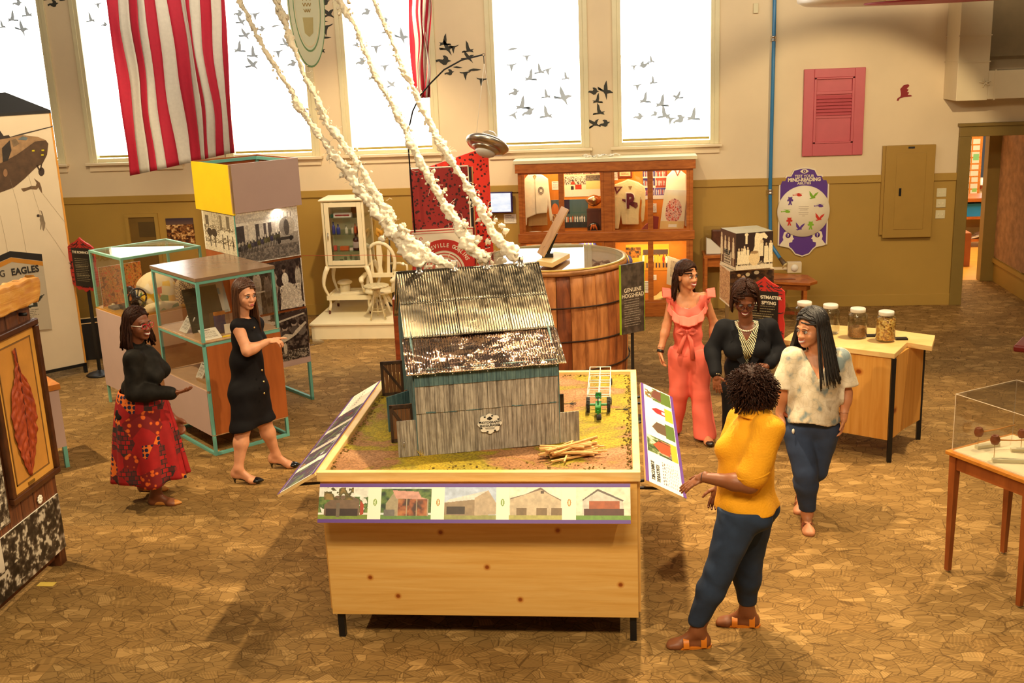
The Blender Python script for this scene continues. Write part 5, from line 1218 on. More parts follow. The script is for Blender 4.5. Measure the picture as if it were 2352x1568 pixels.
MB().tube([(sx0 + .095 * math.cos(t * PI / 12),sy0 + .095 * math.sin(t * PI / 12),.33) for t in range(25)],.006,6).build('foot_ring',M_AGED,sl)
# dental arm behind
da = thing('dental_engine','old dental drill stand with brown arm behind the white chair','dental engine',(-3.16,14.5,.21))
MB().cyl((-3.16,14.5,.21),(-3.16,14.5,1.16),.010).lathe((-3.16,14.5,.21),[(.12,0),(.11,.02),(.02,.04)],n=20).build('stand_pole',M_INK,da)
MB().ball((-3.17,14.46,1.22),.03,.03,.055,12).build('motor',M_JAP,da); MB().lathe((-3.14,14.46,1.22),[(.01,0),(.034,.005),(.034,.02),(.01,.025)],(1,0,.2),16).build('brown_wheel',plain('caramel',srgb(190,110,30),.5),da)
MB().tube([(-3.28,14.44,1.14),(-3.31,14.44,1.20),(-3.30,14.44,1.25),(-3.25,14.44,1.22),(-3.255,14.44,1.16)],[.012,.028,.034,.03,.012],10).build('headrest',plain('tan_leather',srgb(206,150,50),.6),da)
MB().tube([(-3.16,14.5,.78),(-3.02,14.45,.79),(-2.92,14.4,.77),(-2.92,14.4,.66)],.017,8).build('side_arm',M_ENAM,da)
# black and glass things at the corner of the photo tower
q = MB(); q.box(-4.33,-4.10,13.9,13.93,.21,.47); 
q = MB(); a0 = atZ(724,750,0); q.obox((-4.13,13.30,.0),(.10,.06,0),(-.1,.16,0),(0,0,.45)); tag(q.build('black_bin',M_BLKP,bevel=.02),'small black waste bin beside the left end of the white platform','bin')
gd = MB().lathe(atZ(718,787,0),[(.14,0),(.145,.004),(.14,.008)],n=28).build('glass_disc',M_GLASS)
tag(gd,'clear round disc foot on the carpet by the white platform corner','disc base')
rp = MB().tube([tuple(cf.p(.70,-.02,1.55)),(-3.2,13.5,.98 + .1),(-2.6,13.4,1.06)],.0035,6).build('rope_barrier',plain('red_cord',srgb(190,80,40),.6)); tag(rp,'thin red cord stretched in front of the medical cabinet from the photo tower','cord')
# ================================================================== GOBLIN KIOSK
M_REDP,nt,b = _new('red_block_print'); v = _coords(nt)
vo = nt.nodes.new('ShaderNodeTexVoronoi'); vo.inputs['Scale'].default_value = 24; nt.links.new(v,vo.inputs['Vector'])
nn_ = nt.nodes.new('ShaderNodeTexNoise'); nn_.inputs['Scale'].default_value = 40; nt.links.new(v,nn_.inputs['Vector'])
mm_ = nt.nodes.new('ShaderNodeMath'); mm_.operation = 'MULTIPLY'; nt.links.new(vo.outputs['Distance'],mm_.inputs[0]); nt.links.new(nn_.outputs['Fac'],mm_.inputs[1])
nt.links.new(_ramp(nt,mm_.outputs[0],[(.15,srgb(56,16,14)),(.17,srgb(150,32,28))]),b.inputs['Base Color']); b.inputs['Roughness'].default_value = .6
kf = Vector((-2.34,12.0,0)); ke = Vector((.975,.22,0)).normalized(); kb = Vector((-.22,.975,0)).normalized()
gk = thing('goblin_kiosk','dark red patterned exhibit kiosk with arched red and cream goblins sign','kiosk',kf + ke * .32)
MB().obox(kf + up * .02,ke * .64,kb * .05,up * 2.27).build('front_panel',M_REDP,gk)
b_ = MB(); b_.obox(kf + ke * .64 + kb * .0 + up * .02,ke * .012,kb * .05,up * 2.27).obox(kf + up * 2.285,ke * .65,kb * .05,up * .012); b_.build('cream_edge',M_CREAMINK,gk)
MB().obox(kf + ke * .655 + kb * .03 + up * .02,ke * .03,kb * .02,up * 2.26).build('black_edge',M_BLKP,gk)
MB().obox(kf + ke * .69 + kb * .03 + up * .02,ke * .010,kb * .02,up * 2.26).build('gold_edge',plain('gold_line',srgb(200,170,100),.5),gk)
MB().prism([(.32,.02),(.86,.02),(.84,2.46),(.0,2.22)],kf + kb * .42 + ke * .08,ke,up,.03,kb).build('rear_red_panel',M_REDP.copy(),gk)
rp_ = bpy.data.materials[gk.children[-1].data.materials[0].name]; 
for n_ in rp_.node_tree.nodes:
 if n_.bl_idname == 'ShaderNodeValToRGB': n_.color_ramp.elements[0].color = (*srgb(70,18,12),1); n_.color_ramp.elements[1].color = (*srgb(226,50,28),1)
# arch sign
as_ = kf - kb * .03 + ke * .0
ag = thing('arched_sign','red and cream arched goblins sign fixed on the front of the dark red kiosk','sign',as_ + up * .9)
MB().obox(as_ + up * .85 - ke * .03,ke * .70,kb * .02,up * .77).build('board',M_CREAMINK,ag)
def ring(name,r0,r1,mat,d,a0=0,a1=PI,cz_=1.14,par=ag,cx=.32,sq=1.):
 n_ = 36; P = [(cx + r1 * math.cos(a0 + (a1 - a0) * k / n_) ,cz_ + sq * r1 * math.sin(a0 + (a1 - a0) * k / n_)) for k in range(n_ + 1)] + [(cx + r0 * math.cos(a1 + (a0 - a1) * k / n_),cz_ + sq * r0 * math.sin(a1 + (a0 - a1) * k / n_)) for k in range(n_ + 1)]
 MB().prism(P,as_ - kb * d,ke,up,.002,-kb).build(name,mat,par)
ring('red_arch',.235,.36,M_RED,.001); ring('inner_arch',.20,.21,M_RED,.001); ring('inner_arch',.16,.18,plain('salmon',srgb(220,120,96),.5),.001); ring('inner_arch',.11,.14,plain('salmon',srgb(220,120,96),.5),.001)
b_ = MB(); d_ = as_ - kb * .001
for o_,a_,c_ in (((-.03,1.60),.70,.01),((-.015,1.575),.67,.004),((-.03,.86),.70,.01)): b_.obox(d_ + ke * o_[0] + up * o_[1],ke * a_,-kb * .002,up * c_)
for x in (-.03,.66): b_.obox(d_ + ke * x + up * .86,ke * .01,-kb * .002,up * .75)
b_.build('red_border',M_RED,ag)
for s in (.05,.59):
 for (dx_,dz_) in ((-.03,.02),(.03,.02),(0,-.04)):
  b_ = MB(); b_.tube([d_ + ke * (s + dx_ + .016 * math.cos(t * PI / 6)) + up * (1.50 + dz_ + .016 * math.sin(t * PI / 6)) for t in range(13)],.003,5); b_.build('scroll_ring',M_RED,ag)
for i,chh in enumerate('HOPKINSVILLE GOBLINS'):
 if chh == ' ': continue
 t = PI * .86 - PI * .72 * i / 19; c = d_ + ke * (.32 + .275 * math.cos(t)) + up * (1.14 + .275 * math.sin(t))
 xd_ = ke * math.sin(t) - up * math.cos(t); yd_ = ke * math.cos(t) + up * math.sin(t)
 text(chh,.062,c,xd_,yd_,M_CREAMINK,ag,bold=.0016,ext=.001,squash=.8)
# curved pole with saucer
UX = atY(1119,333,11.8)
pole = [atY(942,392,11.95),atY(938,340,11.93),atY(938,300,11.9),atY(948,255,11.87),atY(966,218,11.85),atY(990,190,11.83),atY(1020,160,11.81),atY(1060,138,11.8),atY(1108,126,11.8)]
pr = thing('curved_pole','thin curved black pole rising from the red kiosk and carrying the silver saucer','pole',(pole[0].x,pole[0].y,2.0))
MB().tube([(pole[0].x + .01,pole[0].y,1.6)] + pole,.0085,8).build('rod',M_BLACK,pr)
e0 = pole[-1]; MB().tube([e0 + Vector((.014 * math.cos(t * PI / 6) + .012,0,.014 * math.sin(t * PI / 6))) for t in range(13)],.003,6).cyl(e0 + Vector((.012,0,-.014)),e0 + Vector((.014,0,-.09)),.004).build('end_ring',M_BLACK,pr)
uf = thing('flying_saucer','silver flying saucer with clear dome hanging from the curved black pole','flying saucer',UX)
ua = Vector((.24,.42,.87)).normalized()
M_SIL = plain('satin_silver',(.62,.57,.5),.28,1.)
MB().lathe(UX,[(.06,-.04),(.15,-.048),(.205,-.035),(.235,.0),(.232,.025),(.20,.05),(.13,.06),(.09,.062)],ua,48).build('disc_hull',M_SIL,uf)
MB().lathe(UX,[(.05,-.085),(.115,-.08),(.135,-.06),(.16,-.045),(.1,-.04)],ua,40).build('lower_ring',M_SIL,uf)
MB().lathe(UX,[(.02,-.125),(.07,-.118),(.10,-.10),(.11,-.08)],ua,40).build('white_belly_lens',plain('milky_lens',srgb(226,222,214),.4),uf)
MB().lathe(UX,[(.105,.058),(.10,.09),(.08,.125),(.045,.148),(.01,.155)],ua,32).build('dome',glass('dome_glass',(1,1,1),.85),uf)
MB().lathe(UX,[(.03,.06),(.03,.085),(.015,.10),(.01,.12)],ua,16).build('cabin_light',M_PAPER,uf)
sc_ = MB(); t0 = e0 + Vector((.014,0,-.09))
for q_ in (UX + Vector((-.12,0,.06)),UX + Vector((.12,.0,.03))): sc_.cyl(t0,q_,.0018,n=5)
tag(sc_.build('suspension_cord',M_WIRE),'fine pale cords holding up the silver flying saucer','cord')
# ================================================================== TV
tvr = thing('wall_screen','small lit flat screen on a bracket on the mustard wall beside the trophy cabinet','screen',(-1.72,WY - .1,1.40))
TP = [(-1.953,1.395),(-1.495,1.395),(-1.495,1.675),(-1.953,1.675)]
MB().box(-1.955,-1.495,WY - .12,WY - .08,1.395,1.675).build('bezel',plain('navy_bezel',srgb(40,34,90),.4),tvr,bevel=.004)
m,nt,b = _new('lit_screen'); f_ = _noise(nt,_coords(nt,(1,1,2)),7,3)
cc_ = _ramp(nt,f_,[(.35,(.75,.82,.95)),(.6,(1,1,1))]); nt.links.new(cc_,b.inputs['Emission Color']); b.inputs['Emission Strength'].default_value = .62; b.inputs['Base Color'].default_value = (.02,.02,.02,1)
MB().box(-1.915,-1.52,WY - .124,WY - .12,1.41,1.66).build('lit_screen',m,tvr)
MB().box(-1.8,-1.6,WY - .08,WY - .014,1.46,1.6).build('bracket',M_BLACK,tvr)
slab('label_card','white caption card on the mustard wall under the small screen','card',card(seed=8),(-1.63,WY - .02,1.235),(1,0,0),up,.165,.125,M_PAPER)
# ================================================================== TROPHY CABINET
CX0,CX1,CY0,CY1 = -1.385,.885,14.44,14.80
tc = thing('trophy_cabinet','wide honey oak glass fronted trophy cabinet with lit school jackets and photographs','cabinet',(-.25,14.6,0))
# vertical positions
b_ = MB(); zt = 2.04
b_.box(CX0,CX0 + .05,CY0,CY1,.0,zt).box(CX1 - .05,CX1,CY0,CY1,.0,zt).box(-.27,-.16,CY0,CY1,.1,zt)
b_.box(CX0,CX1,CY0,CY1,zt,zt + .03).box(CX0 + .05,CX1 - .05,CY0,CY1,1.06,1.10).box(CX0,CX1,CY0,CY1,.0,.17)
b_.box(CX0 - .03,CX1 + .03,CY0 - .035,CY0 + .02,zt - .09,zt + .03).box(CX0 - .02,CX1 + .02,CY0 - .02,CY0 + .03,1.03,1.15).box(CX0 - .02,CX1 + .02,CY0 - .02,CY0 + .03,.0,.20)
b_.build('carcass',M_OAK,tc,bevel=.004)
MB().box(CX0 + .05,CX1 - .05,CY1 - .02,CY1,.17,zt).build('orange_back',plain('orange_pinboard',srgb(214,128,30),.8,var=.06),tc)
MB().box(CX0 - .05,CX1 + .05,CY0 - .05,CY1 + .03,zt + .03,zt + .075).build('cream_cornice',M_TRIMC,tc,bevel=.004)
for (a,c) in ((CX0 + .05,-.82),(-.82,-.27),(-.16,.335),(.335,CX1 - .05)):
 for (z0,z1) in ((1.15,zt - .09),(.20,1.03)):
  q = MB(); w_ = .035
  q.box(a,a + w_,CY0 - .005,CY0 + .02,z0,z1).box(c - w_,c,CY0 - .005,CY0 + .02,z0,z1).box(a + w_,c - w_,CY0 - .005,CY0 + .02,z0,z0 + w_ * .6).box(a + w_,c - w_,CY0 - .005,CY0 + .02,z1 - w_ * .6,z1)
  dr = q.build('glazed_door',M_OAK,tc); MB().box(a + w_,c - w_,CY0 + .006,CY0 + .008,z0 + .02,z1 - .02).build('door_glass',M_GLASS,dr)
for x in (-.82,.36):
 for z_ in (zt - .02,1.02): lamp_area((x,CY0 + .07,z_),(x,CY0 + .2,z_ - 1),5.5,.95,.05,(1,.78,.45))
PB = CY1 - .024; SHF = 1.102
def P2(x,y,Y=PB): v = atY(x,y,Y); return v.x,v.z
def garment(name,label,pts_,Y,t,mat,cat='jacket'):
 r_ = thing(name,label,cat,(P2(*pts_[0],Y)[0],Y,SHF))
 MB().prism([P2(x,y,Y) for x,y in pts_],(0,Y,0),(1,0,0),up,t,(0,-1,0)).build('body',mat,r_,bevel=.018)
 return r_
YJ = CY1 - .14
M_WJ = plain('off_white_cloth',srgb(240,226,190),.85,var=.08,vs=12,bump=.3,bs=14)
sY = .125 * .0
g1 = garment('school_jacket','white zip school jacket with round crest hanging in the left bay of the trophy cabinet',[(1218,395),(1226,388),(1234,398),(1246,401),(1259,410),(1263,450),(1270,504),(1264,507),(1259,470),(1257,488),(1234,490),(1211,500),(1210,517),(1204,512),(1203,440),(1205,410)],YJ,.05,M_WJ)
q = MB(); q.tube([(P2(1229,404,YJ)[0],YJ - .053,P2(1229,404,YJ)[1]),(P2(1232,490,YJ)[0],YJ - .053,P2(1232,490,YJ)[1])],.003,5); q.build('zip',plain('grey_zip',srgb(150,136,100),.5),g1)
q = MB(); cx_,cz_ = P2(1243,436,YJ)
q.tube([(cx_ + .035 * math.cos(t * PI / 10),YJ - .053,cz_ + .047 * math.sin(t * PI / 10)) for t in range(21)],.003,5); q.tube([(cx_ + .022 * math.cos(t * PI / 10),YJ - .053,cz_ + .03 * math.sin(t * PI / 10)) for t in range(21)],.003,5)
q.build('round_crest',plain('brown_ink',srgb(90,60,40),.6),g1)
MB().prism([P2(1224,403,YJ),P2(1229,412,YJ),P2(1233,403,YJ),P2(1229,400,YJ)],(0,YJ - .051,0),(1,0,0),up,.003,(0,-1,0)).build('collar_patch',plain('tan_lining',srgb(150,110,60),.8),g1)  # tan patch at the neckline in the lining colour
sw_ = garment('letter_sweater','cream letter sweater with big maroon P and megaphone in the trophy cabinet',[(1434,415),(1442,411),(1451,413),(1466,418),(1478,426),(1482,434),(1482,470),(1479,506),(1474,510),(1472,495),(1474,460),(1471,455),(1467,490),(1467,514),(1429,514),(1426,492),(1421,524),(1409,524),(1406,515),(1411,470),(1407,435),(1412,423)],YJ,.06,plain('cream_knit',srgb(228,204,146),.9,var=.06,vs=10,bump=.3,bs=40))
M_MAR = plain('maroon_felt',srgb(100,20,34),.8)
q = MB(); q.prism([P2(x,y,YJ) for x,y in ((1429,455),(1441,457),(1456,462),(1464,464),(1465,472),(1460,477),(1450,471),(1429,459))],(0,YJ - .0615,0),(1,0,0),up,.003,(0,-1,0)); q.build('megaphone_patch',M_MAR,sw_)
pp = P2(1447,475,YJ)
text('P',.26,(pp[0],YJ - .063,pp[1] - .0),(1,0,0),up,M_CREAMINK,sw_,bold=.026,ext=.002,squash=.75,name='letter_outline')
text('P',.26,(pp[0],YJ - .067,pp[1] - .0),(1,0,0),up,M_MAR,sw_,bold=.012,ext=.002,squash=.75,name='letter')
q = MB(); q.prism([P2(x,y,YJ) for x,y in ((1411,427),(1430,427),(1416,445))],(0,YJ - .0615,0),(1,0,0),up,.003,(0,-1,0)); q.build('shoulder_patch',M_MAR,sw_)
q = MB(); q.prism([P2(x,y,YJ) for x,y in ((1415,429),(1425,429),(1417,438))],(0,YJ - .065,0),(1,0,0),up,.003,(0,-1,0)); q.build('patch_inlay',plain('tan_inlay',srgb(176,140,96),.8),sw_)
MB().prism([P2(x,y,YJ) for x,y in ((1443,426),(1452,426),(1448,434))],(0,YJ - .0615,0),(1,0,0),up,.002,(0,-1,0)).build('neck_opening',plain('tan_lining',srgb(150,110,60),.8),sw_)
g3 = garment('school_jacket','pale satin jacket with red striped collar hanging at the right of the trophy cabinet',[(1548,386),(1553,383),(1560,388),(1576,400),(1577,440),(1577,520),(1572,518),(1570,440),(1534,440),(1528,440),(1531,404)],YJ + .02,.045,plain('pale_satin',srgb(236,222,190),.5,var=.05))
for dx_ in (0,.012):
 q = MB(); a_,c_ = P2(1549,389,YJ); e_x,e_z = P2(1556,403,YJ); f_x,f_z = P2(1563,390,YJ)
 q.tube([(a_ + dx_,YJ - .028,c_),(e_x,YJ - .03,e_z + dx_),(f_x - dx_,YJ - .028,f_z)],.004,5); q.build('collar_stripe',plain('red_stripe',srgb(190,40,30),.6),g3)
q = MB(); hx,hz = P2(1553,384,YJ); q.tube([(hx,YJ,hz),(hx,YJ,hz + .02),(hx - .012,YJ,hz + .035),(hx - .006,YJ,hz + .05)],.004,6); q.build('hanger_hook',M_CREAMINK,g3)
def cpic(name,label,cv,x0,y0,x1,y1,Y=PB,cat='photograph',mat=None,dx=0):
 a_ = atY(x0,y1,Y); c_ = atY(x1,y0,Y)
 return slab(name,label,cat,cv,(a_.x,Y,a_.z),(1,0,0),up,c_.x - a_.x,c_.z - a_.z,mat or M_PAPER)
k1 = Canvas(100,90,(240,226,180)); k1.speck(0,.78,1,1,26,[(60,40,26),(226,210,170),(190,60,40),(240,226,190)],2); k1.speck(0,.42,.6,.72,30,[(60,50,40),(240,230,200),(230,216,180),(90,70,50)],3); k1.speck(.6,.5,1,.74,30,[(90,80,70),(140,126,100)],4); k1.rect(.6,.26,1,.54,(236,214,130)); k1.ell(.24,.48,.05,.06,(214,60,30)); k1.rect(.3,.26,.48,.42,(190,60,30)); k1.rect(.18,.24,.26,.38,(50,36,30)); k1.rect(0,0,1,.24,(236,226,196)); k1.rect(.0,.74,1,.79,(236,216,160))
cpic('game_photograph','crowd game photograph pinned high in the second bay of the trophy cabinet',k1,1297,385,1378,452)
k2 = Canvas(120,80,(70,96,90)); k2.grad(.4,1,(80,110,96),(70,96,104)); k2.rect(0,0,1,.2,(36,50,50)); k2.people(.0,.92,.2,.24,15,[(236,232,214),(226,220,200),(210,110,60)],2,(150,100,70)); k2.ell(.1,.62,.10,.26,(226,120,50)); k2.speck(.0,.1,.2,.5,12,[(226,180,90),(110,50,36),(236,220,180)],4); k2.rect(.28,.5,.5,1,(40,36,56))
cpic('team_photograph','teal stadium team photograph across the lower part of the left trophy cabinet bays',k2,1268,457,1350,524,PB - .004)
k3 = Canvas(90,90,(226,216,200))
k3.rect(0,.70,.5,.92,(60,50,120)); k3.rect(.52,.70,1,1,(150,50,36)); k3.rect(0,.42,.5,.66,(50,40,100)); k3.rect(.52,.36,1,.66,(176,76,50)); k3.rect(0,.12,.48,.36,(80,50,120)); k3.rect(.5,.12,.96,.34,(90,80,150))
for a in (.02,.54):
 for z_ in (.14,.42,.70): k3.people(a,a + .42,z_,.18,7,[(226,206,190),(200,110,90),(240,230,220)],int(z_ * 100 + a * 10))
cpic('photo_sheet','sheet of blue and red team photographs behind the middle upright of the right trophy bays',k3,1477,382,1532,458)
k4 = Canvas(80,120,(238,222,180)); k4.grad(.8,1,(236,220,180),(226,226,210)); k4.rect(0,0,1,.2,(226,190,120)); k4.speck(.16,.2,.88,.82,20,[(206,50,36),(236,214,190),(226,120,90),(240,230,210),(150,60,50)],6,None)
m_ = (((k4.X - .5) / .36) ** 2 + ((k4.Y - .46) / .32) ** 2 > 1) & (k4.Y > .2) & (k4.Y < .85); k4.put(m_,(238,222,182)); k4.rect(.35,.04,.7,.12,(240,230,206))
pa,pb_,pc_,pd_ = [atY(x,y,YJ - .08) for x,y in ((1515,525),(1570,525),(1577,437),(1527,435))]
tr4 = thing('team_poster','tall poster of a red uniformed team leaning in front of the satin jacket','poster',((pa.x + pb_.x) / 2,YJ - .08,SHF))
MB().prism([(v.x,v.z) for v in (pa,pb_,pc_,pd_)],(0,YJ - .075,0),(1,0,0),up,.008,(0,1,0)).build('board',M_PAPER,tr4)
picture('print',k4,pa,pb_,pc_,pd_,tr4,off=.006)
k5 = Canvas(50,36,(226,206,150)); k5.speck(.1,.1,.9,.5,16,[(190,160,110),(150,120,80),(226,206,150)],3)
fr5 = thing('framed_photograph','small brown framed photograph above the letter sweater in the trophy cabinet','picture',(P2(1435,405)[0],PB,P2(1435,405)[1]))
a_ = P2(1419,408); c_ = P2(1452,383); MB().box(a_[0],c_[0],PB - .02,PB,a_[1],c_[1]).build('frame',M_WALN,fr5,bevel=.003)
picture('print',k5,(a_[0] + .025,PB - .022,a_[1] + .025),(c_[0] - .025,PB - .022,a_[1] + .025),(c_[0] - .025,PB - .022,c_[1] - .025),(a_[0] + .025,PB - .022,c_[1] - .025),fr5)
for i,(x0,y0,x1,y1,w_) in enumerate(((1240,385,1267,399,'top centre of the left bay'),(1268,416,1290,436,'beside the right sleeve of the zip jacket'),(1399,393,1419,414,'top left of the letter sweater'),(1493,467,1508,488,'low between the letter sweater and the poster'))):
 cpic('caption_card','white caption card in the trophy cabinet, ' + w_,card(seed=20 + i),x0,y0,x1,y1,cat='card')
# football and stand, book, bags
fs = MB(); a_ = P2(1349,524,YJ - .04); fs.box(a_[0],-.29,YJ - .08,YJ,SHF,P2(1349,475,YJ)[1] - .02); tag(fs.build('brown_pedestal',plain('dusky_brown',srgb(96,52,36),.7)),'dusky brown pedestal under the bronze football in the trophy cabinet','pedestal')
a_ = P2(1362,459,YJ - .05); fb = MB(); fb.lathe((a_[0] - .10,YJ - .06,a_[1]),[(.003,0),(.03,.02),(.065,.06),(.08,.11),(.065,.16),(.03,.2),(.003,.22)],(1,0,-.05),24)
tag(fb.build('bronze_football',plain('bronze',(.8,.45,.2),.25,1.)),'shiny bronze football on the brown pedestal in the trophy cabinet','football')
fr6 = thing('striped_football','black and orange striped ball at the foot of the brown pedestal','ball',(P2(1362,515,YJ)[0],YJ - .12,SHF)); a_ = (P2(1364,512,YJ - .1)[0],SHF + .085)
MB().ball((a_[0],YJ - .14,a_[1]),.085,.06,.085,20).build('ball',M_JAP,fr6)
for s in (-1,0,1):
 MB().tube([(a_[0] + s * .055 * (.3 + k * .3),YJ - .14 - .062 * math.cos(k * .55) ,a_[1] + .06 - k * .045) for k in range(4)],.012,6).build('orange_stripe',plain('orange_stripe',srgb(226,110,30),.6),fr6)
bk_ = thing('open_yearbook','open white yearbook lying below the zip jacket in the trophy cabinet','book',(-1.12,CY0 + .1,SHF))
a_ = -1.29; 
MB().grid(lambda u,v: (a_ + u * .38,CY0 + .06 + v * .17,SHF + .012 + .014 * abs(math.sin(u * 2 * PI)) ** .6 + v * .02),24,4).grid(lambda u,v: (a_ + u * .38,CY0 + .06 + v * .17,SHF + .001),2,2).build('pages',M_PAPER,bk_)
q = MB()
for k in range(4): q.box(a_ + .02 + k * .09,a_ + .08 + k * .09,CY0 + .08,CY0 + .12,SHF + .028,SHF + .032)
q.build('printed_photos',plain('sepia_ink',srgb(96,70,46),.7),bk_)
cbox(-.75,-.40,CY0 + .06,SHF,.14,.02,(226,200,150),'pale flat magazine lying under the teal team photograph','magazine','magazine')
cbox(.0,.22,CY0 + .06,SHF,.12,.04,(206,150,120),'flat cream and pink box below the letter sweater','flat_box')
q = MB(); q.prism([(.17,SHF),(.33,SHF),(.33,SHF + .16),(.27,SHF + .12)],(0,YJ - .1,0),(1,0,0),up,.05,(0,-1,0)); tag(q.build('maroon_pennant',plain('dusty_maroon',srgb(160,66,54),.7),bevel=.006),'folded dusty red pennant at the right hem of the letter sweater','pennant')
q = MB(); q.prism([(.35,SHF),(.43,SHF),(.45,SHF + .2),(.36,SHF + .22)],(0,YJ,0),(1,0,0),up,.03,(0,-1,0)); tag(q.build('maroon_folder',plain('maroon_folder',srgb(130,40,30),.6)),'dark red folder standing left of the team poster','folder')
# khaki trousers below the zip jacket
q = MB(); q.prism([P2(x,y,YJ + .02) for x,y in ((1213,492),(1256,484),(1258,517),(1213,520))],(0,YJ + .06,0),(1,0,0),up,.03,(0,-1,0)); tag(q.build('khaki_trousers',plain('khaki',srgb(180,140,80),.8),bevel=.008),'khaki trousers hanging under the white zip jacket','trousers')
# lower bays
k6 = Canvas(120,80,(236,180,40)); k6.rect(0,0,1,.3,(226,150,50)); k6.rect(.0,.62,1,.82,(240,190,60)); k6.speck(0,.5,.35,.9,10,[(120,70,30),(210,130,40),(60,40,26)],3); k6.rect(.4,.6,.98,.8,(90,70,60)); k6.people(.3,.98,.1,.55,9,[(240,236,220),(226,60,40),(226,190,70),(236,230,214)],5,(120,80,56),(60,50,60))
cpic('bus_photograph','orange photograph of a team before a yellow bus in the lower right trophy bay',k6,1438,560,1536,622,PB)
k7 = Canvas(50,80,(226,206,170)); k7.speck(.2,.3,.8,.9,12,[(190,170,140),(206,186,150),(160,140,120)],3)
a_,c_,d_,e2_ = [atY(x,y,YJ - .08) for x,y in ((1531,652),(1550,660),(1556,595),(1534,588))]
t7 = thing('leaning_print','pale print leaning in the lower right bay behind the woman in coral','print',a_)
a_,c_,d_,e2_ = [atY(x,y,YJ - .08) for x,y in ((1531,652),(1565,662),(1570,600),(1534,588))]
MB().prism([(v.x,v.z) for v in (a_,c_,d_,e2_)],(0,YJ - .075,0),(1,0,0),up,.008,(0,1,0)).build('board',M_PAPER,t7); picture('print',k7,a_,c_,d_,e2_,t7,off=.006)
cpic('caption_card','white caption card under the bus photograph in the lower right trophy bay',card(seed=30),1489,631,1508,643,cat='card'); cpic('caption_card','narrow white card at the left edge of the lower right trophy bay',card(seed=31),1478,645,1497,672,cat='card')
cpic('caption_card','pale card in the lower second bay above the barrel top',card(seed=32),1298,557,1312,570,cat='card')
M_NAVY = plain('navy_gold_cloth',srgb(50,44,96),.8)
for (cx_,cz_,w_) in ((-.50,.93,'above the barrel top in the lower second bay'),(-.03,.72,'at the right rim of the barrel in the lower third bay')):
 hm = thing('navy_cap','navy and gold cap ' + w_,'cap',(cx_,14.6,cz_)); MB().ball((cx_,14.62,cz_),.13,.10,.10,20).build('crown',M_NAVY,hm)
 for k in (-1,0,1): MB().tube([(cx_ + k * .05 + .03 * math.cos(t * .5),14.62 - .105 * math.cos(t * .5 - .7) ,cz_ + .1 * math.sin(t * .5 - .2)) for t in range(6)],.006,5).build('gold_stripe',M_YEL,hm)
 MB().cyl((cx_,14.62,.171),(cx_,14.62,cz_ - .05),.03).build('stand',M_OAK,hm)
tt = MB().grid(lambda u,v: (.37 + u * .44,CY0 + .08 + v * .2,.21 + .03 * noise.noise((u * 7,v * 5,1)) + .10 * u * v + .05 * math.sin(u * PI)),26,12).build('folded_shirt',plain('cream_yellow_shirt',srgb(226,200,120),.9,var=.15,vs=8)); md = tt.modifiers.new('s','SOLIDIFY'); md.thickness = .03
tag(tt,'crumpled cream and yellow shirt on the floor of the lower right trophy bay','shirt')
# crumpled white wire on top of the cabinet
q = MB(); r = random.Random(8)
p = Vector((-.50,14.6,2.13))
for k in range(9):
 pts = [Vector((-.5 + k * .045 + r.uniform(-.02,.02),14.58 + r.uniform(-.04,.04),2.125 + r.uniform(0,.02)))]
 for j in range(5): pts.append(pts[-1] + Vector((r.uniform(-.05,.06),r.uniform(-.04,.04),0))); pts[-1].z = 2.12 + r.uniform(0,.035)
 q.tube(pts,.007,6)
tag(q.build('crumpled_ribbon',M_PAPER),'crumpled white ribbon left on top of the trophy cabinet','ribbon')
# ================================================================== HOGSHEAD
hc = Vector((-.735,11.16,0)); HR = .735; HZ = 1.40
hg = thing('hogshead_barrel','huge wooden hogshead barrel with a round glass top behind the model barn','barrel',hc)
m,nt,b = _new('stave_wood'); v = _coords(nt)
M_STV = [wood('barrel_stave_%d' % k,srgb(*c1),srgb(*c2),(5,5,.9),.6,ns=3,bump=.25) for k,(c1,c2) in enumerate((((96,46,18),(168,92,40)),((120,62,26),(190,112,54)),((84,38,16),(146,76,34)),((140,80,36),(204,134,74))))]
NST = 34; r = random.Random(2)
for k in range(NST):
 t0 = 2 * PI * k / NST + .004; t1 = 2 * PI * (k + 1) / NST - .004; ra = HR - r.uniform(.0,.008); q = MB()
 def sf(u,v,ra=ra,t0=t0,t1=t1):
  t = t0 + (t1 - t0) * u; rr_ = ra + .03 * math.sin(v * PI); return (hc.x + rr_ * math.cos(t),hc.y + rr_ * math.sin(t),.03 + (HZ - .04) * v)
 q.grid(lambda u,v: sf(u,v),3,10)
 o = q.build('stave',M_STV[r.randrange(4)],hg); md = o.modifiers.new('s','SOLIDIFY'); md.thickness = .03
for z_ in (.42,.72,1.06): 
 rr_ = HR + .035; MB().tube([(hc.x + rr_ * math.cos(t * PI / 30),hc.y + rr_ * math.sin(t * PI / 30),z_ + .008 * math.sin(t * .3)) for t in range(61)],.008,6).build('wire_hoop',plain('rusty_wire',srgb(50,30,18),.6,.5),hg)
MB().lathe(hc,[(HR - .05,HZ - .03),(HR + .02,HZ - .02),(HR + .02,HZ + .025),(HR - .01,HZ + .03)],n=72,caps=False).build('top_rim',wood('rim_wood',srgb(150,96,50),srgb(190,130,74),(3,3,3)),hg)
MB().lathe(hc,[(.002,HZ - .012),(HR - .03,HZ - .012),(HR - .03,HZ - .011)],n=60).build('packed_leaf_surface',wood('packed_leaf',srgb(110,56,26),srgb(176,110,60),(2,9,1),.6,ns=5),hg)
MB().lathe(hc,[(HR - .02,HZ + .028),(HR + .015,HZ + .028),(HR + .018,HZ + .040),(HR - .02,HZ + .042)],n=72,caps=False).build('gold_glass_edge',plain('gold_edge',srgb(200,164,80),.3,.4),hg)
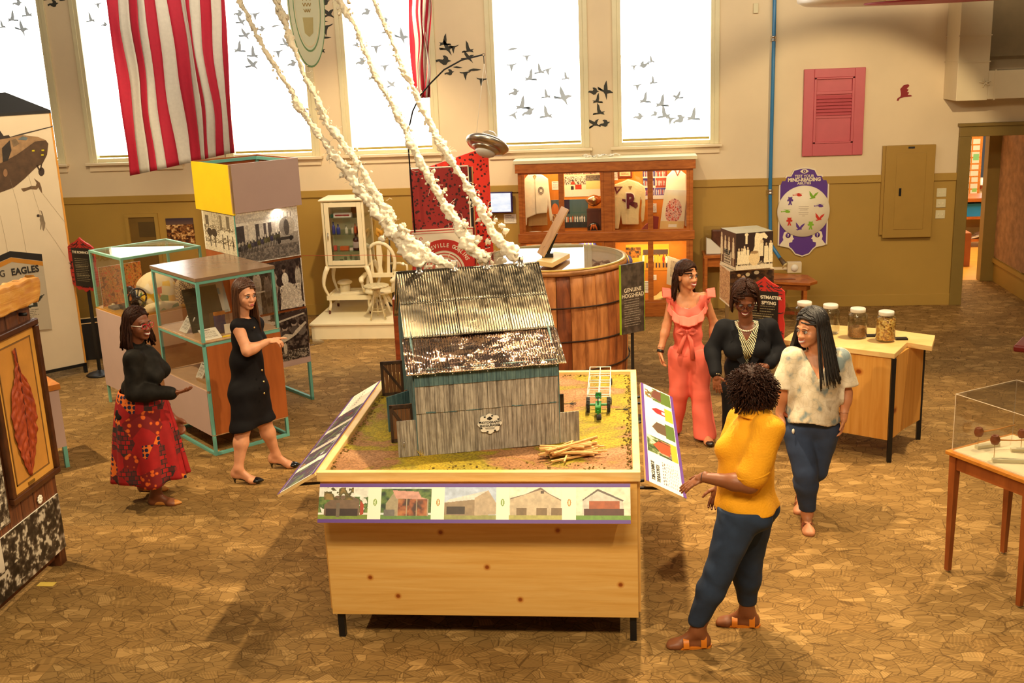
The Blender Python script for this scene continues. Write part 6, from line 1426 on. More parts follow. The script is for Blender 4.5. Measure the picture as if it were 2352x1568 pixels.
MB().lathe(hc,[(.002,HZ + .031),(HR - .02,HZ + .031),(HR - .02,HZ + .041),(.002,HZ + .041)],(0,-.038,1),n=72,smooth=False).build('glass_top',glass('table_glass',(1,1,1),.9),hg)  # pane leaned slightly toward the camera so it mirrors the bright windows
# stand on barrel
zt_ = HZ + .042; sc0 = [atZ(x,y,zt_ + .05) for x,y in ((1232,598),(1268,603),(1309,582),(1274,577))]
rs = thing('reading_stand','angled wooden text panel on a black easel with wooden foot on the barrel glass','stand',(sc0[0] + sc0[2]) / 2)
q = MB(); ba = sc0[1] - sc0[0]; bb2 = sc0[3] - sc0[0]; q.obox(Vector((sc0[0].x,sc0[0].y,zt_)),Vector((ba.x,ba.y,0)),Vector((bb2.x,bb2.y,0)),up * .048); q.build('wooden_foot',M_PINEP,rs,bevel=.003)
pc = (sc0[0] + sc0[1] + sc0[2] + sc0[3]) / 4
w1 = onplane(1243,586,pc,(0,1,0)); w2 = onplane(1300,478,pc,(0,1,0)); w2.y += 0
dirp = (w2 - w1); dlen = dirp.length; dirp.normalize(); acr = Vector((.25,-.95,.0)).normalized(); acr = (Vector((-.30,.95,0))).normalized()
q = MB(); q.obox(w1 - acr * .13,dirp * dlen,acr * .26,Vector((-dirp.z,0,dirp.x)).normalized() * .014)
q.build('text_panel_board',wood('panel_ply',srgb(180,138,92),srgb(206,164,116),(2,2,2)),rs,bevel=.002)
M_EAS = M_BLACK
q = MB(); n_ = Vector((dirp.z,0,-dirp.x)); s0 = w1 + n_ * .012
q.beam(s0 + up * .02,s0 + dirp * dlen * .46,.03,.02).beam(s0 + n_ * .045 + up * .0,s0 + n_ * .02 + dirp * dlen * .5,.022,.03); q.obox(Vector((s0.x,s0.y - .03,zt_ + .048)),(.11,0,0),(0,.06,0),(0,0,.04)); q.tube([s0 + Vector((.05 + .035 * math.cos(t * PI / 7),0,.045 + .06 * math.sin(t * PI / 7))) for t in range(8)],.008,6); q.build('black_easel',M_EAS,rs)
# GENUINE HOGSHEAD sign
ga = [atY(1427,780,11.73),None]; gp0 = Vector((-.052,10.1,0)); ge = Vector((.80,.60,0)).normalized()
def gpl(x,y): return onplane(x,y,gp0,ge.cross(up))
g_ = [gpl(1428,780),gpl(1480,748),gpl(1478,592),gpl(1425,618)]
gw = (g_[1] - g_[0]); gw.z = 0; gwl = gw.length; gz0 = (g_[0].z + g_[1].z) / 2; gz1 = (g_[2].z + g_[3].z) / 2; go_ = Vector((g_[0].x,g_[0].y,gz0))
cg = Canvas(60,110,(60,52,44)); cg.speck(0,0,1,1,7,[(56,48,40),(72,62,52),(86,74,62)],5); rag(None,12,(150,140,124),.14,.86,.10,.50,.3,cg,6)
gs = thing('barrel_sign','dark brown text sign with green edge on a black post right of the hogshead barrel','sign',(go_.x + .12,go_.y,0)); gn = ge.cross(up)
MB().obox(go_ - gn * .02,ge * gwl,up * (gz1 - gz0),gn * .02).build('board',M_BLKP,gs)
MB().obox(go_ - gn * .02 + ge * gwl,ge * .006,up * (gz1 - gz0),gn * .022).obox(go_ - gn * .02 - ge * .006,ge * .006,up * (gz1 - gz0),gn * .022).build('green_edge',plain('lime_green',srgb(150,180,30),.4),gs)
picture('text_print',cg,go_,go_ + ge * gwl,go_ + ge * gwl + up * (gz1 - gz0),go_ + up * (gz1 - gz0),gs)
H_ = gz1 - gz0
text('GENUINE',H_ * .085,go_ + ge * gwl * .5 + up * H_ * .60,ge,up,M_CREAMINK,gs,squash=.85,ext=.0005); text('HOGSHEAD',H_ * .085,go_ + ge * gwl * .5 + up * H_ * .52,ge,up,M_CREAMINK,gs,squash=.85,ext=.0005)
pp_ = go_ + ge * gwl * .55 - gn * .03
MB().box(pp_.x - .015,pp_.x + .015,pp_.y - .01,pp_.y + .015,0.0,gz0 + .3).build('post',M_BLACK,gs); MB().lathe((pp_.x,pp_.y,0),[(.14,0),(.14,.01),(.03,.03)],n=28).build('post_base',M_BLACK,gs)
# red brown board seen edge-on left of the barn
rb = MB(); rb.prism([(0,0),(1.0,0),(1.0,1.30),(0,1.30)],(-2.17,9.9,0),Vector((-.1,1,0)).normalized(),up,.05,(1,0,0))
tag(rb.build('wooden_board',M_WALN,bevel=.004),'red brown wooden board standing upright left of the model barn roof','board')
# ================================================================== RIGHT WALL THINGS
M_PIPE = plain('blue_pipe_paint',srgb(50,120,170),.35)
bp = thing('blue_pipe','slim blue tube with metal couplings running down the back wall','pipe',(1.92,WY - .06,.6))
MB().tube([(1.915,WY - .05,CH - .1),(1.918,WY - .05,3.5),(1.91,WY - .05,1.6),(1.925,WY - .06,.95),(1.94,WY - .09,.86),(2.03,WY - .28,.72)],.024,12).build('tube',M_PIPE,bp)
MB().tube([(2.03,WY - .28,.72),(2.08,WY - .38,.655)],[.026,.034],12).build('dark_nozzle',plain('brown_grip',srgb(90,70,50),.5),bp)
MB().lathe((2.08,WY - .38,.655),[(.034,0),(.055,.03),(.058,.04),(.02,.035)],(.35,-.8,-.45),20).build('brass_mouthpiece',plain('pale_brass',srgb(214,196,140),.3,.4),bp)
for z in (3.52,1.575): MB().lathe((1.912,WY - .05,z),[(.026,-.035),(.036,-.03),(.036,-.012),(.030,-.008),(.030,.008),(.036,.012),(.036,.03),(.026,.035)],n=18).build('coupling',M_STEEL,bp)
M_PINKV = plain('pink_vent_paint',srgb(196,92,100),.5,var=.04)
vt = thing('wall_vent','pink painted framed wall vent with louvres high on the right of the wall','vent',(2.69,WY - .03,2.02))
vx0,vx1,vz0,vz1 = 2.312,3.078,2.02,3.122
q = MB(); q.box(vx0,vx0 + .13,WY - .04,WY,vz0,vz1).box(vx1 - .13,vx1,WY - .04,WY,vz0,vz1).box(vx0 + .13,vx1 - .13,WY - .04,WY,vz0,vz0 + .16).box(vx0 + .13,vx1 - .13,WY - .04,WY,vz1 - .11,vz1)
q.build('frame',M_PINKV,vt,bevel=.006)
q = MB(); a,c = vx0 + .13,vx1 - .13
q.box(a,c,WY - .012,WY - .004,vz0 + .16,vz1 - .11).box(a,a + .03,WY - .05,WY - .01,vz0 + .16,vz1 - .11).box(c - .03,c,WY - .05,WY - .01,vz0 + .16,vz1 - .11).box(a,c,WY - .05,WY - .01,vz1 - .13,vz1 - .11).box(a,c,WY - .05,WY - .01,vz0 + .16,vz0 + .18); q.box(a + .03,c - .03,WY - .045,WY - .01,2.80,2.84)
q.build('inner_casing',M_PINKV,vt,bevel=.003)
for k in range(6):
 z = 2.775 - k * .042; MB().obox((a + .03,WY - .045,z - .025),(c - a - .06,0,0),(0,.035,.035),(0,.004,-.006)).build('louvre',M_PINKV,vt)
MB().box(a + .03,c - .03,WY - .03,WY - .01,2.50,2.53).build('louvre',M_PINKV,vt)
# electric panel and switches
M_PANEL = plain('ochre_panel_paint',srgb(170,134,62),.4,var=.03)
ep = thing('electrical_panel','ochre painted electrical panel door on the wall left of the doorway','electrical panel',(3.68,WY - .05,.94))
MB().box(3.33,3.96,WY - .055,WY - .012,.965,2.125).build('box',M_PANEL,ep,bevel=.004); MB().box(3.365,3.985,WY - .09,WY - .055,.93,2.13).build('cover',M_PANEL,ep,bevel=.006)
q = MB().box(3.50,3.87,WY - .098,WY - .09,1.04,2.03).build('door',M_PANEL,ep,bevel=.003); MB().box(3.545,3.575,WY - .106,WY - .098,1.48,1.58).build('latch',M_BLACK,q); MB().box(3.64,3.72,WY - .095,WY - .09,2.085,2.11).build('breaker_label',M_INK,ep)
for z,w_ in ((1.50,'top'),(1.36,'middle'),(1.215,'bottom')):
 s_ = thing('light_switch','%s cream double switch plate by the doorway' % w_,'switch',(4.105,WY - .02,z))
 MB().box(4.045,4.165,WY - .022,WY - .012,z - .055,z + .055).build('plate',M_TRIMC,s_,bevel=.003)
 for dx_ in (-.025,.025): MB().box(4.105 + dx_ - .005,4.105 + dx_ + .005,WY - .032,WY - .022,z - .012,z + .012).build('toggle',M_CREAMINK,s_)
tag(MB().box(1.66,1.72,WY - .03,WY - .002,3.84,3.96).build('wall_sensor',M_TRIMC,bevel=.004),'tiny cream sensor box high on the wall left of the blue tube','sensor')
# mind reading sign
mr = thing('game_sign','purple and cream mind reading game sign with white disc on the wall','sign',(2.35,WY - .03,.72))
mcx,mw = 2.348,.31
out = [(-1,-.44),(-1,.38),(-.93,.44),(-.80,.44),(-.72,.50),(-.55,.50),(-.42,.58),(-.16,.60),(0,.605),(.16,.60),(.42,.58),(.55,.50),(.72,.50),(.80,.44),(.93,.44),(1,.38),(1,-.44),(.7,-.44),(.45,-.50),(.28,-.57),(0,-.60),(-.28,-.57),(-.45,-.50),(-.7,-.44)]
o_ = Vector((mcx,WY - .014,1.285))
MB().prism([(x * mw * 1.04,y * .985) for x,y in out],o_,(1,0,0),up,.02,(0,-1,0)).build('cream_back',M_CREAMINK,mr)
MB().prism([(x * mw * .98,y * .955) for x,y in out],o_ + Vector((0,-.02,0)),(1,0,0),up,.003,(0,-1,0)).build('purple_board',M_PURPLE,mr)
MB().lathe(o_ + Vector((0,-.022,.018)),[(.01,0),(.337,0),(.34,.01),(.335,.02),(.01,.02)],(0,-1,0),64).build('white_disc',plain('white_disc_board',srgb(240,228,200),.5,var=.02),mr)
fy = WY - .014 - .024
text('TEST YOUR',.05,(mcx,fy,1.748),(1,0,0),up,M_CREAMINK,mr,bold=.001,squash=.95); text('MIND-READING',.064,(mcx,fy,1.698),(1,0,0),up,M_CREAMINK,mr,bold=.003,squash=.92); text('ABILITIES',.046,(mcx,fy,1.657),(1,0,0),up,M_CREAMINK,mr,bold=.001,squash=.95)
q = MB(); e_c = Vector((mcx,fy - .001,1.828))
q.prism([(-.055,0),(-.03,.022),(0,.030),(.03,.022),(.055,0),(.03,-.022),(0,-.030),(-.03,-.022)],e_c,(1,0,0),up,.002,(0,-1,0)); q.build('eye_mark',M_CREAMINK,mr)
MB().lathe(e_c + Vector((0,-.002,0)),[(.001,0),(.020,0),(.020,.002),(.001,.002)],(0,-1,0),20).build('eye_iris',M_PURPLE,mr); MB().lathe(e_c + Vector((0,-.004,0)),[(.001,0),(.009,0),(.009,.002),(.001,.002)],(0,-1,0),16).build('eye_pupil',M_CREAMINK,mr)
dfy = WY - .014 - .043
M_GRN = plain('lime_print',srgb(130,180,40),.5); M_RDP = plain('red_print',srgb(206,50,30),.5)
SHP = {
 'heli': [(-.5,.05),(-.42,.0),(-.1,.04),(-.02,.12),(-.3,.2),(.5,.16),(.12,.13),(.2,.08),(.36,.0),(.38,-.12),(.2,-.2),(-.02,-.18),(-.12,-.05),(-.4,-.06),(-.48,-.12),(-.52,.0)],
 'bird': [(-.34,-.34),(-.12,-.3),(-.3,.0),(-.34,.5),(-.12,.2),(.04,-.08),(.22,.18),(.54,.36),(.4,.06),(.2,-.2),(.26,-.34),(.0,-.38),(-.2,-.44)],
 'gob': [(-.16,.5),(-.12,.4),(0,.42),(.12,.4),(.16,.5),(.2,.34),(.16,.22),(.3,.1),(.24,-.1),(.12,.0),(.1,-.2),(.2,-.5),(.06,-.5),(0,-.26),(-.06,-.5),(-.2,-.5),(-.1,-.2),(-.12,.0),(-.24,-.1),(-.3,.1),(-.16,.22),(-.2,.34)]}
for k,(px,py,sh,ml) in enumerate(((1833,447,'heli',M_RDP),(1867,448,'bird',M_GRN),(1882,472,'heli',M_PURPLE),(1881,498,'bird',M_RDP),(1862,517,'gob',M_GRN),(1836,520,'bird',M_PURPLE),(1813,508,'gob',M_RDP),(1806,485,'heli',M_GRN),(1815,461,'gob',M_PURPLE))):
 v = atY(px,py,dfy); MB().prism([(x * .135,y * .115) for x,y in SHP[sh]],(v.x,dfy,v.z),(1,0,0),up,.002,(0,-1,0)).build({'heli': 'helicopter_mark','bird': 'bird_mark','gob': 'creature_mark'}[sh],ml,mr)
for k in range(6):
 w_ = (.13,.13,.10,.13,.12,.04)[k]; z = 1.365 - k * .022
 if k >= 3: z -= .012
 MB().box(mcx - w_ / 2,mcx + w_ / 2,dfy - .001,dfy,z,z + .005).build('small_print',plain('grey_print',srgb(160,140,120),.6),mr)
for s in (-1,1):
 hd_ = [(0,-.02),(.0,.0),(.045,.06),(.035,.10),(.05,.16),(.10,.185),(.15,.165),(.17,.12),(.165,.10),(.185,.07),(.165,.06),(.16,.03),(.12,.02),(.12,-.02),(.14,-.05)]
 MB().prism([(x * s,z) for x,z in hd_],(mcx - s * .295,fy + .0005,.865),(1,0,0),up,.002,(0,-1,0)).build('head_mark',M_CREAMINK,mr)
 MB().lathe((mcx - s * .295 + s * .105,fy - .002,.985),[(.001,0),(.034,0),(.034,.002),(.001,.002)],(0,-1,0),20).build('head_disc',M_PURPLE,mr)
 text('?',.06,(mcx - s * .295 + s * .105,fy - .004,.964),(1,0,0),up,M_CREAMINK,mr,bold=.002)
# ducts
M_DUCT = plain('cream_duct_paint',srgb(222,206,170),.35,var=.02)
DY = 14.3
dt = thing('air_duct','cream square air duct coming down and turning right above the doorway','duct',(4.2,DY + .25,2.69))
q = MB(); q.box(4.06,4.43,DY,WY - .002,2.69,CH); q.build('vertical_duct',M_DUCT,dt,bevel=.006)
q = MB(); q.box(4.43,8.9,DY,DY + .4,2.70,3.04); q.build('horizontal_duct',M_DUCT,dt,bevel=.006)
for z in (3.46,3.15): MB().box(4.05,4.44,DY - .008,WY - .004,z - .008,z + .008).build('seam_flange',M_DUCT,dt)
MB().box(4.50,4.52,DY - .006,DY + .41,2.69,3.05).build('seam_flange',M_DUCT,dt)
pv = atY(2262,190,DY - .02)
q = MB()
for t in (.3,1.9,2.9,4.4,5.6): q.tube([pv,pv + Vector((math.cos(t) * .07,-.01,math.sin(t) * .055))],[.012,.006],6)
tag(q.build('valve_handle',M_DUCT),'little cream spoked handle on the corner of the air duct','handle')
tag(S(MB().box(4.44,9,WY - .3,WY - .001,3.2,CH).build('trim_3',plain('olive_recess',srgb(130,112,78),.6))) ,None)
# rounded white canopy at the top
cn = MB(); c = Vector((3.3,12.2,3.83))
cn.lathe(c,[(1.40,.0),(1.47,.03),(1.49,.10),(1.49,.35),(1.44,.40)],n=80)
cn_o = thing('ceiling_canopy','round cream ceiling canopy cut off by the top edge of the photograph','canopy',c); cn.build('drum',M_DUCT,cn_o)
MB().lathe(c,[(.60,-.012),(.80,-.012),(.80,.0),(.6,.0)],n=60).build('pink_ring',plain('pink_ring_paint',srgb(190,60,90),.5),cn_o)
q = MB(); q.cyl(c + Vector((0,0,.4)),c + Vector((0,0,1.77)),.03); q.build('hanger_rod',M_DUCT,cn_o)
# ================================================================== PHOTO CUBE AND FRIENDS
qf = Fr((1.075,10.78),(.955,.30),(-.30,.955))
def cubep(name,label,fr_,z0,z1,L1,L2,topmat,cvr,cvl,border=.0):
 t = thing(name,label,'display box',fr_.p(L1 / 2,L2 / 2,z0)); MB_ = MB(); fr_.box(MB_,0,L1,0,L2,z0,z1); MB_.build('box',topmat,t)
 if cvr is not None: picture('right_print',cvr,fr_.p(0,0,z0),fr_.p(L1,0,z0),fr_.p(L1,0,z1),fr_.p(0,0,z1),t)
 if cvl is not None: picture('left_print',cvl,fr_.p(0,L2,z0),fr_.p(0,0,z0),fr_.p(0,0,z1),fr_.p(0,L2,z1),t)
 return t
r1 = Canvas(120,120,(50,34,30)); Wc = (236,220,180)
r1.rect(0,0,1,.12,(226,212,180)); r1.speck(0,.12,1,.22,24,[(50,34,30),(226,210,170),(50,34,30)],4)
for x,h_ in ((.08,.62),(.16,.62),(.23,.68),(.32,.64)): r1.poly([(x - .05,.16),(x + .05,.16),(x + .035,h_ - .1),(x - .035,h_ - .1)],Wc); r1.ell(x,h_ - .06,.02,.04,(216,190,150))
r1.rect(.25,.7,.31,.98,Wc); r1.ell(.28,.95,.05,.04,Wc)
r1.poly([(.50,.4),(.46,.5),(.50,.62),(.50,.86),(.53,.98),(.58,.98),(.64,.96),(.76,.98),(.86,.86),(.82,.80),(.72,.84),(.68,.7),(.66,.42)],Wc)
r1.ell(.50,.30,.15,.2,(226,200,150)); r1.ell(.5,.46,.11,.04,(160,130,90)); r1.rect(.62,.34,.74,.7,(230,214,176)); r1.ell(.69,.74,.05,.05,(214,190,150))
for x,h_ in ((.82,.72),(.94,.78)): r1.poly([(x - .06,.16),(x + .06,.16),(x + .05,h_ - .1),(x - .05,h_ - .1)],Wc); r1.ell(x,h_ - .06,.025,.04,(206,180,140))
r1.mott(.1,60)
l1 = Canvas(80,120,(84,52,36)); l1.rect(0,0,1,.08,(226,212,180))
for x,h_ in ((.08,.92),(.32,.86),(.56,.86),(.84,.88)): l1.poly([(x - .09,.3),(x + .09,.3),(x + .06,h_ - .14),(x - .06,h_ - .14)],(226,206,166)); l1.ell(x,h_ - .08,.05,.07,(206,180,140)); l1.rect(x - .04,.1,x + .04,.32,(196,170,130))
l1.rect(.22,.1,.72,.46,(200,186,156)); rag(None,3,(70,56,44),.28,.68,.12,.34,.6,l1,3); l1.mott(.12,40)
CZ0,CZ1,CL = 1.335,1.70,.385
cu = cubep('photo_cube','cube display box with black and white choir photographs turned on the stack behind the group',qf,CZ0,CZ1,CL,CL,plain('grey_cube_top',srgb(150,142,116),.5),r1,l1)
text('HELP',.07,qf.p(-.004,CL * .53,CZ0 + .13),-qf.l,up,M_INK,cu,bold=.001)
r2 = Canvas(100,120,(60,40,26)); r2.speck(0,0,1,1,10,[(40,26,18),(70,46,30),(110,76,44)],4); r2.ell(.2,.85,.04,.04,(236,190,120)); r2.ell(.4,.86,.05,.05,(240,226,180)); r2.ell(.3,.8,.04,.04,(230,190,150)); r2.ell(.6,.9,.06,.05,(226,214,180)); r2.rect(0,.97,1,1,(226,210,176))
l2 = Canvas(60,120,(196,150,106)); l2.speck(0,0,1,1,16,[(170,120,84),(200,156,110),(216,176,130)],3); l2.rect(0,0,1,.05,(236,220,190)); l2.rect(0,.95,1,1,(236,220,190))
q2 = Fr((1.03,10.86),(.985,.17),(-.17,.985))
cubep('photo_cube','lower display box with brown photographs right under the choir photo cube',q2,.95,1.325,.44,.40,plain('cube_top_cream',srgb(220,204,170),.5),r2,l2)
cubep('photo_cube','plain bottom box of the photo cube stack standing on the carpet',Fr((1.02,10.88),(1,0),(0,1)),0,.945,.40,.38,plain('olive_box',srgb(130,104,50),.6),None,None)
# small tables on the wall
ws_ = thing('side_table','narrow brown side table with clear cover on the wall left of the photo cube','table',(1.15,14.5,0))
q = MB(); q.box(1.02,1.5,14.38,14.75,.78,.82); q.build('table_top',M_OAK,ws_)
for x in (1.05,1.45):
 for y in (14.40,14.70): MB().box(x - .02,x + .02,y - .02,y + .02,0,.78).build('leg',M_OAK,ws_)
MB().box(1.07,1.43,14.42,14.70,.66,.78).build('apron',M_OAK,ws_)
q = MB().obox((1.04,14.40,.83),(.44,0,0),(0,.32,0),(0,0,.32)).build('clear_cover',M_GLASS); tag(q,'clear box cover on the narrow side table by the wall','cover')
q = MB(); q.prism([(0,0),(.25,0),(.06,.18),(0,.2)],(1.06,14.55,.83),(1,0,0),up,.1); tag(q.build('white_card_stand',M_PAPER),'white wedge card stand under the clear cover on the side table','card')
q = MB().box(1.14,1.30,14.6,14.7,.83,1.12).build('brown_idol',wood('dark_carving',srgb(70,36,20),srgb(110,60,34),(6,6,3)),bevel=.02); tag(q,'dark brown carved block inside the clear cover on the side table','carving')
tt_ = thing('wooden_table','small light wooden table holding a telephone at the wall below the game sign','table',(2.1,14.2,0))
TP_ = [(1.72,13.98),(2.29,13.78),(2.40,13.90),(2.34,14.30),(1.80,14.52),(1.70,14.4)]
MB().prism(TP_,(0,0,.52),(1,0,0),(0,1,0),.035,up).build('table_top',M_OAK,tt_,bevel=.004)
MB().prism([(1.78,14.03),(2.26,13.86),(2.32,13.94),(2.28,14.24),(1.82,14.42)],(0,0,.44),(1,0,0),(0,1,0),.08,up).build('apron',M_OAK,tt_)
for x,y in ((1.80,14.02),(2.25,13.88),(2.28,14.22),(1.84,14.40)): MB().box(x - .022,x + .022,y - .022,y + .022,0,.44).build('leg',M_OAK,tt_)
MB().beam((1.80,14.03,.14),(2.25,13.88,.14),.03,.04).beam((2.25,13.88,.14),(2.28,14.22,.14),.03,.04).build('stretcher',M_WALN,tt_)
q = thing('wall_telephone','small cream box with round dial on the back corner of the wooden table','telephone',(2.15,14.62,.56))
MB().box(2.10,2.28,14.40,14.50,.56,.70).build('box',M_DUCT,q,bevel=.006); MB().lathe((2.19,14.40,.63),[(.001,0),(.045,0),(.045,.012),(.001,.012)],(0,-1,0),20).build('dial',M_PAPER,q); MB().box(1.88,2.10,14.44,14.48,.60,.63).build('cream_bar',M_DUCT,q)
q = MB(); q.prism([(0,0),(.25,.02),(.2,.10),(-.02,.06)],(1.9,14.0,.556),(1,0,0),(0,1,0),.004,up); tag(q.build('table_slot',M_WALN),'dark slot plate set in the small light wooden table','plate')
# ================================================================== JAR COUNTER
jc = thing('jar_counter','angled pine counter on black legs carrying the four glass jars','counter',(1.9,9.6,0))
M_PINEV = wood('pine_vertical',srgb(206,140,58),srgb(232,174,92),(9,9,.5),.4,c3=srgb(220,158,74),ns=2.2,knots=1.7)
topp = [(2.204,9.042),(2.39,9.40),(2.56,9.262),(2.68,9.62),(2.33,9.86),(1.66,10.14),(1.36,9.54)]
MB().prism(topp,(0,0,.915),(1,0,0),(0,1,0),.045,up).build('counter_top',M_PINEP,jc,bevel=.004)
def vpan(name,a,c,z0,z1,mat,t=.02,par=jc):
 a,c = Vector((*a,0)),Vector((*c,0)); e = (c - a).normalized(); n_ = e.cross(up)
 return MB().obox(a + up * z0 - n_ * t,e * (c - a).length,n_ * t,up * (z1 - z0)).build(name,mat,par,bevel=.002)
vpan('front_panel',(1.39,9.56),(2.185,9.075),.19,.914,M_PINEV); vpan('end_panel',(2.215,9.085),(2.39,9.36),.19,.914,M_PINEV); vpan('end_panel',(2.39,9.36),(2.585,9.60),.19,.914,M_PINEV); vpan('left_panel',(1.63,10.06),(1.38,9.57),.19,.914,M_CHERRY)
for x,y in ((2.205,9.065),(2.585,9.625),(1.43,9.60),(1.66,10.06)): MB().box(x - .018,x + .018,y - .018,y + .018,0,.914).build('leg',M_BLACK,jc)
M_JAR = glass('jar_glass',(.97,.98,.95),.94); M_LID = plain('white_lid',srgb(236,230,214),.4)
m,nt,b = _new('corn_fill'); vo = nt.nodes.new('ShaderNodeTexVoronoi'); vo.inputs['Scale'].default_value = 70; nt.links.new(_coords(nt),vo.inputs['Vector']); sp_ = nt.nodes.new('ShaderNodeSeparateColor'); nt.links.new(vo.outputs['Color'],sp_.inputs[0])
nt.links.new(_ramp(nt,sp_.outputs[0],[(0,srgb(140,84,20)),(.4,srgb(216,150,50)),(.8,srgb(240,200,110))]),b.inputs['Base Color']); _bump(nt,b,vo.outputs['Distance'],.6,.01); M_CORN = m
M_CORN2 = plain('brown_grain',srgb(150,96,40),.8,var=.5,vs=90,bump=.4)
for k,(px,py,fill,lb,ct) in enumerate(((2036,790,.86,'glass jar full of golden corn kernels, rightmost on the pine counter',M_CORN),(1971,782,.42,'glass jar less than half full of brown grain, second from right on the counter',M_CORN2),(1908,772,0,'empty glass jar with white lid behind the dark haired woman, third from right',None),(1848,765,0,'glass jar with a little light filling at the far left of the counter',None))):
 v = atZ(px,py - 4,.96) + Vector((0,.05,0)); t = thing('glass_jar',lb,'jar',v); R = .083; H = .245
 MB().lathe(v,[(.001,.006),(R * .9,.006),(R,.02),(R,H * .8),(R * .94,H * .88),(R * .72,H * .93),(R * .70,H * .97),(R * .66,H * .97),(R * .68,H * .92),(R * .9,H * .86),(R * .955,H * .79),(R * .955,.025),(R * .8,.014),(.001,.014)],n=32).build('jar_body',M_JAR,t)
 MB().lathe(v,[(.001,H * .945),(R * .76,H * .945),(R * .78,H * .95),(R * .78,H * 1.06),(R * .74,H * 1.08),(.001,H * 1.08)],n=32).build('lid',M_LID,t)
 if fill:
  hf = H * fill; MB().lathe(v,[(.001,.016),(R * .93,.018),(R * .945,.03),(R * .945,hf * .92),(R * .7,hf * .98),(.001,hf)],n=32).build('corn_kernels' if k == 0 else 'grain',ct,t)['kind'] = 'stuff'
 elif k == 3: MB().lathe(v,[(.001,.016),(R * .9,.018),(R * .92,.07),(.001,.085)],n=28).build('pale_filling',plain('light_grain',srgb(206,170,100),.8,var=.3,vs=60),t)['kind'] = 'stuff'
for px,py in ((2004,773),(2072,780)):
 v = atZ(px,py,.965); tag(MB().box(v.x - .05,v.x + .05,v.y - .0,v.y + .06,.9605,.975).build('card_holder',M_BLACK),'small black card holder lying behind the %s jar on the pine counter' % ('corn' if px > 2050 else 'brown grain'),'card holder')
# ================================================================== ACRYLIC TABLE
at_ = Fr((2.07,7.045),(.53,-.85),(.85,.53))
L1,L2 = .66,.62
gt = thing('pipe_table','reddish wood display table with tapered legs under a clear cover at the right edge','table',at_.p(.33,.3,0))
M_MAH = wood('mahogany_orange',srgb(124,60,24),srgb(166,90,40),(3,3,.8),.3,ns=2.5)
M_MAHT = wood('mahogany_edge',srgb(176,104,30),srgb(206,136,50),(3,3,3),.3)
q = MB(); at_.box(q,0,L1,0,L2,.835,.86); q.build('table_top',M_MAHT,gt,bevel=.003)
q = MB(); at_.box(q,.03,L1 - .03,.03,.05,.74,.835); at_.box(q,.03,L1 - .03,L2 - .05,L2 - .03,.74,.835); at_.box(q,.03,.05,.05,L2 - .05,.74,.835); at_.box(q,L1 - .05,L1 - .03,.05,L2 - .05,.74,.835); q.build('apron',M_MAH,gt)
for a in (.045,L1 - .045):
 for bb in (.045,L2 - .045):
  c = at_.p(a,bb,0); q = MB(); w0,w1_ = .016,.026
  vs = [c + at_.r * (sx * w0) + at_.l * (sy * w0) + up * .012 for sx,sy in ((-1,-1),(1,-1),(1,1),(-1,1))] + [c + at_.r * (sx * w1_) + at_.l * (sy * w1_) + up * .835 for sx,sy in ((-1,-1),(1,-1),(1,1),(-1,1))]
  q.add(vs,[(0,3,2,1),(4,5,6,7),(0,1,5,4),(1,2,6,5),(2,3,7,6),(3,0,4,7)]); lg = q.build('leg',M_MAH,gt); MB().cyl(c,c + up * .012,.014).build('glide',M_STEEL,lg)
q = MB(); at_.box(q,.035,L1 - .035,.035,L2 - .035,.86,.866); q.build('cream_deck',plain('cream_felt',srgb(240,222,180),.8,var=.02),gt)
av = thing('acrylic_cover','clear acrylic box cover standing on the reddish wood pipe table','cover',at_.p(.33,.3,.862))
q = MB(); tz_ = 1.245; t_ = .006
at_.box(q,.03,L1 - .03,.03,.03 + t_,.867,tz_); at_.box(q,.03,L1 - .03,L2 - .036,L2 - .03,.867,tz_); at_.box(q,.03,.036,.036,L2 - .036,.867,tz_); at_.box(q,L1 - .036,L1 - .03,.036,L2 - .036,.867,tz_); at_.box(q,.03,L1 - .03,.03,L2 - .03,tz_,tz_ + .006)
q.build('panes',M_GLASS,av)
q = MB(); e_ = .0035
for (a0,b0,a1,b1) in ((.03,.03,L1 - .03,.03),(.03,.03,.03,L2 - .03),(L1 - .03,.03,L1 - .03,L2 - .03),(.03,L2 - .03,L1 - .03,L2 - .03)): q.beam(at_.p(a0,b0,tz_ + .004),at_.p(a1,b1,tz_ + .004),e_,e_)
for (a0,b0) in ((.03,.03),(.03,L2 - .03),(L1 - .03,.03),(L1 - .03,L2 - .03)): q.beam(at_.p(a0,b0,.867),at_.p(a0,b0,tz_),e_,e_)
q.build('polished_edges',plain('bright_edge',srgb(226,206,176),.2),av)
M_CLAY = plain('brown_clay',srgb(120,56,24),.5,var=.25,vs=30); M_REED = plain('reed_stem',srgb(196,134,60),.5); M_PIN = plain('brass_pin',srgb(190,150,90),.3,.6); M_BLK = plain('pale_block',srgb(214,204,166),.6)
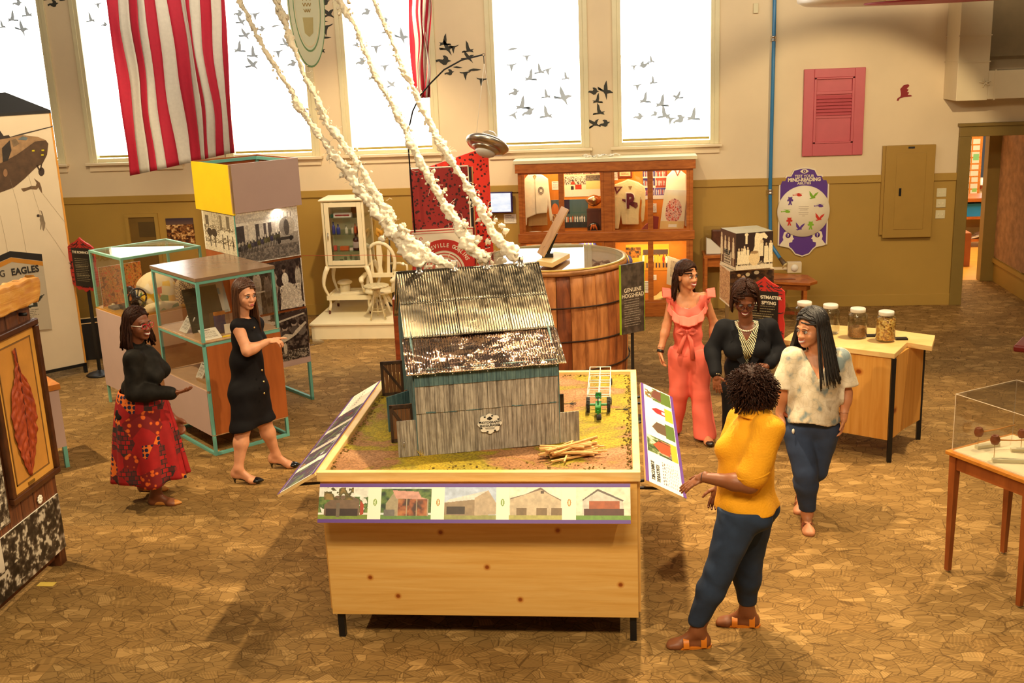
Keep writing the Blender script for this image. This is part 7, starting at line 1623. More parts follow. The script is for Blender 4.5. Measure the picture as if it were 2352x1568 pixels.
for k,(px,py,rr_,ang,lb) in enumerate(((2283,1010,.030,.25,'round brown clay pipe on a pin nearest the middle of the acrylic table'),(2246,992,.030,.6,'brown clay pipe on a pin at the left rear under the acrylic cover'),(2345,996,.028,.3,'brown clay pipe at the right edge of the photo under the acrylic cover'))):
 base = onplane(px,py + (38 if k == 0 else 32),(0,0,.875),(0,0,1)); base.z = .867; zc = 1.005
 zc = onplane(px,py,base,(0,1,0)).z - .0
 t = thing('clay_pipe',lb,'pipe',(base.x,base.y,.867)); c = Vector((base.x,base.y,zc)); sd = Vector((math.cos(ang - .2),-math.sin(.15) + math.sin(ang - .3),.04 + .05 * (k == 1))).normalized()
 MB().lathe(c,[(.004,-rr_),(rr_ * .7,-rr_ * .9),(rr_,-rr_ * .2),(rr_ * .95,rr_ * .4),(rr_ * .72,rr_ * .85),(rr_ * .74,rr_),(rr_ * .5,rr_),(rr_ * .48,.0),(.002,-.002)],n=24).build('bowl',M_CLAY,t)
 MB().tube([c + sd * rr_ * .8,c + sd * .12,c + sd * .24 + up * .012],[.006,.0045,.004],8).build('stem',M_REED,t); MB().cyl((c.x,c.y,.867),(c.x,c.y,c.z - rr_ * .8),.0022,n=8).build('pin',M_PIN,t)
for k,(px,py,dx_,dy_,w_) in enumerate(((2310,1062,.20,-.02,'nearest'),(2268,1032,.16,.06,'left rear'),(2345,1038,.1,-.01,'right rear'))):
 base = atZ(px - 30 if k == 0 else px - 22,py,.867); d_ = Vector((dx_,dy_,0)); n_ = d_.cross(up).normalized()
 tag(MB().obox(base,d_,-n_ * .035,up * .022).build('label_block',M_BLK,bevel=.002),'pale wedge label block on the cream deck of the pipe table, ' + w_,'block')
# dark red bench at far right
bn_ = thing('red_bench','dark red padded bench seat cut off at the right edge','bench',(4.3,11.3,0)); fB = Fr((3.86,11.12),(.86,-.5),(.5,.86))
q = MB(); fB.box(q,0,1.2,0,.42,.38,.45); q.build('cushion',plain('maroon_vinyl',srgb(110,20,18),.4),bn_,bevel=.02)
q = MB()
for a in (.15,1.0):
 for bb in (.08,.34): fB.box(q,a,a + .04,bb,bb + .04,0,.38)
q.build('legs',M_BLACK,bn_)
# ================================================================== ROOM BEYOND THE DOORWAY
brY = 20.18
cbk = atY(2250,400,brY)
cork = Canvas(60,120,(206,130,50)); cork.mott(.15,30)
rr_ = np.random.RandomState(3)
for k in range(9):
 z_ = .06 + .1 * k
 for x in (.08,.5): cork.rect(x + rr_.uniform(-.05,.05),z_,x + .36,z_ + .075,(236,224,200))
cork.rect(.55,.6,.85,.7,(130,200,130)); cork.rect(.6,.1,.85,.16,(150,200,110))
cvn = atY(2231,455,brY); cvx = atY(2257,322,brY)
slab('cork_board','tall cork board covered in white papers in the room beyond the doorway','notice board',cork,(cvn.x - .2,brY - .02,cvn.z),(1,0,0),up,cvx.x - cvn.x + .2,cvx.z - cvn.z + .1,M_OAK)
w0 = atY(2258,425,brY); w1_ = atY(2302,314,brY)
wd_ = S(thing('window_7',None,None,(w0.x,brY,w0.z)))
MB().box(w0.x,w1_.x + .1,brY - .012,brY - .005,w0.z,w1_.z + .2).build('bright_pane',emit('bright_pane',(1,1,1),3),wd_)
q = MB(); q.box(w0.x - .05,w1_.x + .15,brY - .03,brY - .0,w0.z - .06,w0.z); q.box(w0.x,w1_.x + .1,brY - .03,brY - .013,atY(2280,350,brY).z - .015,atY(2280,350,brY).z + .015); q.build('window_frame',M_WALN,wd_)
def yb_(name,label,cat,x0,y0,x1,y1,Y,d,mat,z0=None):
 a_,c_ = atY(x0,y1,Y),atY(x1,y0,Y); o = MB().box(a_.x,c_.x,Y,Y + d,a_.z if z0 is None else z0,c_.z).build(name,mat,bevel=.004); return tag(o,label,cat)
DY_ = 18.9
dk_ = thing('desk','brown wooden desk with shelf in the room beyond the doorway','desk',(5.7,DY_ + .3,0))
a_,c_ = atY(2215,456,DY_),atY(2290,462,DY_)
MB().box(a_.x - .5,c_.x + .2,DY_,DY_ + .6,a_.z - .06,a_.z).build('desk_top',M_OAK,dk_); zsh = atY(2250,498,DY_).z
MB().box(a_.x - .5,c_.x + .2,DY_ + .02,DY_ + .6,zsh - .04,zsh).box(a_.x - .5,c_.x + .2,DY_ + .1,DY_ + .6,.10,.14).build('shelves',M_OAK,dk_)
MB().box(c_.x + .14,c_.x + .2,DY_,DY_ + .6,0,a_.z - .06).box(a_.x - .5,a_.x - .44,DY_,DY_ + .6,0,a_.z - .06).build('end_panels',M_WALN,dk_); MB().box(a_.x - .4,c_.x + .14,DY_ + .57,DY_ + .59,.14,a_.z - .06).build('back_panel',plain('pale_back',srgb(206,180,110),.6),dk_)
yb_('blue_crate','blue plastic crate on the desk shelf beyond the doorway','crate',2216,467,2259,493,DY_ + .04,.3,plain('blue_plastic',srgb(30,130,190),.4),zsh)
yb_('cardboard_box','brown cardboard box on the floor beyond the doorway','box',2212,535,2232,568,17.4,.4,plain('cardboard',srgb(160,92,44),.7),0)
q = MB(); r = random.Random(5)
zf = .14
for k in range(6): v = atY(2225 + k * 8,525,DY_ + .15); q.obox((v.x,DY_ + .12,zf + .02 * k),(.16,r.uniform(-.02,.02),r.uniform(-.03,.05)),(r.uniform(-.03,.03),.2,0),(0,0,.012))
tag(q.build('papers',M_PAPER),'heap of loose papers on the low shelf beyond the doorway','papers')['kind'] = 'stuff'
yb_('green_tin','green and white tin on the desk beyond the doorway','tin',2267,420,2282,452,DY_ + .2,.14,plain('green_tin_paint',srgb(90,150,120),.4),atY(2250,456,DY_).z)
# ================================================================== FLAGS AND SEAL
M_FR = plain('flag_red',srgb(168,14,44),.75,var=.06,vs=30); M_FW = plain('flag_white',srgb(194,187,174),.75,var=.05,vs=30)
def flag(label,Y,top,bot,ytop,zx):
 """top/bot: 14 stripe boundary pixel x at two rows; folds follow the stripes"""
 (yt,xt),(yb,xb) = top,bot
 t = thing('striped_flag',label,'flag',atY((xb[0] + xb[-1]) / 2,yb[0],Y))
 wall_ = []
 for i in range(14):
  a = atY(xt[i],yt,Y); c = atY(xb[i],yb[0] + (yb[1] - yb[0]) * (xb[i] - xb[0]) / (xb[-1] - xb[0]),Y); wall_.append((a,c))
 for i in range(13):
  def fn(u,v,i=i):
   a = wall_[i][0].lerp(wall_[i + 1][0],u); c = wall_[i][1].lerp(wall_[i + 1][1],u)
   vv = -zx + (1 + zx) * v; p = c.lerp(a,1 - v) if 0 else a.lerp(c,vv)
   s = (i + u); wob = noise.noise((s * .3,v * 3.2,Y)) * .05
   return p + Vector((wob * (1 - .3 * v),.06 * math.sin(s * 1.15 + v * 1.2) + .03 * noise.noise((s * .9,v * 4,2)),0))
  o = MB().grid(fn,4,40).build('red_stripe' if i % 2 == 0 else 'white_stripe',M_FR if i % 2 == 0 else M_FW,t)
  md = o.modifiers.new('s','SOLIDIFY'); md.thickness = .003
 a0,a1 = wall_[0][0].lerp(wall_[0][1],-zx),wall_[-1][0].lerp(wall_[-1][1],-zx)
 MB().cyl(a0 + Vector((-.1,0,0)),a1 + Vector((.1,0,0)),.014).build('hanging_rod',M_STEEL,t)
 return t
flag('large flag with red and white vertical stripes hanging in front of the left windows',12.0,
  (0,[241,266,294,317,335,352,380,412,430,440,460,480,503,515]),((405,350),[295,318,345,365,386,407,435,463,478,486,498,513,527,541]),0,.33)
flag('narrow folded flag with red and white stripes hanging between the middle windows',12.25,
  (0,[935,944,955,962,966,968,971,973,976,978,981,983,986,988]),((226,224),[951,960,964,968,971,973,976,978,980,982,984,985,986,988]),0,.33)
sl_c = atY(704,10,9.0); sl_t = thing('oval_seal','pale green oval seal with a wheat sheaf hanging at the top centre left','seal',sl_c - up * .5)
sx_ = Vector((.62,.78,0)).normalized(); OA,OB = .175,.49
def oval(k0,k1,name,mat,dd,thick=.002):
 n_ = 48; P = [(OA * k1 * math.cos(t * 2 * PI / n_),OB * k1 * math.sin(t * 2 * PI / n_)) for t in range(n_ + 1)] + [(OA * k0 * math.cos(-t * 2 * PI / n_),OB * k0 * math.sin(-t * 2 * PI / n_)) for t in range(n_ + 1)]
 MB().prism(P,sl_c + sx_.cross(up) * dd,sx_,up,thick,sx_.cross(up)).build(name,mat,sl_t)
n_ = 48; M_PG = plain('pale_green_board',srgb(232,238,216),.5,var=.03); M_DG = plain('green_line',srgb(120,160,120),.5)
MB().prism([(OA * math.cos(t * 2 * PI / n_),OB * math.sin(t * 2 * PI / n_)) for t in range(n_)],sl_c,sx_,up,.015,-sx_.cross(up)).build('board',M_PG,sl_t)
oval(.97,1.0,'rim_line',M_DG,.001); oval(.72,.75,'inner_line',M_DG,.001); oval(.66,.68,'inner_line',M_CREAMINK,.001)
q = MB(); sn_ = sx_.cross(up)
for s in (-1,0,1):
 for k in range(9):
  for ss in (-1,1): q.beam(sl_c + sn_ * .002 + sx_ * (s * (.02 + .008 * k)) + up * (-.06 + .045 * k),sl_c + sn_ * .002 + sx_ * (s * (.02 + .008 * k) + ss * .012) + up * (-.035 + .045 * k),.005,.002,sn_)
q.build('wheat_sheaf',plain('tan_wheat',srgb(170,140,70),.6),sl_t)
MB().prism([(-.05,0),(.05,0),(.04,-.12),(0,-.15),(-.04,-.12)],sl_c + sn_ * .002 - up * .10,sx_,up,.002,sn_).build('small_shield',plain('tan_shield',srgb(200,190,140),.6),sl_t)
MB().cyl(sl_c + up * OB,sl_c + up * 1.5,.003,n=6).build('hanging_wire',M_STEEL,sl_t)
# ================================================================== BIRDS
BIRDS = {
 'gliding': [(-.5,.0),(-.3,.06),(-.1,.12),(.1,.10),(.5,.02),(.2,-.04),(-.05,-.06),(-.3,-.05)],
 'wing_down': [(-.5,.22),(-.3,.18),(.2,.22),(.5,.30),(.32,.16),(.15,.1),(.05,-.1),(-.02,-.45),(-.14,-.15),(-.2,.08),(-.4,.1)],
 'wing_up': [(-.45,-.28),(-.5,-.42),(-.28,-.3),(-.12,-.26),(-.16,.0),(-.14,.5),(.02,.28),(.08,-.02),(.18,-.18),(.45,-.16),(.32,-.26),(.42,-.42),(.1,-.34),(-.15,-.38)],
 'soaring': [(-.5,-.06),(-.42,-.2),(-.24,-.1),(-.08,-.08),(-.2,.16),(-.22,.5),(.0,.22),(.12,.04),(.26,.10),(.5,.06),(.3,-.06),(.2,-.16),(.34,-.5),(.1,-.26),(-.04,-.18),(-.3,-.16)],
 'flapping': [(-.5,-.06),(-.46,-.2),(-.3,-.12),(-.12,-.22),(.02,-.3),(.2,-.26),(.28,-.1),(.5,.02),(.3,.06),(.24,.22),(.04,.30),(-.1,.26),(.0,.12),(-.06,.02),(-.3,.02)]}
M_BG = plain('grey_blue_decal',srgb(170,180,188),.7)
M_BG.node_tree.nodes['Principled BSDF'].inputs['Alpha'].default_value = .85; M_BK = plain('black_decal',srgb(52,52,44),.7)
DESC = {'gliding': 'gliding flat','wing_down': 'wings down','wing_up': 'wing raised','soaring': 'soaring','flapping': 'flapping'}
def flock(where,lst,mat,y):
 lst = sorted(lst,key=lambda a: a[1]); nn_ = len(lst)
 rk = ['topmost','second','third','fourth','fifth','sixth','seventh','eighth','ninth','tenth','eleventh','twelfth','thirteenth','fourteenth','fifteenth','sixteenth','seventeenth','eighteenth','nineteenth','twentieth']
 for i,(px,py,sh,sz,rot,mir) in enumerate(lst):
  v = atY(px,py,y); s = sz / 164.; c_,s__ = math.cos(math.radians(rot)),math.sin(math.radians(rot))
  P = [((x * c_ * mir - z * s__) * s,(x * s__ * mir + z * c_) * s) for x,z in BIRDS[sh]]
  o = MB().prism(P,(v.x,y,v.z),(1,0,0),up,.003,(0,-1,0)).build('paper_bird',mat)
  tag(o,'%s paper bird, %s, %s from top %s' % ('grey' if mat is M_BG else 'black',DESC[sh],rk[i],where),'bird','paper birds ' + where)
YB = WY + .058; YW = WY - .002
flock('on the second blind from the right',[(1178,113,'gliding',26,5,1),(1211,132,'wing_down',22,0,1),(1176,153,'wing_down',26,0,1),(1218,172,'wing_up',30,0,-1),(1240,158,'wing_up',26,0,1),(1259,163,'wing_down',24,10,1),(1300,174,'wing_up',20,0,1),(1181,211,'flapping',26,10,1),(1255,215,'wing_up',24,0,1),(1293,220,'soaring',42,-10,1),(1199,236,'wing_up',34,0,-1),(1213,255,'flapping',32,20,1),(1180,266,'wing_down',26,30,-1),(1255,257,'wing_up',32,0,1)],M_BG,YB)
flock('on the rightmost window blind',[(1496,136,'wing_up',18,0,1),(1479,148,'flapping',24,20,-1),(1457,154,'wing_down',18,0,1),(1499,184,'wing_up',20,10,-1),(1465,199,'wing_down',22,0,1),(1481,224,'wing_up',28,0,-1),(1520,231,'wing_up',32,0,-1),(1557,221,'soaring',26,0,-1),(1526,257,'wing_up',32,0,1),(1467,267,'flapping',24,0,1),(1503,261,'flapping',18,20,1),(1541,276,'wing_down',26,-10,1),(1560,273,'flapping',30,20,1),(1592,262,'wing_up',32,0,-1)],M_BG,YB)
flock('on the wall strip above the trophy cabinet',[(1363,209,'flapping',26,-5,1),(1391,206,'soaring',36,-30,1),(1372,226,'wing_up',24,0,-1),(1376,251,'wing_up',28,0,1),(1363,283,'soaring',30,30,1),(1388,283,'flapping',26,10,1)],M_BK,YW)
flock('on the wall behind the curved pole',[(1021,92,'wing_up',28,0,-1),(1026,108,'soaring',34,-5,1),(1042,111,'wing_down',24,0,1),(1075,108,'wing_up',28,0,1),(1074,130,'soaring',30,5,1),(1019,138,'flapping',34,-10,1),(1032,166,'flapping',22,5,1),(1051,155,'gliding',22,-8,1),(1070,171,'wing_down',28,0,1),(1090,161,'gliding',30,0,1),(1107,186,'wing_down',26,-10,1)],M_BK,YW)
flock('beside the green oval seal',[(745,4,'flapping',26,10,1),(752,30,'soaring',34,20,1),(742,50,'gliding',24,0,1),(749,66,'wing_down',34,0,1),(748,87,'gliding',26,0,1),(733,108,'wing_up',30,0,1)],M_BK,YW)
flock('on the blind right of the big flag',[(548,30,'flapping',24,0,1),(587,36,'wing_down',26,0,1),(553,48,'soaring',26,0,1),(562,78,'soaring',30,0,1),(600,66,'flapping',20,0,1),(549,107,'wing_up',30,0,-1),(582,119,'wing_up',30,-10,1),(578,146,'soaring',34,10,1),(640,122,'wing_down',26,0,1),(671,145,'flapping',24,10,1),(655,98,'soaring',26,0,1),(633,60,'gliding',24,10,1)],M_BG,YB)
flock('on the blind behind the right smoke trails',[(841,27,'flapping',24,15,1),(884,46,'flapping',18,15,1),(923,82,'soaring',34,-20,1),(818,102,'flapping',16,0,1),(865,111,'wing_down',28,0,1),(829,141,'flapping',26,10,1),(885,155,'wing_down',24,0,1),(856,172,'wing_up',26,0,-1),(898,193,'soaring',24,20,1),(884,75,'gliding',20,0,1)],M_BG,YB)
flock('on the blind left of the big flag',[(226,12,'wing_down',20,0,1),(208,40,'wing_up',24,0,1),(240,56,'flapping',16,0,1)],M_BG,YB)
flock('on the leftmost window',[(40,6,'flapping',24,0,1),(28,37,'wing_up',28,0,-1),(62,26,'wing_up',28,0,1),(5,56,'wing_up',20,0,1),(50,64,'soaring',34,-20,1)],M_BG,YB)
flock('at the top between the two leftmost windows',[(122,8,'flapping',26,0,1),(103,0,'gliding',16,0,1),(143,1,'gliding',16,0,1)],M_BK,YW)
v = atY(2077,212,YW)
tag(MB().prism([(x * .2,z * .2) for x,z in [(-.45,-.5),(-.34,-.52),(-.28,-.38),(0,-.3),(.5,-.26),(.42,-.18),(.22,-.16),(.30,-.02),(.16,.02),(.26,.16),(.14,.22),(.3,.40),(.22,.5),(-.05,.46),(-.26,.22),(-.2,-.1),(-.22,-.24),(-.4,-.36)]],(v.x,YW,v.z),(1,0,0),up,.003,(0,-1,0)).build('red_bird',plain('dark_red_decal',srgb(140,16,20),.6)),'single dark red bird silhouette on the wall right of the pink vent','bird')
# ================================================================== PEOPLE (bodies grown as one smooth surface from a distance field)
V = Vector
def A3(v): return np.array(v,dtype=np.float32)
def cap(p,q,r0,r1=None):
 p,q = A3(p),A3(q); r1 = r0 if r1 is None else r1; m = max(r0,r1)
 def f(X):
  d = q - p; t = np.clip(((X - p) @ d) / max(1e-9,d @ d),0,1)
  return np.linalg.norm(X - (p + t[...,None] * d),axis=-1) - (r0 + (r1 - r0) * t)
 return f,np.minimum(p,q) - m,np.maximum(p,q) + m
def ell(c,r,ax=None):
 c = A3(c); r = A3(r); M = np.eye(3,dtype=np.float32) if ax is None else np.array([list(a) for a in ax],dtype=np.float32); m = float(r.max())
 def f(X):
  L = (X - c) @ M.T; k0 = np.linalg.norm(L / r,axis=-1); k1 = np.linalg.norm(L / (r * r),axis=-1)
  return k0 * (k0 - 1) / np.maximum(k1,1e-6)
 return f,c - m,c + m
def field(prims,lo,hi,h,k,subs=(),off=0.,clips=(),fold=None):
 n = np.ceil((hi - lo) / h).astype(int) + 1
 axs = [lo[i] + h * np.arange(n[i],dtype=np.float32) for i in range(3)]
 F = np.full(tuple(n),1.,np.float32)
 for (f,a,b),sg in [(p,1) for p in prims] + [(p,-1) for p in subs]:
  s = [slice(max(0,int((a[i] - lo[i] - k - off - 2 * h) / h)),max(0,min(n[i],int((b[i] - lo[i] + k + off + 2 * h) / h) + 2))) for i in range(3)]
  if any(q.stop <= q.start for q in s): continue
  X = np.stack(np.meshgrid(axs[0][s[0]],axs[1][s[1]],axs[2][s[2]],indexing='ij'),-1)
  d = f(X); T = F[s[0],s[1],s[2]]
  if sg > 0:
   d = d - off; g = np.maximum(k - np.abs(T - d),0) / k; F[s[0],s[1],s[2]] = np.minimum(T,d) - g * g * k / 4
  else:
   kk = .008; g = np.maximum(kk - np.abs(T + d),0) / kk; F[s[0],s[1],s[2]] = np.maximum(T,-d) + g * g * kk / 4
 if clips or fold:
  X = np.stack(np.meshgrid(*axs,indexing='ij'),-1)
  if fold:
   am,fr = fold; x,y,z = X[...,0],X[...,1],X[...,2]
   F = F + am * (np.sin(x * fr + 2.5 * np.sin(z * fr * .35 + y * 7)) * np.sin(y * fr * .9 + 1.7 * np.sin(z * fr * .3 + x * 5)) + .5 * np.sin(z * fr * 1.1 + 3 * np.sin(x * 9) + y * 11))
  for c in clips: F = np.maximum(F,c(X))
 return F
def nets(F,lo,h):
 s = F < 0; n = F.shape
 c = [s[i:n[0] - 1 + i,j:n[1] - 1 + j,k:n[2] - 1 + k] for i in (0,1) for j in (0,1) for k in (0,1)]
 cnt = sum(q.astype(np.int8) for q in c); mix = (cnt > 0) & (cnt < 8); ci = np.argwhere(mix)
 idx = np.full(mix.shape,-1,np.int32); idx[mix] = np.arange(len(ci))
 acc = np.zeros((len(ci),3),np.float32); num = np.zeros(len(ci),np.float32); co = [(i,j,k) for i in (0,1) for j in (0,1) for k in (0,1)]
 val = {o: F[ci[:,0] + o[0],ci[:,1] + o[1],ci[:,2] + o[2]] for o in co}
 for a in co:
  for d in range(3):
   if a[d]: continue
   b = list(a); b[d] = 1; b = tuple(b); va,vb = val[a],val[b]; m = (va < 0) != (vb < 0)
   t = np.where(m,va / np.where(m,va - vb,1),0); p = np.array(a,np.float32)[None] + t[:,None] * np.eye(3,dtype=np.float32)[d][None]
   acc += p * m[:,None]; num += m
 vs = lo + h * (ci + acc / num[:,None]); qs = []
 for d in range(3):
  e = [slice(1,-1)] * 3; e[d] = slice(0,-1); e2 = list(e); e2[d] = slice(1,None)
  a,b = s[tuple(e)],s[tuple(e2)]; cr = np.argwhere(a != b); fl = a[a != b]
  if not len(cr): continue
  cr = cr + np.array([0 if i == d else 1 for i in range(3)]); u,w = [(1,2),(2,0),(0,1)][d]; q = []
  for du,dw in ((-1,-1),(0,-1),(0,0),(-1,0)):
   o = cr.copy(); o[:,u] += du; o[:,w] += dw; q.append(idx[o[:,0],o[:,1],o[:,2]])
  q = np.stack(q,-1); q[~fl] = q[~fl][:,::-1]; qs.append(q)
 return vs,np.concatenate(qs)
def npmesh(name,parts,mat,parent):
 org = np.array(ORG[parent.name]); vs = []; qs = []; n = 0
 for v,q in parts: vs.append(v); qs.append(q + n); n += len(v)
 vs = np.concatenate(vs) - org; qs = np.concatenate(qs); me = bpy.data.meshes.new(name)
 me.vertices.add(len(vs)); me.vertices.foreach_set('co',vs.astype(np.float64).ravel()); nf = len(qs)
 me.loops.add(nf * 4); me.loops.foreach_set('vertex_index',qs.ravel().astype(np.int32)); me.polygons.add(nf)
 me.polygons.foreach_set('loop_start',np.arange(nf,dtype=np.int32) * 4); me.polygons.foreach_set('loop_total',np.full(nf,4,np.int32)); me.polygons.foreach_set('use_smooth',np.ones(nf,bool))
 me.update(); me.validate(); me.materials.append(mat); return link_mesh(name,me,parent,org)
def grow(name,prims,mat,parent,h=.008,k=.03,fine=(),subs=(),off=0.,clips=(),fold=None):
 lo = np.min([p[1] for p in prims],0) - k - off - 3 * h; hi = np.max([p[2] for p in prims],0) + k + off + 3 * h
 v,q = nets(field(prims,lo,hi,h,k,subs,off,clips,fold),lo,h); parts = []
 for (a,b,hf,*kk) in fine:
  a,b = A3(a),A3(b); ins = np.all((v > a + h) & (v < b - h),1); q = q[~np.all(ins[q],1)]
  parts.append(nets(field(prims,a,b,hf,kk[0] if kk else .018,subs,off,clips,fold),a,hf))
 return npmesh(name,[(v,q)] + parts,mat,parent)
def skin(name,c):
 m,nt,b = _new(name); nt.links.new(_ramp(nt,_noise(nt,_coords(nt),18),[(.3,tuple(x * .92 for x in c)),(.7,tuple(min(1,x * 1.08) for x in c))]),b.inputs['Base Color'])
 b.inputs['Roughness'].default_value = .48; b.inputs['Subsurface Weight'].default_value = .12; b.inputs['Subsurface Radius'].default_value = (.02,.008,.004); b.inputs['Subsurface Scale'].default_value = .4; return m
def basis(f,up_=(0,0,1)):
 f = V(f).normalized(); r = f.cross(V(up_)).normalized(); return r,f,r.cross(f).normalized()
def head_prims(c,B,nb,s=1.):
 r,f,u = B; P = lambda x,y,z: c + r * (x * s) + f * (y * s) + u * (z * s); E = lambda p,q: ell(P(*p),[a * s for a in q],B)
 pr = [E((0,-.012,.032),(.074,.092,.086)),E((0,.026,-.035),(.064,.060,.072)),E((0,.062,-.090),(.032,.024,.022)),E((.036,.050,-.030),(.028,.028,.028)),E((-.036,.050,-.030),(.028,.028,.028)),
   E((0,.074,.022),(.050,.016,.013)),cap(P(0,.080,.006),P(0,.099,-.028),.008 * s,.0115 * s),E((.012,.090,-.032),(.009,.010,.008)),E((-.012,.090,-.032),(.009,.010,.008)),
   E((0,.086,-.064),(.024,.010,.013)),E((.077,-.004,-.012),(.008,.018,.030)),E((-.077,-.004,-.012),(.008,.018,.030)),cap(P(0,-.018,-.06),nb,.052 * s,.056)]
 return pr,[E((.031,.100,.002),(.016,.014,.011)),E((-.031,.100,.002),(.016,.014,.011))],P
def face(root,c,B,s,P,lip,smile,iris=(.05,.03,.02),brow=(.02,.012,.01)):
 M_L = plain('lips_%d' % len(MATS),lip,.35); M_E = plain('eye_white',(.75,.72,.68),.25); M_I = plain('iris_dark',iris,.2); M_B = plain('brow_hair',brow,.8)
 for x in (-.031,.031):
  e = MB().ball(P(x,.0795,.002),.0125 * s,.0125 * s,.0085 * s,12,B).build('eye',M_E,root); MB().ball(P(x,.0885,.001),.0075 * s,.0045 * s,.0074 * s,10,B).build('iris',M_I,e)
  MB().tube([P(x + dx,.0925 - abs(x + dx) * .10,.008 + .003 * (1 - (dx / .015) ** 2)) for dx in (-.015,-.008,0,.008,.015)],.0022 * s,5).build('eyelid',M_B,e)
  MB().tube([P(x + dx,.094 - abs(x + dx) * .16,.021 + .005 * (1 - (dx / .018) ** 2)) for dx in (-.017,-.008,0,.008,.017)],[.0012 * s,.0022 * s,.0026 * s,.0022 * s,.0012 * s],6).build('eyebrow',M_B,root)
 w = .029 if smile else .020; cv = .010 if smile else .001; g = .0065 if smile else .003
 L = [(w * t,.099 - .012 * t * t,-.063 + cv * (t * t)) for t in (-1,-.6,0,.6,1)]
 m = MB(); m.tube([P(x,y,z + g) for x,y,z in L],[.0018 * s,.0034 * s,.004 * s,.0034 * s,.0018 * s],8); m.tube([P(x,y - .001,z - g * (1 - .6 * (x / w) ** 2) - .003) for x,y,z in L],[.0018 * s,.0045 * s,.0055 * s,.0045 * s,.0018 * s],8); lp_ = m.build('lips',M_L,root)
 if smile: MB().tube([P(x * .85,y + .0005,z - .001) for x,y,z in L],[.0015 * s,.0050 * s,.0062 * s,.0050 * s,.0015 * s],6).build('teeth',plain('teeth_white',(.82,.8,.74),.3),lp_)
def strands(root,c,B,s,N,L,r,mat,seed,mode='straight',spread=.0,name='hair',side=None,lift=1.0,part=0.,fmin=74):
 rr = random.Random(seed); R,F,U = B; mb = MB()
 ex,ey,ez = .081 * s * lift,.099 * s * lift,.094 * s * lift; cc = c + F * (-.012 * s) + U * (.034 * s)
 if side is None: mb.ball(cc - F * .004 + U * .002,ex * .97,ey * .95,ez * .98,20,B) if False else None
 for i in range(N):
  a0 = rr.uniform(-PI,PI); ph0 = abs(rr.gauss(.0,.5)) + .05; sg = 1 if math.sin(a0) * .1 + rr.uniform(-.02,.02) > part * .1 else -1
  at_ = sg * max(abs(a0),math.radians(fmin)) if abs(a0) < PI else a0; a0 = sg * abs(a0); pts = []
  ph1 = 1.62 + rr.uniform(-.1,.2); lay = 1 + rr.uniform(-.02,.07); n = 6
  for k in range(n + 1):
   t = k / n; a = a0 + (at_ - a0) * min(1,t * 2.8); ph = ph0 + (ph1 - ph0) * t
   pts.append(cc + R * (ex * lay * math.sin(ph) * math.sin(a)) + F * (ey * lay * math.sin(ph) * math.cos(a)) + U * (ez * lay * math.cos(ph)))
  o = (pts[-1] - cc); o.z = 0; o.normalize(); ln = L * rr.uniform(.82,1.05); m = max(3,int(ln / .035)); p = pts[-1]; fr = rr.uniform(0,6)
  for k in range(m):
   t = (k + 1) / m; q = p + V((0,0,-ln / m)) + o * (spread * ln / m)
   if mode == 'wavy': q = q + (R * math.sin(t * 9 + fr) + F * math.cos(t * 8 + fr)) * .011
   if mode == 'lock': q = q + V((rr.gauss(0,.004),rr.gauss(0,.004),0))
   if mode == 'bob': q = q - o * (.012 * t * t)
   pts.append(q); p = q
  nn = len(pts); mb.tube(pts,[r * s * (1 if mode == 'lock' else (1 - .55 * j / nn)) for j in range(nn)],5,caps=True)
 o = mb.build(name,mat,root); return o
def scalp(root,c,B,s,mat,clip_f=.35,lift=1.06,extra=()):
 R,F,U = B; cc = c + F * (-.014 * s) + U * (.036 * s)
 pr = [ell(cc,(.079 * s * lift,.095 * s * lift,.090 * s * lift),B)] + list(extra); Fv,Uv,cn = A3(F),A3(U),A3(c)
 return grow('hair_cap',pr,mat,root,.005,.02,clips=[lambda X: ((X - cn) @ Fv) * .82 - ((X - cn) @ Uv) * .62 - .012 * s * clip_f / .35],fold=(.0018,130))
def hair_mat(name,c1,c2):
 m = wood(name,c1,c2,(30,30,2),.38,ns=4,bump=.5); return m
def hand(w,d,n,th,curl=.35,point=False,s=1.):
 """wrist w, direction d, palm normal n (palm side), th = side the thumb leaves; returns prims"""
 d = V(d).normalized(); n = V(n).normalized(); n = (n - d * n.dot(d)).normalized(); sd = V(th); sd = (sd - d * sd.dot(d) - n * sd.dot(n)).normalized(); pr = [ell(w + d * .045 * s,(.042 * s,.036 * s,.014 * s),(d,sd,n)),cap(w - d * .02,w + d * .02,.025 * s,.026 * s)]
 for i,(o,L) in enumerate(((.026,.070),(.009,.078),(-.009,.072),(-.026,.056))):
  p = w + d * (.078 - .006 * (i == 3)) * s + sd * o * s; dd = (d + sd * (.10 - .07 * i)).normalized(); cu = 0.08 if (point and i == 0) else (curl * (1.9 if point else 1) * (1 + .12 * i))
  for j,fr in enumerate((.45,.30,.25)):
   dd = (dd * math.cos(cu * (.8 + .3 * j)) + n * math.sin(cu * (.8 + .3 * j))).normalized(); q = p + dd * L * fr * s; pr.append(cap(p,q,(.0088 - .0008 * j) * s,(.0082 - .001 * j) * s)); p = q
 p = w + d * .02 * s + sd * .024 * s; dd = (d * .55 + sd * .8 + n * .25).normalized()
 for L,r_ in ((.034,.0115),(.030,.0095),(.022,.008)): q = p + dd * L * s; pr.append(cap(p,q,r_ * s,r_ * .9 * s)); p = q; dd = (dd + d * .45 + n * .12).normalized()
 c = w + d * .08 * s; return pr,(c - V((.13,.13,.13)),c + V((.13,.13,.13)),.003,.005)
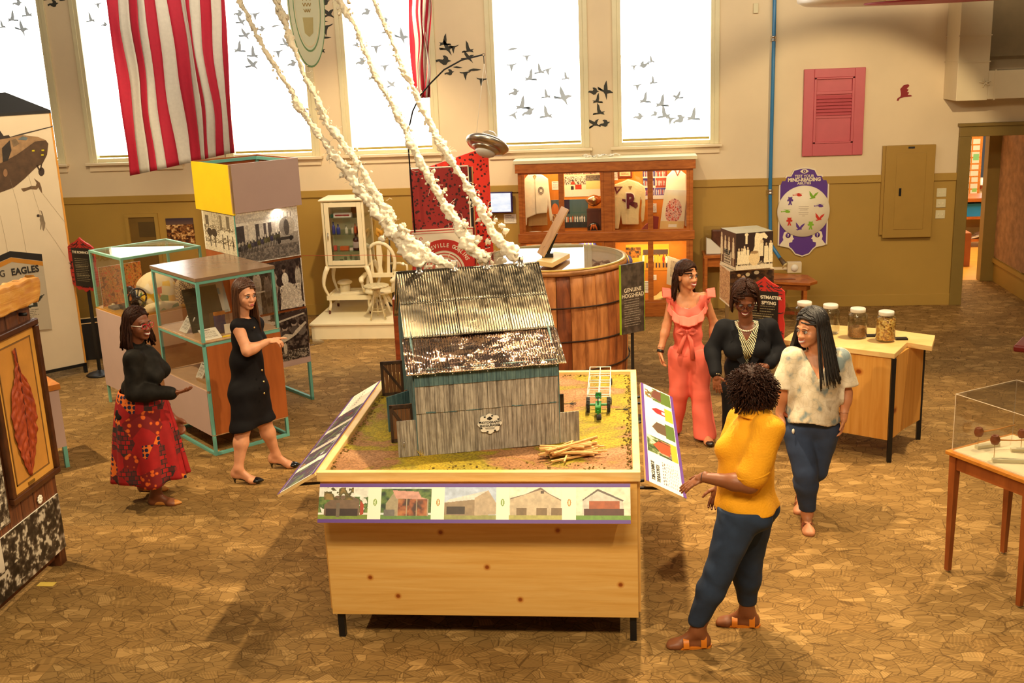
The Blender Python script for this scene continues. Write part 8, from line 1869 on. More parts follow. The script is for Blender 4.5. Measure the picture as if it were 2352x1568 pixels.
def foot(a,d,s=1.,heel=0.):
 """ankle a, direction d; flat foot (heel lifts it)"""
 d = V((d[0],d[1],0)).normalized(); g = V((a.x,a.y,0)); sd = d.cross(V((0,0,1)))
 H = g - d * .035 * s + V((0,0,.026 + heel)); Bp = g + d * .115 * s + V((0,0,.018 + .012 * (heel > 0)))
 pr = [cap(a,H + V((0,0,.03)),.036 * s,.034 * s),ell(H,(.034 * s,.030 * s,.03)),cap(H,Bp,.027 * s,.025 * s),cap(a - V((0,0,.02)),Bp + V((0,0,.012)),.032 * s,.020 * s),ell(Bp,(.042 * s,.036 * s,.018),(d,sd,V((0,0,1))))]
 for i in range(5): pr.append(cap(Bp + sd * (-.028 + .014 * i) * s,Bp + d * (.052 - .006 * abs(i - (3 if 0 else 1))) * s + sd * (-.03 + .015 * i) * s - V((0,0,.004)),.012 * s,.009 * s))
 return pr,H,Bp,d,sd
def torso(ch,be,pe,F,w,d,sl,sr,bust=1.,bd=1.):
 U = (ch - pe).normalized(); F = (V(F) - U * V(F).dot(U)).normalized(); R = F.cross(U); B = (R,F,U)
 pr = [ell(ch,(.150 * w,.102 * d,.17),B),ell(be,(.132 * w,.100 * d * bd,.14),B),ell(pe,(.165 * w,.118 * d,.125),B),cap(sl,sr,.048),cap(sl + (ch - sl) * .2,ch,.05,.08)]
 pr.append(cap(sr + (ch - sr) * .2,ch,.05,.08))
 for s in (-1,1): pr += [ell(ch + F * .072 * d + R * s * .070 * w - U * .03,(.062 * bust * w,.058 * bust * d,.062 * bust),B),ell(pe - F * .060 * d + R * s * .072 * w - U * .05,(.085 * w,.080 * d,.09),B)]
 return pr,B
class P_:
 def __init__(s,label,base,Y0): s.root = thing('person',label,'person',base); s.Y = Y0
 def j(s,x,y,dy=0.): return atY(x,y,s.Y + dy)
def jeansmat(name,c):
 m,nt,b = _new(name); v = _coords(nt); f = _noise(nt,v,5,4); nt.links.new(_ramp(nt,f,[(.35,tuple(x * .75 for x in c)),(.65,tuple(x * 1.3 for x in c))]),b.inputs['Base Color']); b.inputs['Roughness'].default_value = .85; _bump(nt,b,_noise(nt,v,220,2),.25,.002); return m
def leg(h,k,a,rs=(.085,.062,.042),w=1.): return [cap(h,k,rs[0] * w,rs[1] * w),cap(k,k + (a - k) * .35,rs[1] * .95 * w,rs[1] * .98 * w),cap(k + (a - k) * .35,a,rs[1] * .95 * w,rs[2])]
def arm(a,b,c,r=(.046,.038,.026),w=1.): return [cap(a,b,r[0] * w,r[1] * w),cap(b,b + (c - b) * .3,r[1] * w,r[1] * w),cap(b + (c - b) * .3,c,r[1] * w,r[2])]
def below(z,nz=1): return lambda X: (z - X[...,2]) * nz
def hbox(c): return (c - V((.15,.16,.21)),c + V((.15,.16,.18)),.0036)
def glasses(root,P,s,mat,arm_mat=None):
 g = MB()
 for x in (-.032,.032): g.tube([P(x + .026 * math.cos(t * PI / 8),.108 - .006 * abs(math.cos(t * PI / 8)),-.001 + .018 * math.sin(t * PI / 8)) for t in range(17)],.0026 * s,6)
 g.tube([P(-.008,.110,.004),P(.008,.110,.004)],.0024 * s,6); gl = g.build('glasses',mat,root)
 for x in (-1,1): MB().tube([P(x * .058,.102,.004),P(x * .078,.02,.006),P(x * .08,-.005,.0)],.0022 * s,6).build('glasses_arm',arm_mat or mat,gl)
SK_D = skin('deep_brown_skin',srgb(128,74,46)); SK_M = skin('warm_brown_skin',srgb(140,84,50)); SK_L = skin('light_skin',srgb(212,150,112)); SK_T = skin('tan_skin',srgb(204,138,96))
H_BLK = hair_mat('black_hair',(.006,.005,.005),(.035,.028,.024)); H_BRN = hair_mat('brown_hair',srgb(46,26,16),srgb(104,64,38)); H_DRK = hair_mat('dark_brown_hair',srgb(24,14,10),srgb(66,38,26))
UPV = V((0,0,1))
# ---- A woman in black shirt and red printed skirt
p = P_('woman in black shirt, red glasses and red printed skirt holding out her open hand',(-4.0,8.2,0),8.17); j = p.j
F = V((1,.10,0)).normalized(); ch,be,pe = j(330,845),j(322,895),j(330,935); sn,sf = j(306,822,-.16),j(338,812,.17)
T,B = torso(ch,be,pe,F,1.15,1.32,sn,sf,1.1)
hcn = j(316,744,-.02); HB = basis((.93,-.37,-.03)); nb = j(312,798); HP,HS,PP = head_prims(hcn,HB,nb,1.08)
el,wr = j(309,902,-.20),j(398,903,-.14); elf,wrf = j(350,900,.22),j(398,962,.2)
h1,f1 = hand(wr,V((.95,.1,.16)),(0,.35,1),(.2,.8,.35),.16); h2,f2_ = hand(wrf,V((.5,.1,-.85)),(0,-1,0),(1,0,0),.5)
a1,a2 = atZ(362,1158) + UPV * .10,atZ(336,1126) + UPV * .10; a1.z = .1; a2.z = .1
kn,kf_ = (a1 + V((.02,.0,.36))),(a2 + V((.02,0,.36))); hn,hf = pe + V((0,-.09,-.05)),pe + V((0,.09,-.05))
F1 = foot(a1,(1,.0)); F2 = foot(a2,(1,-.05))
grow('body',T + HP + arm(sn,el,wr,w=1.2) + arm(sf,elf,wrf,w=1.2) + h1 + h2 + leg(hn,kn,a1) + leg(hf,kf_,a2) + F1[0] + F2[0],SK_D,p.root,fine=[hbox(hcn),f1],subs=HS)
face(p.root,hcn,HB,1.08,PP,srgb(130,48,44),True); glasses(p.root,PP,1.08,plain('red_frames',srgb(206,20,40),.3),M_PAPER)
scalp(p.root,hcn,HB,1.08,H_DRK,.22); strands(p.root,hcn,HB,1.08,150,.21,.0072,H_DRK,3,'lock',.16,'dreadlocks',fmin=80)
M_BSH = plain('black_shirt',(.014,.012,.010),.65,var=.3,vs=20)
nbn = A3(nb)
grow('black_shirt',T[:5] + T[5:] + arm(sn,el,wr - (wr - el).normalized() * .02,(.062,.056,.040)) + arm(sf,elf,wrf,(.062,.056,.040)) + [cap(nb - UPV * .03,nb + UPV * .035,.062,.058)],M_BSH,p.root,.008,.035,off=.012,clips=[below(pe.z - .05)],fold=(.004,34))
# skirt
m,nt,b = _new('red_wax_print'); v = _coords(nt); Lk = nt.links.new
big = nt.nodes.new('ShaderNodeTexVoronoi'); big.inputs['Scale'].default_value = 8; Lk(v,big.inputs['Vector']); sep = nt.nodes.new('ShaderNodeSeparateColor'); Lk(big.outputs['Color'],sep.inputs[0])
br = nt.nodes.new('ShaderNodeTexBrick'); br.inputs['Scale'].default_value = 15; br.inputs['Color1'].default_value = (*srgb(180,20,18),1); br.inputs['Color2'].default_value = (*srgb(34,28,28),1); br.inputs['Mortar'].default_value = (*srgb(40,34,30),1); br.inputs['Mortar Size'].default_value = .05; br.inputs['Row Height'].default_value = .55; br.inputs['Brick Width'].default_value = .6; Lk(_coords(nt,(1,1,1),(1.57,.1,0)),br.inputs['Vector'])
hx = nt.nodes.new('ShaderNodeTexVoronoi'); hx.inputs['Scale'].default_value = 26; hx.inputs['Randomness'].default_value = .15; Lk(v,hx.inputs['Vector']); dots = _ramp(nt,hx.outputs['Distance'],[(.40,srgb(20,24,60)),(.46,srgb(226,110,30))])
fl = nt.nodes.new('ShaderNodeTexVoronoi'); fl.inputs['Scale'].default_value = 22; Lk(v,fl.inputs['Vector']); flo = _ramp(nt,fl.outputs['Distance'],[(.30,srgb(226,100,26)),(.42,srgb(120,12,14))])
prev = None
for i,(lo_,c) in enumerate(((0,br.outputs['Color']),(.22,None),(.48,dots),(.64,flo),(.86,None))):
 if c is None: c = _ramp(nt,_noise(nt,v,10),[(.3,srgb(140,8,12)),(.7,srgb(170,16,18))])
 if prev is None: prev = c; continue
 gt_ = nt.nodes.new('ShaderNodeMath'); gt_.operation = 'GREATER_THAN'; gt_.inputs[1].default_value = lo_; Lk(sep.outputs[0],gt_.inputs[0]); mx = nt.nodes.new('ShaderNodeMix'); mx.data_type = 'RGBA'; Lk(gt_.outputs[0],mx.inputs[0]); Lk(prev,mx.inputs[6]); Lk(c,mx.inputs[7]); prev = mx.outputs[2]
Lk(prev,b.inputs['Base Color']); b.inputs['Roughness'].default_value = .8; M_SK = m
def skirt(name,top,zb,ax,ay,bx,by,cb,mat,amp,nf,par,cut=None):
 def fn(u,v_):
  t = u * 2 * PI; c = top.lerp(cb,v_); w_ = 1 + amp * v_ * math.sin(nf * t + 1.3 * math.sin(t * 2)); rx = ax + (bx - ax) * v_ ** .65; ry = ay + (by - ay) * v_ ** .65
  z = top.z + (zb - top.z) * v_ + (cut(t) * v_ if cut else .02 * v_ * math.sin(nf * t * .5 + 1))
  return (c.x + rx * w_ * math.cos(t),c.y + ry * w_ * math.sin(t),z)
 o = MB().grid(fn,96,30).build(name,mat,par); md = o.modifiers.new('s','SOLIDIFY'); md.thickness = .006; return o
wt = j(318,893); hb_ = j(346,1080); skirt('printed_skirt',V((wt.x + .015,8.17,wt.z)),j(340,1092).z,.160,.165,.30,.26,V((hb_.x,8.17,0)),M_SK,.085,9,p.root)
M_TAN = plain('tan_flat_leather',srgb(206,136,60),.45)
for ff_,nm in ((F1,1),(F2,2)):
 _,H_,Bp_,d_,s_ = ff_; z0 = .0
 grow('flat_shoe',[ell(H_,(.037,.034,.034)),cap(H_,Bp_,.031,.033),ell(Bp_ + d_ * .02,(.06,.042,.022),(d_,s_,UPV)),cap(Bp_,Bp_ + d_ * .09,.026,.008)],M_TAN,p.root,.006,.015,clips=[lambda X,d_=A3(d_),c=A3(Bp_): np.where(((X - c) @ d_) < .01,X[...,2] - .036,-1),lambda X: -X[...,2] + .001])
# ---- B woman in black dress pointing
p = P_('woman in sleeveless black dress and heels with long brown hair pointing right',(-3.3,8.85,0),8.80); j = p.j
F = V((.97,.1,0)).normalized(); ch,be,pe = j(566,776),j(566,828),j(572,885); sn,sf = j(545,748,-.15),j(590,742,.15)
T,B = torso(ch,be,pe,F,.98,1.12,sn,sf,1.0,1.05)
hcn = j(562,676,-.02); HB = basis((.80,-.58,-.10)); nb = j(556,726); HP,HS,PP = head_prims(hcn,HB,nb,1.06)
el,wr = j(568,806,-.2),j(616,784,-.12); elf,wrf = j(580,800,.22),j(575,850,.24)
h1,f1 = hand(wr,V((.97,.15,.08)),(.1,.3,-1),(.0,1,.2),.42,True); h2,f2_ = hand(wrf,V((.7,-.3,-.3)),(0,-1,0),(0,0,1),.4)
ha = atZ(540,1110); a1 = V((ha.x + .045,ha.y + .0,.145)); hb2 = atZ(625,1075); a2 = V((hb2.x + .045,hb2.y,.145))
kn,kf_ = j(557,985,-.15),j(606,968,.05); hn,hf = pe + V((-.02,-.085,-.06)),pe + V((.02,.085,-.06)); F1 = foot(a1,(1,.02),.95,.055); F2 = foot(a2,(1,.1),.95,.055)
grow('body',T + HP + arm(sn,el,wr,w=1.12) + arm(sf,elf,wrf,w=1.1) + h1 + h2 + leg(hn,kn,a1,(.09,.062,.036),1.05) + leg(hf,kf_,a2,(.09,.062,.036),1.05) + F1[0] + F2[0],SK_L,p.root,fine=[hbox(hcn),f1],subs=HS)
face(p.root,hcn,HB,1.06,PP,srgb(170,70,70),False,brow=(.06,.035,.02))
scalp(p.root,hcn,HB,1.06,H_BRN,.2); strands(p.root,hcn,HB,1.06,330,.36,.0052,H_BRN,4,'straight',.06,fmin=70)
M_BDR = plain('black_dress_cloth',(.008,.007,.008),.7)
ncn = A3(nb); knn = A3(kn)
grow('black_dress',T + [cap(be,pe,.125,.13)] + leg(hn,kn,kn - UPV * .02,(.105,.085,.08)) + leg(hf,kf_,kf_ - UPV * .02,(.105,.085,.08)) + [cap(pe - UPV * .05,(kn + kf_) / 2 + UPV * .06,.14,.085)],M_BDR,p.root,.008,.05,off=.010,clips=[lambda X: (kn.z - .005 + .10 * (X[...,0] - kn.x)) - X[...,2],lambda X: .078 - np.linalg.norm((X - ncn) * A3((1,1,.8)),axis=-1)],fold=(.0015,40))
for k,(x,y) in enumerate(((586,752),(604,850),(608,876),(609,903))): MB().ball(j(x - 2,y,-.10 - .03 * (k > 0)),.009,n=8).build('gold_button',plain('gold_button',(.8,.55,.2),.3,1.),p.root)
M_HEEL = plain('black_patent',(.006,.006,.007),.12)
for ff_ in (F1,F2):
 _,H_,Bp_,d_,s_ = ff_
 sh_ = grow('high_heel_shoe',[ell(H_,(.036,.033,.04)),cap(H_ - UPV * .012,Bp_,.022,.026),ell(Bp_ + d_ * .025,(.065,.045,.026),(d_,s_,UPV)),cap(Bp_,Bp_ + d_ * .10,.024,.006),cap(H_ - d_ * .012 - UPV * .02,V((H_.x - d_.x * .01,H_.y - d_.y * .01,.006)),.014,.005)],M_HEEL,p.root,.005,.012,clips=[lambda X,d_=A3(d_),c=A3(Bp_),H_=H_: np.where(((X - c) @ d_ < -.0) & ((X - c) @ d_ > -.135),X[...,2] - .034 + (H_.z - .036) * ((X - c) @ d_) / .15,-1)])
# ---- C woman in coral
p = P_('smiling woman in coral ruffled top and coral trousers looking right',(.62,9.65,0),9.65); j = p.j
F = V((.08,-1,0)).normalized(); ch,be,pe = j(1580,718),j(1580,768),j(1582,812); s1,s2 = j(1545,684),j(1618,684)
T,B = torso(ch,be,pe,F,.92,.92,s1,s2,.95)
hcn = j(1577,632,-.03); HB = basis((.66,-.74,-.05)); nb = j(1578,680); HP,HS,PP = head_prims(hcn,HB,nb,1.05)
e1,w1 = j(1531,748,-.02),j(1517,806,-.10); e2,w2 = j(1640,742,.05),j(1636,800,.0)
h1,f1 = hand(w1,V((.0,-.1,-1)),(1,0,0),(0,-1,0),.45); h2,f2_ = hand(w2,V((-.1,0,-1)),(-1,0,0),(0,-1,0),.4)
gr = atZ(1620,1012); a1 = V((gr.x,gr.y,.12)); a2 = V((.40,9.80,.12)); k1,k2 = j(1608,905,.0),j(1560,900,.02); hn,hf = pe + V((.085,0,-.05)),pe + V((-.085,0,-.05))
F1 = foot(a1,(.2,-1),.95,.03); F2 = foot(a2,(-.1,-1),.95,.03)
grow('body',T + HP + arm(s1,e1,w1,w=.95) + arm(s2,e2,w2,w=.95) + h1 + h2 + leg(hn,k1,a1) + leg(hf,k2,a2) + F1[0] + F2[0],SK_T,p.root,fine=[hbox(hcn),f1],subs=HS)
face(p.root,hcn,HB,1.05,PP,srgb(190,70,80),True)
scalp(p.root,hcn,HB,1.05,H_DRK,.22,1.12); R_h = HB[0]
strands(p.root,hcn - UPV * .005,HB,1.05,240,.22,.0058,H_DRK,6,'wavy',.16,fmin=96)
M_COR = plain('coral_cloth',srgb(240,112,94),.75,var=.04); nc = A3(nb)
grow('coral_top',T,M_COR,p.root,.007,.04,off=.010,clips=[below(pe.z - .0),lambda X: .105 - np.linalg.norm((X - nc) * A3((.92,.7,.9)),axis=-1),lambda X: X[...,2] - (s1.z + .03)],fold=(.003,40))
for k_,(cx,wd,z_,dr) in enumerate(((0,1,0,.075),)):
 def ruf(u,v_):
  t = PI * (1.08 + .84 * u) if 0 else PI * (1 + u); w_ = 1 + .13 * v_ * math.sin(u * 34) + .05 * v_ * math.sin(u * 77); x = nb.x + .155 * w_ * math.cos(t); y = nb.y - .05 + (.10 + .035 * v_ * w_) * math.sin(t) * 1.0; z = s1.z - .005 - .135 * math.sin(PI * u) ** .8
  return (x * 1.0,y - .02 * v_,z - .075 * v_ + .004 * math.sin(u * 34))
 o = MB().grid(ruf,140,8).build('ruffle',M_COR,p.root); md = o.modifiers.new('s','SOLIDIFY'); md.thickness = .004
for sp_,sg in ((s1,-1),(s2,1)):
 o = MB().grid(lambda u,v_: (sp_.x + sg * (.015 + .075 * v_) - sg * .0,sp_.y + .085 * math.cos(PI * u) + .012 * v_ * math.sin(u * 20),sp_.z + .068 * math.sin(PI * u) + .01 - .012 * v_ * math.cos(u * 22)),60,6).build('shoulder_ruffle',M_COR,p.root); md = o.modifiers.new('s','SOLIDIFY'); md.thickness = .004
hm_ = A3(pe)
grow('coral_trousers',[T[2]] + T[-1:] + T[-3:-2] + [cap(hn + UPV * .03,k1,.098,.078),cap(k1,V((a1.x,a1.y + .01,.05)),.078,.092),cap(hf + UPV * .03,k2,.098,.078),cap(k2,V((a2.x,a2.y,.05)),.078,.092)],M_COR,p.root,.008,.03,off=.010,clips=[below(.03),lambda X: X[...,2] - (pe.z + .06)],fold=(.004,26))
bw_ = j(1578,762,-.14); q = MB(); q.tube([bw_ + V((x_,-.0 - .0,0)) for x_ in (-.01,.01)],.02,8)
for s_ in (-1,1): q.tube([bw_,bw_ + V((s_ * .05,-.01,.022)),bw_ + V((s_ * .085,.01,.0)),bw_ + V((s_ * .05,-.01,-.016)),bw_],[.010,.02,.02,.018,.01],8); q.tube([bw_,bw_ + V((s_ * .035,-.012,-.08)),bw_ + V((s_ * .06 - .01,-.01,-.19 - .05 * (s_ > 0)))],[.011,.02,.024],8)
q.build('tie_bow',M_COR,p.root)
wv = (w1 - e1).normalized(); MB().cyl(w1 - wv * .012,w1 + wv * .012,.033).build('black_watch',M_BLACK,p.root)
MB().tube([nb + V((.058 * math.cos(t),-.045 - .045 * abs(math.sin(t)),-.045 - .045 * abs(math.sin(t)))) for t in [PI + k_ * PI / 10 for k_ in range(11)]],.0014,5).ball(nb + V((0,-.098,-.095)),.007,n=8).build('pendant_necklace',M_STEEL,p.root)
MB().ball(PP(-.082,0,-.055),.007,n=8).build('earring',M_PAPER,p.root)
M_SHB = plain('dark_pump',(.02,.012,.01),.3)
for ff_ in (F1,F2): _,H_,Bp_,d_,s_ = ff_; grow('shoe',[cap(H_,Bp_,.034,.034),ell(Bp_ + d_ * .03,(.06,.04,.024),(d_,s_,UPV))],M_SHB,p.root,.007,.015,clips=[lambda X: X[...,2] - .05])
# ---- D woman in black jacket
p = P_('smiling woman in black jacket, patterned blouse, pearls and glasses leaning forward',(1.0,9.0,0),8.98); j = p.j
F = V((-.05,-.90,-.30)).normalized(); ch,be,pe = j(1714,782,-.03),j(1714,842,.05),j(1716,890,.12); s1,s2 = j(1662,753,-.03),j(1767,751,-.0)
T,B = torso(ch,be,pe,F,1.26,1.15,s1,s2,1.15)
hcn = j(1711,687,-.13); HB = basis((-.05,-.86,-.42)); nb = j(1713,733,-.07); HP,HS,PP = head_prims(hcn,HB,nb,1.1)
e1,w1 = j(1636,802,-.05),j(1645,862,-.22); e2,w2 = j(1790,806,.0),j(1764,838,-.18)
h1,f1 = hand(w1,V((.08,-.2,-1)),(.2,.9,-.1),(1,0,.2),.22); h2,f2_ = hand(w2,V((-.7,-.3,-.55)),(0,.8,-.6),(-.5,0,.8),.4)
a1,a2 = V((1.10,9.15,.09)),V((.90,9.12,.09)); hn,hf = pe + V((.10,0,-.05)),pe + V((-.10,0,-.05)); k1,k2 = (hn + a1) / 2 + V((0,-.02,.03)),(hf + a2) / 2 + V((0,-.02,.03)); F1 = foot(a1,(.1,-1)); F2 = foot(a2,(-.05,-1))
grow('body',T + HP + arm(s1,e1,w1,w=1.1) + arm(s2,e2,w2,w=1.1) + h1 + h2 + leg(hn,k1,a1) + leg(hf,k2,a2) + F1[0] + F2[0],SK_D,p.root,fine=[hbox(hcn),f1,f2_],subs=HS)
face(p.root,hcn,HB,1.1,PP,srgb(150,60,60),True); glasses(p.root,PP,1.1,plain('dark_red_frames',srgb(70,14,18),.3))
scalp(p.root,hcn,HB,1.1,H_DRK,.2,1.12); strands(p.root,hcn,HB,1.1,340,.085,.0062,H_DRK,8,'bob',.3,lift=1.2,fmin=62,part=-.4)
m,nt,b = _new('zebra_blouse'); wv_ = nt.nodes.new('ShaderNodeTexWave'); wv_.inputs['Scale'].default_value = 22; wv_.inputs['Distortion'].default_value = 9; wv_.inputs['Detail'].default_value = 1; wv_.inputs['Detail Scale'].default_value = .6; nt.links.new(_coords(nt,(1,1,1),(.3,.5,0)),wv_.inputs['Vector']); nt.links.new(_ramp(nt,wv_.outputs[0],[(.42,srgb(30,32,26)),(.55,srgb(226,222,176))]),b.inputs['Base Color']); M_ZB = m
nbx,nbz = nb.x,nb.z; cx0 = ch.x
grow('patterned_blouse',T,M_ZB,p.root,.007,.04,off=.006,clips=[below(pe.z + .1),lambda X: np.where(X[...,1] < nb.y + .03,.045 + (X[...,2] - (nbz - .075)) * .5 - np.abs(X[...,0] - nbx),-1),lambda X: X[...,2] - (nbz - .01)])
M_JK = plain('black_wool_jacket',(.010,.010,.012),.75); vz = be.z + .03
grow('black_jacket',T + arm(s1,e1,w1 - (w1 - e1).normalized() * .03,(.058,.046,.038)) + arm(s2,e2,w2 - (w2 - e2).normalized() * .03,(.058,.046,.038)) + [cap(be,pe - UPV * .08,.15,.165)],M_JK,p.root,.008,.034,off=.014,clips=[below(pe.z - .10),lambda X: np.where(X[...,1] < nb.y + .05,(X[...,2] - vz) * .25 - np.abs(X[...,0] - cx0),-1),lambda X: .068 - np.linalg.norm((X - A3(nb)) * A3((1,1,.7)),axis=-1)],fold=(.003,24))
for s_ in (-1,1):
 q = MB().prism([(0,0),(.035,.14),(.062,.25),(.082,.36),(.135,.34),(.115,.27),(.14,.25),(.085,.10)],V((cx0,ch.y - .155,vz - .01)),V((s_,.12,0)),V((0,.10,1)).normalized(),.006); q.build('lapel',M_JK,p.root)
q = MB()
for k in range(19):
 t = PI * (1.0 + k / 18); q.ball(nb + V((.085 * math.cos(t),-.02 + .07 * math.sin(t),-.015 + .062 * math.sin(t))),.0075,n=8)
q.build('pearl_necklace',plain('pearl',srgb(236,226,200),.2),p.root)
MB().ball(PP(.084,-.002,-.045),.008,n=8).build('earring',M_PAPER,p.root)
wv = (w1 - e1).normalized(); q = MB()
for k in range(12): a_,b2_ = axes(wv); t = k * PI / 6; q.ball(w1 + (a_ * math.cos(t) + b2_ * math.sin(t)) * .031,.008,n=6)
q.build('bracelet',plain('pale_gold',srgb(230,210,160),.3,.3),p.root)
grow('black_trousers',[T[2]] + leg(hn,k1,V((a1.x,a1.y,.08)),(.105,.085,.075)) + leg(hf,k2,V((a2.x,a2.y,.08)),(.105,.085,.075)),M_JK,p.root,.009,.03,off=.01,clips=[below(.05),lambda X: X[...,2] - (pe.z + .03)])
for ff_ in (F1,F2): _,H_,Bp_,d_,s_ = ff_; grow('shoe',[cap(H_,Bp_,.036,.036),ell(Bp_ + d_ * .03,(.06,.044,.026),(d_,s_,UPV))],M_BLACK,p.root,.007,.015)
# ---- E long haired woman in jeans
p = P_('woman with very long black hair in marbled blouse, brown belt and ripped jeans',(1.32,7.8,0),7.78); j = p.j
F = V((-.28,-.95,0)).normalized(); ch,be,pe = j(1872,858),j(1868,918),j(1862,965); s1,s2 = j(1822,822,-.02),j(1927,824,.02)
T,B = torso(ch,be,pe,F,1.12,1.05,s1,s2,1.05)
hcn = j(1863,754,-.03); HB = basis((-.80,-.58,-.12)); nb = j(1878,808); HP,HS,PP = head_prims(hcn,HB,nb,1.1)
e1,w1 = j(1803,892,-.02),j(1792,945,.02); e2,w2 = j(1943,902,.02),j(1938,958,-.04)
h1,f1 = hand(w1,V((0,0,-1)),(1,0,0),(0,-1,0),.4); h2,f2_ = hand(w2,V((-.12,-.12,-1)),(-1,.1,0),(0,-1,0),.35)
g1_ = atZ(1858,1222); a1 = V((g1_.x,g1_.y + .10,.11)); g2_ = atZ(1840,1168); a2 = V((g2_.x,g2_.y + .05,.16)); hn,hf = j(1832,985),j(1893,985); k1,k2 = j(1850,1085,-.08),j(1873,1078,.06)
F1 = foot(a1,(-.05,-1),1.0); F2 = foot(a2,(-.2,-1),1.0)
grow('body',T + HP + arm(s1,e1,w1,w=1.1) + arm(s2,e2,w2,w=1.1) + h1 + h2 + leg(hn,k1,a1) + leg(hf,k2,a2) + F1[0] + F2[0],SK_T,p.root,fine=[hbox(hcn),f2_],subs=HS)
face(p.root,hcn,HB,1.1,PP,srgb(180,92,80),True)
scalp(p.root,hcn,HB,1.1,H_BLK,.2,1.08); strands(p.root,hcn,HB,1.1,460,.40,.0055,H_BLK,12,'straight',.26,fmin=68,lift=1.1)
m,nt,b = _new('marbled_cloth'); v = _coords(nt,(1,1,.8)); vo = nt.nodes.new('ShaderNodeTexVoronoi'); vo.feature = 'DISTANCE_TO_EDGE'; vo.inputs['Scale'].default_value = 24; nt.links.new(v,vo.inputs['Vector'])
ba = _ramp(nt,_noise(nt,v,7,3),[(.38,srgb(130,144,144)),(.46,srgb(206,190,160)),(.6,srgb(226,214,190)),(.72,srgb(170,148,118))]); ln = _ramp(nt,vo.outputs['Distance'],[(.0,(.45,.42,.38)),(.05,(1,1,1))]); mx = nt.nodes.new('ShaderNodeMix'); mx.data_type = 'RGBA'; mx.blend_type = 'MULTIPLY'; mx.inputs[0].default_value = .32; nt.links.new(ba,mx.inputs[6]); nt.links.new(ln,mx.inputs[7]); nt.links.new(mx.outputs[2],b.inputs['Base Color']); b.inputs['Roughness'].default_value = .85; M_MB = m
nbx5,nby5,nbz5 = nb.x,nb.y,nb.z
grow('marbled_blouse',T + [cap(s1,e1,.075,.088),cap(s2,e2,.075,.088),cap(ch,pe + UPV * .03,.15,.185)],M_MB,p.root,.008,.045,off=.010,clips=[lambda X: (pe.z + .02) - X[...,2] + .02 * np.sin(X[...,0] * 16),lambda X: np.where(X[...,1] < nby5 + .04,(X[...,2] - (nbz5 - .17)) * .5 - np.abs(X[...,0] - nbx5 + .01),-1),lambda X: .07 - np.linalg.norm((X - A3(nb)) * A3((1,1,.6)),axis=-1),lambda X: np.where(np.abs(X[...,0] - ch.x) > .2,(e1.z + .015) - X[...,2],-1)],fold=(.004,26))
JE = jeansmat('blue_denim',srgb(46,62,92))
grow('jeans',[T[2]] + T[-1:] + T[-3:-2] + leg(hn,k1,a1 + UPV * .05,(.108,.078,.055)) + leg(hf,k2,a2 + UPV * .05,(.108,.078,.055)),JE,p.root,.008,.03,off=.008,clips=[below(.135),lambda X: X[...,2] - (pe.z + .075)],fold=(.002,44))
bz = pe.z + .055; q = MB().tube([V((pe.x + .190 * math.cos(t * PI / 18),pe.y + .142 * math.sin(t * PI / 18),bz)) for t in range(37)],.014,8); bl_ = q.build('brown_belt',plain('brown_leather',srgb(140,66,30),.4),p.root); bc2 = j(1883,959,-.17); MB().tube([bc2 + V((x,0,z)) for x,z in ((-.024,-.018),(.024,-.018),(.024,.018),(-.024,.018),(-.024,-.018))],.003,6).build('buckle',plain('brass_buckle',(.6,.4,.15),.3,1.),bl_)
for x,y in ((1822,990),(1835,1034)): MB().ball(j(x,y,-.125 if y < 1000 else -.115),.011,.006,.02,8).build('frayed_patch',M_PAPER,p.root)
M_SAN = plain('brown_sandal',srgb(120,56,26),.5)
def sandal(ff_,mat,par):
 _,H_,Bp_,d_,s_ = ff_; sd = MB(); c0 = V((H_.x,H_.y,0)) - d_ * .035; P2_ = [(0,-.028),(.05,-.032),(.15,-.044),(.205,-.04),(.232,-.01),(.225,.025),(.2,.04),(.14,.044),(.05,.032),(0,.028),(-.012,0)]
 sd.prism(P2_,c0,d_,s_,.014,UPV); o = sd.build('sandal',mat,par)
 for t,w_ in ((.145,.050),(.04,.043)): MB().grid(lambda u,v_: c0 + d_ * (t + .034 * (v_ - .5)) + s_ * (w_ * math.cos(PI * u)) + UPV * (.012 + (.056 if t > .1 else .085) * math.sin(PI * u) ** .7),20,2).build('strap',mat,o)
sandal(F1,M_SAN,p.root); sandal(F2,M_SAN,p.root)
MB().tube([PP(-.0845 + .0 ,0,-.05)] + [PP(-.083 + .008 * math.cos(t),.010 * math.sin(t),-.06 + .012 * math.cos(t)) for t in range(7)],.0015,5).build('earring',plain('brass_buckle',(.6,.4,.15),.3,1.),p.root)
# ---- F woman in yellow
p = P_('woman in yellow shirt and blue jeans seen from behind touching the photo rail',(.62,6.1,0),6.12); j = p.j
F = V((-.93,.36,0)).normalized(); ch,be,pe = j(1722,1018,.02),j(1714,1090),j(1712,1150); s1,s2 = j(1765,985,-.13),j(1700,968,.17)
T,B = torso(ch,be,pe,F,1.10,1.28,s1,s2,1.1)
hcn = j(1722,900,.03); HB = basis((-.66,.72,-.25)); nb = j(1738,950,.02); HP,HS,PP = head_prims(hcn,HB,nb,1.05)
e1,w1 = j(1722,1112,-.20),j(1613,1096,-.12); e2,w2 = j(1680,1070,.2),j(1652,1118,.14)
tip = V((.30,6.0,.93)); h1,f1 = hand(w1,(j(1556,1128,-.12) - w1),(0,.2,-1),(-.1,1,.15),.10); h2,f2_ = hand(w2,V((-.3,0,-1)),(0,-1,0),(-1,0,0),.5)
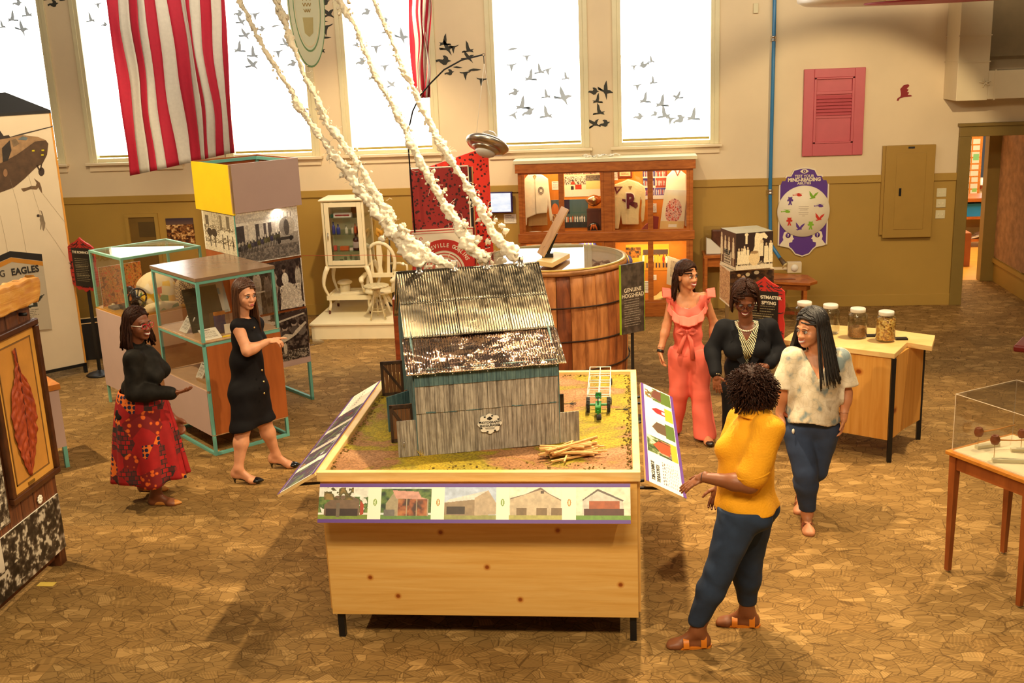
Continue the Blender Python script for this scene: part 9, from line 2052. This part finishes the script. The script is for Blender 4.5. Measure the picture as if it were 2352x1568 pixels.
g1_,g2_ = atZ(1622,1484),atZ(1732,1436); a1 = V((g1_.x - .05,g1_.y + .0,.115)); a2 = V((g2_.x - .045,g2_.y,.115)); hn,hf = j(1700,1180,-.09),j(1727,1180,.10); k1,k2 = j(1652,1312,-.13),j(1716,1300,.12)
F1 = foot(a1,(-1,-.06),1.05); F2 = foot(a2,(-1,.10),1.05)
grow('body',T + HP + arm(s1,e1,w1,(.05,.044,.027),1.1) + arm(s2,e2,w2,w=1.1) + h1 + h2 + leg(hn,k1,a1) + leg(hf,k2,a2) + F1[0] + F2[0],SK_M,p.root,fine=[hbox(hcn),f1,f2_],subs=HS)
face(p.root,hcn,HB,1.05,PP,srgb(140,60,56),False)
scalp(p.root,hcn,HB,1.05,H_DRK,.1,1.25)
rr = random.Random(5); q = MB(); R,Fh,U = HB; cc = hcn - Fh * .02 + U * .03
for i in range(1500):
 d = V((rr.gauss(0,1),rr.gauss(0,1),rr.gauss(0,1))).normalized(); fy,uz = d.dot(Fh),d.dot(U)
 if fy > .45 and uz < .45: continue
 if uz < -.75: continue
 p0 = cc + R * d.dot(R) * .075 + Fh * fy * .09 + U * uz * .085; dd = (d + V((0,0,-.12))).normalized(); a_,b_ = axes(dd); ph = rr.uniform(0,6); L_ = rr.uniform(.05,.085)
 q.tube([p0 + dd * (L_ * k / 7) - V((0,0,.024 * (k / 7) ** 2)) + (a_ * math.cos(ph + k * 1.3) + b_ * math.sin(ph + k * 1.3)) * .006 for k in range(8)],[.0046 - .0003 * k for k in range(8)],4)
q.build('curly_hair',H_DRK,p.root)
M_YL = plain('mustard_gauze',srgb(240,166,14),.85,var=.05,vs=14,bump=.35,bs=90); sl_end = s1 + (e1 - s1) * .80
M_YLn = A3((e1 - s1).normalized())
grow('yellow_shirt',T + [cap(s1,sl_end,.078,.082),cap(s2,s2 + (e2 - s2) * .8,.075,.08),cap(be + UPV * .05,pe - UPV * .02,.145,.162),cap(nb - UPV * .035,nb - UPV * .005,.075,.07)],M_YL,p.root,.008,.045,off=.010,clips=[below(pe.z - .025),lambda X: .060 - np.linalg.norm((X - A3(nb + UPV * .03)) * A3((1,1,.5)),axis=-1)],fold=(.0042,24))
cr = MB().grid(lambda u,v_: nb + V((.078 * math.cos(2 * PI * u) * (1 + .35 * v_),.078 * math.sin(2 * PI * u) * (1 + .35 * v_),.03 - .05 * v_ - .02 * math.cos(2 * PI * u - .6))),40,6).build('collar',M_YL,p.root); md = cr.modifiers.new('s','SOLIDIFY'); md.thickness = .006
q = MB(); q.tube([sl_end + (UPV * -.0) + (V((math.cos(t),math.sin(t) * .9,.25 * math.cos(t))) * .088) for t in [k * PI / 12 for k in range(25)]],.011,8); q.build('rolled_cuff',M_YL,p.root)
JE2 = jeansmat('dark_blue_denim',srgb(36,52,76))
grow('jeans',[T[2]] + T[-1:] + T[-3:-2] + leg(hn,k1,a1 + UPV * .06,(.122,.076,.050)) + leg(hf,k2,a2 + UPV * .06,(.122,.076,.050)),JE2,p.root,.008,.035,off=.008,clips=[below(.15),lambda X: X[...,2] - (pe.z + .0)],fold=(.002,50))
for m in (M_BSH,M_BDR,M_JK,H_DRK): m.node_tree.nodes['Principled BSDF'].inputs['Specular IOR Level'].default_value = .12
M_ORS = plain('orange_leather_sandal',srgb(226,130,30),.45); sandal(F1,M_ORS,p.root); sandal(F2,M_ORS,p.root)
wv = (w1 - e1).normalized(); MB().tube([w1 + (axes(wv)[0] * math.cos(t) + axes(wv)[1] * math.sin(t)) * .029 for t in [k * PI / 8 for k in range(17)]],.0022,5).build('bracelet',M_INK,p.root)
